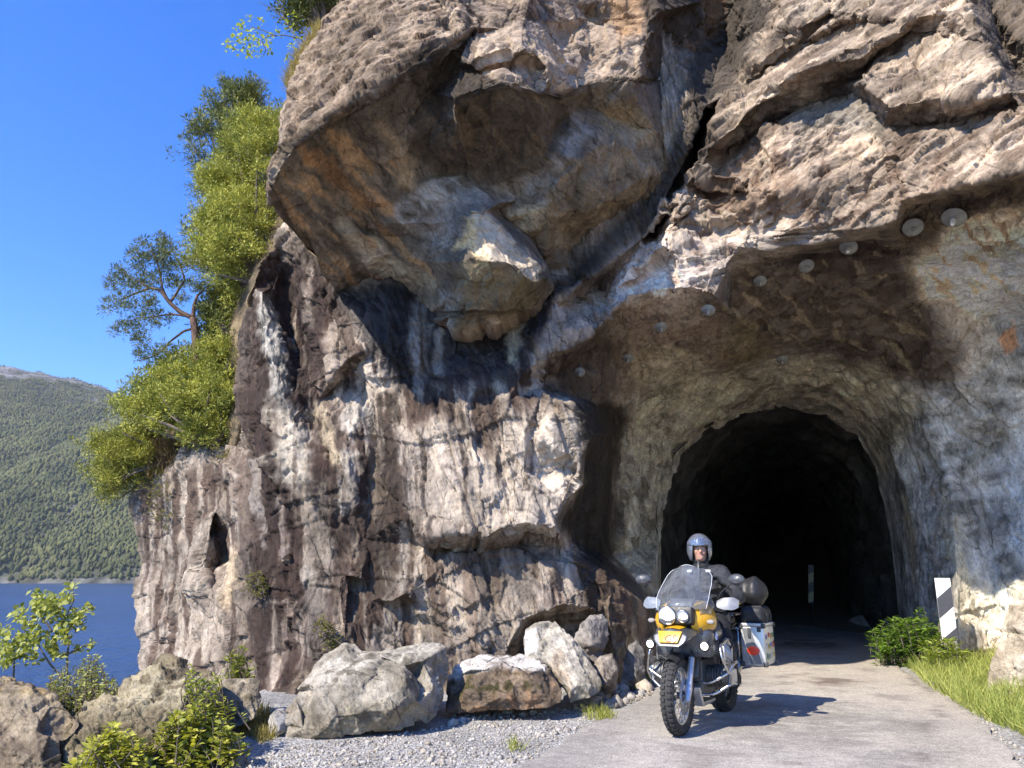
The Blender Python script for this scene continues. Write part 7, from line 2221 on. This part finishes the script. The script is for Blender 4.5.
for k, (pts, r_) in enumerate((([(.24, .30, 1.14), (.40, .24, 1.12), (.46, .10, 1.02), (.48, .03, .90)], .006), ([(.24, -.30, 1.14), (.42, -.22, 1.10), (.47, -.10, 1.0), (.50, -.03, .88)], .006),
                              ([(.52, .05, .84), (.60, .10, .70), (.66, .11, .52), (.66, .10, .40)], .006), ([(.52, -.05, .84), (.60, -.10, .70), (.66, -.11, .52), (.66, -.10, .40)], .006))):
    Pc = np.array(pts); u = np.linspace(0, 3, 20); Qc = np.stack([np.interp(u, range(4), Pc[:, j]) for j in range(3)], 1)
    for _ in range(5):
        Qc[1:-1] = .25 * Qc[:-2] + .5 * Qc[1:-1] + .25 * Qc[2:]
    G().tube(Qc, r_, 6).build('cable', M_RUB, BIKE, True)
# panniers and rack
M_PAN = plain('pannier_aluminium', (0.60, 0.60, 0.585), 0.38, 0.55, 0.14, 14)
M_PBLK = plain('pannier_corner', (0.05, 0.05, 0.055), 0.5)
for sgn in (-1, 1):
    c = np.array([-.80, sgn * .40, .69])
    p = G(); p.box(c, (.46, .25, .40), None, .028)
    PN = p.build('pannier', M_PAN, BIKE, True)
    l = G(); l.box(c + [0, 0, .215], (.475, .262, .035), None, .014); l.build('lid', M_PAN, PN, True)
    for dx in (-1, 1):
        for dy in (-1, 1):
            for z_, sz in ((-.182, .05), (.205, .045)):
                G().box(c + [dx * .223, dy * .118, z_], (sz, sz, .05), None, .013).build('corner_guard', M_PBLK, PN, True)
    # front face: broad grey stripe, latch and a red oval sticker
    s = G(); fx = c[0] + .2325
    yin, yout = c[1] - sgn * .075, c[1] + sgn * .04
    s.add([(fx, yin - sgn * .03, c[2] + .18), (fx, yin + sgn * .06, c[2] + .18), (fx, yout + sgn * .045, c[2] - .18), (fx, yout - sgn * .075, c[2] - .18)], [(0, 1, 2), (0, 2, 3)])
    s.build('stripe', plain('pannier_stripe', (.16, .165, .17), .45), PN)
    s = G().lathe([(0, .0035), (.052, .0035), (.055, .002), (.055, 0)], (fx, c[1] + sgn * .0, c[2] - .045), (1, 0, 0), 28, None, (1.2, .85)); s.build('sticker', plain('red_sticker', (.62, .05, .02), .4), PN, True)
    G().box((fx + .008, c[1] - sgn * .03, c[2] + .135), (.014, .03, .10), None, .004).build('latch', M_PBLK, PN, True); G().box((fx + .008, c[1] + sgn * .075, c[2] + .17), (.014, .04, .05), None, .004).build('latch', M_PBLK, PN, True)
    # travel stickers on the outer side
    rng = np.random.default_rng(7)
    cols = [(.55, .42, .08), (.5, .06, .04), (.08, .25, .12), (.62, .60, .52), (.10, .16, .40), (.58, .30, .06), (.35, .36, .36)]
    yo = c[1] + sgn * .1272
    k = 0
    for i in range(4):
        for j in range(3):
            x, z = c[0] - .15 + i * .10 + rng.uniform(-.012, .012), c[2] - .11 + j * .105 + rng.uniform(-.01, .01)
            w, h = rng.uniform(.03, .042), rng.uniform(.022, .036)
            s = G()
            if k % 3 == 0:
                s.lathe([(0, .002), (h, .002), (h * 1.03, 0)], (x, yo, z), (0, sgn, 0), 20, None, (1.3, 1))
            else:
                s.box((x, yo, z), (w * 2, .003, h * 1.7), Matrix.Rotation(rng.uniform(-.25, .25), 3, 'Y'))
            s.build('sticker', plain('travel_sticker_%d' % (k % 7), cols[k % 7], .45), PN); k += 1
    r = G(); r.tube([(-.56, sgn * .25, .86), (-1.0, sgn * .25, .86), (-1.0, sgn * .25, .56), (-.56, sgn * .25, .56), (-.56, sgn * .25, .86)], .01, 8); r.tube([(-.7, sgn * .12, .86), (-.7, sgn * .25, .86)], .01, 8)
    r.build('pannier_rack', M_STEEL, BIKE)
rk = G()
for k in range(5):
    rk.tube([(-.80 - k * .06, -.16, 1.0), (-.80 - k * .06, .16, 1.0)], .008, 8)
for sgn in (-1, 1):
    rk.tube([(-.72, sgn * .16, .99), (-1.08, sgn * .16, 1.0)], .010, 8); rk.tube([(-.85, sgn * .12, .90), (-.86, sgn * .14, .99)], .010, 8)
rk.build('luggage_rack', M_STEEL, BIKE)
tl = G().box((-1.08, 0, .93), (.05, .14, .06), None, .014); tl.build('tail_light', plain('red_lens', (.35, .01, .01), .2), BIKE, True)

def bike_pt(p):
    c, s = math.cos(BZ), math.sin(BZ)
    return (b0[0] + c * p[0] - s * p[1], b0[1] + s * p[0] + c * p[1], .03 + p[2])

# ------------------------------------------------------------------ luggage resting on the motorcycle
DUF = empty('duffel_bag', bike_pt((-.80, .10, 1.07)), BZ)
tag(DUF, 'black roll bag strapped across the rack behind the rider', 'bag')
def duf_f(P):
    a = rcone(P, (0, -.28, .16), (0, .30, .17), .155, .155)
    return a + .012 * np.sin(P[:, 1] * 34) * (np.abs(P[:, 1]) > .18) + .01 * fbm(P * 9, 3, 900)
solid('bag_body', duf_f, (-.22, -.5, -.05), (.22, .52, .38), .013, plain('roll_bag', (.018, .018, .019), .5, 0, .3, 14, 0, .3), DUF)
s = G()
for y in (-.16, .17):
    a = np.linspace(0, 2 * math.pi, 26)
    s.tube(np.stack([np.cos(a) * .165, a * 0 + y, .165 + np.sin(a) * .165], 1), .010, 6, None, False)
s.build('strap', plain('bag_strap', (.05, .05, .05), .6), DUF, True)
TB = empty('pannier_bag', bike_pt((-.80, .40, .925)), BZ)
tag(TB, 'small black bag lying on top of the metal pannier', 'bag')
def tb_f(P):
    return rbox(P, (0, 0, .075), (.22, .125, .085), .06) + .012 * fbm(P * 8, 3, 905)
solid('bag_body', tb_f, (-.3, -.2, -.04), (.3, .2, .22), .013, plain('soft_bag', (.022, .022, .024), .65, 0, .3, 14, 0, .4), TB)
s = G()
for x in (-.1, .1):
    s.tube([(x, -.13, .0), (x, -.135, .08), (x, -.08, .16), (x, .08, .165), (x, .135, .08), (x, .13, .0)], .009, 6)
s.build('strap', plain('bag_strap', (.05, .05, .05), .6), TB, True)

# ------------------------------------------------------------------ rider
PER = empty('person', bike_pt((-.36, 0, .90)), BZ)
tag(PER, 'rider in black jacket and open-face silver helmet sitting on the motorcycle, hands on the grips', 'person')
# local frame: bike frame moved to the hips
H0 = np.array([-.36, 0, .90])
def L(x, y, z):
    return np.array([x, y, z]) - H0
HEADC = L(-.20, 0, 1.685)
YAW = R(21)                                            # head turned a little towards the camera's right
def head_local(P):
    d = P - HEADC
    c, s = math.cos(YAW), math.sin(YAW)
    return np.stack([c * d[:, 0] + s * d[:, 1], -s * d[:, 0] + c * d[:, 1], d[:, 2]], 1)
def head_f(P):
    q = head_local(P)
    h = smin(ell(q, (-.01, 0, .02), (.098, .078, .105)), ell(q, (.030, 0, -.055), (.062, .056, .068)), .03)
    h = smin(h, rcone(q, (.086, 0, .012), (.108, 0, -.022), .010, .015), .012)          # nose
    h = smin(h, rcone(q, (.082, -.018, .030), (.082, .018, .030), .010, .010), .012)       # brow
    for s in (-1, 1):
        h = np.maximum(h, -(ell(q, (.098, s * .030, .010), (.018, .016, .011))))           # sockets
        h = smin(h, ell(q, (.060, s * .042, -.025), (.022, .020, .022)), .02)              # cheeks
        h = smin(h, ell(q, (.0, s * .078, -.005), (.022, .010, .032)), .008)               # ears
    h = smin(h, rcone(q, (.082, -.016, -.058), (.082, .016, -.058), .009, .009), .006)     # lips
    h = np.maximum(h, -rcone(q, (.096, -.022, -.0555), (.096, .022, -.0555), .0035, .0035))
    h = smin(h, ell(q, (.062, 0, -.095), (.028, .026, .020)), .02)                         # chin
    return h
SH = {s: L(-.25, s * .195, 1.44) for s in (-1, 1)}
EL = {s: L(-.07, s * .42, 1.20) for s in (-1, 1)}
WR = {s: L(.115, s * .385, 1.150) for s in (-1, 1)}
KN = {s: L(.06, s * .28, .77) for s in (-1, 1)}
AN = {s: L(-.20, s * .275, .42) for s in (-1, 1)}
def body_f(P):
    b = smin(ell(P, L(-.37, 0, .97), (.15, .185, .13)), rcone(P, L(-.36, 0, 1.02), L(-.28, 0, 1.30), .15, .165), .08)
    q = P.copy(); q[:, 1] *= .78
    b = smin(b, ell(q, L(-.27, 0, 1.33), (.135, .165, .17)), .07)
    b = smin(b, rcone(P, SH[-1], SH[1], .075, .075), .07)
    b = smin(b, rcone(P, L(-.235, 0, 1.46), L(-.21, 0, 1.60), .062, .056), .05)
    for s in (-1, 1):
        a = smin(rcone(P, SH[s], EL[s], .076, .060), rcone(P, EL[s], WR[s], .060, .050), .02)
        b = smin(b, a, .035)
        lg = smin(rcone(P, L(-.36, s * .11, .955), KN[s], .105, .078), rcone(P, KN[s], AN[s], .078, .056), .025)
        b = smin(b, lg, .05)
        bt = smin(rcone(P, AN[s], L(-.22, s * .28, .38), .060, .050), rcone(P, L(-.24, s * .285, .375), L(-.06, s * .29, .385), .045, .038), .03)
        b = smin(b, bt, .02)
    wr = fbm(P * 10, 3, 910)
    b = b + .014 * wr + .012 * np.sin(P @ np.array([26, 10, 44]) + 4 * fbm(P * 4, 2, 911)) * sstep(.1, .4, fbm(P * 3, 2, 912) + .3)
    # collar
    b = smin(b, np.maximum(rcone(P, L(-.235, 0, 1.50), L(-.215, 0, 1.585), .086, .078), -rcone(P, L(-.21, 0, 1.56), L(-.20, 0, 1.66), .066, .066)), .012)
    hd_ = head_f(P)
    b = smin(b, hd_, .008)
    # gloved hands closed round the grips
    for s in (-1, 1):
        pc = L(.165, s * .395, 1.137)
        palm = rbox(P, pc, (.040, .043, .020), .017)
        b = smin(b, smin(palm, rcone(P, WR[s], pc, .040, .030), .025), .02)
        for k in range(4):
            y = s * (.365 + .024 * k - .004)
            ln = (.9, 1.0, .97, .82)[k]
            j0 = L(.200, y, 1.140); j1 = L(.200 + .030 * ln, y, 1.128); j2 = L(.206 + .026 * ln, y, 1.098 + .006 * (1 - ln)); j3 = L(.190, y, 1.090)
            b = np.minimum(b, np.minimum(np.minimum(rcone(P, j0, j1, .0115, .011), rcone(P, j1, j2, .011, .010)), rcone(P, j2, j3, .010, .009)))
        t0 = L(.165, s * .352, 1.125); t1 = L(.185, s * .335, 1.105); t2 = L(.205, s * .335, 1.092)
        b = np.minimum(b, np.minimum(rcone(P, t0, t1, .014, .0125), rcone(P, t1, t2, .0125, .010)))
    return b
def body_col(V):
    q = head_local(V)
    n = fbm(V * 14, 3, 920)
    c = np.tile(np.array([.020, .021, .025]), (len(V), 1)) * (1 + .3 * n)[:, None]
    sh = (V[:, 2] > L(0, 0, 1.40)[2]) & (np.abs(V[:, 1]) > .08)
    c[sh] = c[sh] * 1.4
    low = V[:, 2] < L(0, 0, 1.0)[2]
    c[low] = np.array([.022, .022, .024])
    ft = V[:, 2] < L(0, 0, .46)[2]
    c[ft] = np.array([.018, .016, .015])
    head = (head_f(V) < .006) & (q[:, 2] > -.125) & (V[:, 2] > L(0, 0, 1.56)[2])
    sk = np.array([.52, .30, .21])
    ck = np.exp(-((q[:, 1] / .022 - 1.7) ** 2 + ((q[:, 2] + .03) / .02) ** 2)) + np.exp(-((q[:, 1] / .022 + 1.7) ** 2 + ((q[:, 2] + .03) / .02) ** 2))
    skc = np.tile(sk, (len(V), 1)) * (1 - np.array([0.02, .18, .2]) * ck[:, None])
    lip = (np.abs(q[:, 2] + .0565) < .010) & (np.abs(q[:, 1]) < .024) & (q[:, 0] > .07)
    skc[lip] = np.array([.42, .17, .13])
    brow = (np.abs(q[:, 2] - .034) < .005) & (np.abs(np.abs(q[:, 1]) - .029) < .016) & (q[:, 0] > .06)
    skc[brow] = np.array([.07, .045, .03])
    jaw = (q[:, 2] < -.04) & ~lip
    skc[jaw] *= np.array([.9, .88, .87])
    c[head] = skc[head]
    # reflective yellow-white accent on the sleeve cuffs
    for s in (-1, 1):
        d = np.linalg.norm(V - (EL[s] * .45 + WR[s] * .55), axis=1)
        c[(d < .062) & (V[:, 2] < (EL[s] * .5 + WR[s] * .5)[2] - .025)] = np.array([.55, .42, .05])
    return {'albedo': c}
t = NT('rider_skin_and_clothes')
vv = t.coords()
t.set(Base_Color=t.attr('albedo'), Roughness=0.62, Normal=t.bump(t.noise(vv, 16, 6, 0.65, 1.2), 0.9, .03))
solid('body', body_f, L(-.62, -.60, .30), L(.34, .60, 1.86), .0095, t.m, PER, body_col)
hr = Matrix.Rotation(YAW, 3, 'Z')
hv = lambda *p: HEADC + np.array(hr @ Vector(p))
for s in (-1, 1):
    e = G().lathe([(0, -.011), (.008, -.008), (.011, 0), (.008, .008), (0, .011)], hv(.078, s * .030, .010), hv(1, 0, 0) - HEADC, 14)
    EY = e.build('eye', plain('eye_white', (.65, .62, .58), .25), PER, True)
    G().lathe([(0, .0118), (.0045, .0112), (.006, .009)], hv(.078, s * .030, .010), hv(1, 0, 0) - HEADC, 12).build('iris', plain('iris', (.06, .04, .025), .2), EY, True)
def hel_f(P):
    q = head_local(P)
    o = smin(ell(q, (-.018, 0, .035), (.150, .130, .140)), ell(q, (-.02, 0, -.04), (.138, .122, .125)), .05)
    i = smin(ell(q, (-.014, 0, .03), (.118, .100, .118)), ell(q, (.02, 0, -.06), (.12, .092, .12)), .04)
    h = np.maximum(o, -i)
    op = rbox(q, (.17, 0, -.062), (.145, .082, .110), .035)
    h = np.maximum(h, -op)
    h = np.maximum(h, -(q[:, 2] + .118 + .15 * np.minimum(0, q[:, 0] + .02)))
    return h
HELM = solid('helmet', hel_f, HEADC - .19, HEADC + .21, .0075, plain('helmet_silver', (.22, .24, .28), .28, .55, .1, 20, .6), PER)
def vis_f(P):
    q = head_local(P)
    o = ell(q, (-.016, 0, .037), (.159, .139, .148)); i = ell(q, (-.016, 0, .037), (.153, .133, .142))
    h = np.maximum(o, -i)
    return np.maximum.reduce([h, -(q[:, 0] - .02), q[:, 2] - .112 - .2 * (q[:, 0] - .1), .040 - q[:, 2] - .1 * (q[:, 0] - .1)])
solid('visor', vis_f, HEADC - .19, HEADC + .21, .006, plain('smoked_visor', (.16, .19, .25), .08, .4, .1, 20, 1.0), HELM)
cs = G()
for s in (-1, 1):
    cs.tube([hv(.01, s * .082, -.08), hv(.035, s * .062, -.115), hv(.05, s * .02, -.132)], .008, 6)
cs.build('chin_strap', M_CLOTH, HELM)
z = G().tube([L(-.105, .004, 1.56), L(-.10, .004, 1.45), L(-.118, .004, 1.30)], .006, 6)
z.build('jacket_zip', plain('zip', (.2, .2, .2), .4, .5), PER)
for s in (-1, 1):
    p = G(); p.box(L(-.125, s * .10, 1.46), (.02, .055, .03), Matrix.Rotation(.25 * s, 3, 'Z') @ Matrix.Rotation(-.3, 3, 'Y'), .006); p.build('reflective_patch', plain('reflective_patch', (.42, .42, .42), .4), PER)
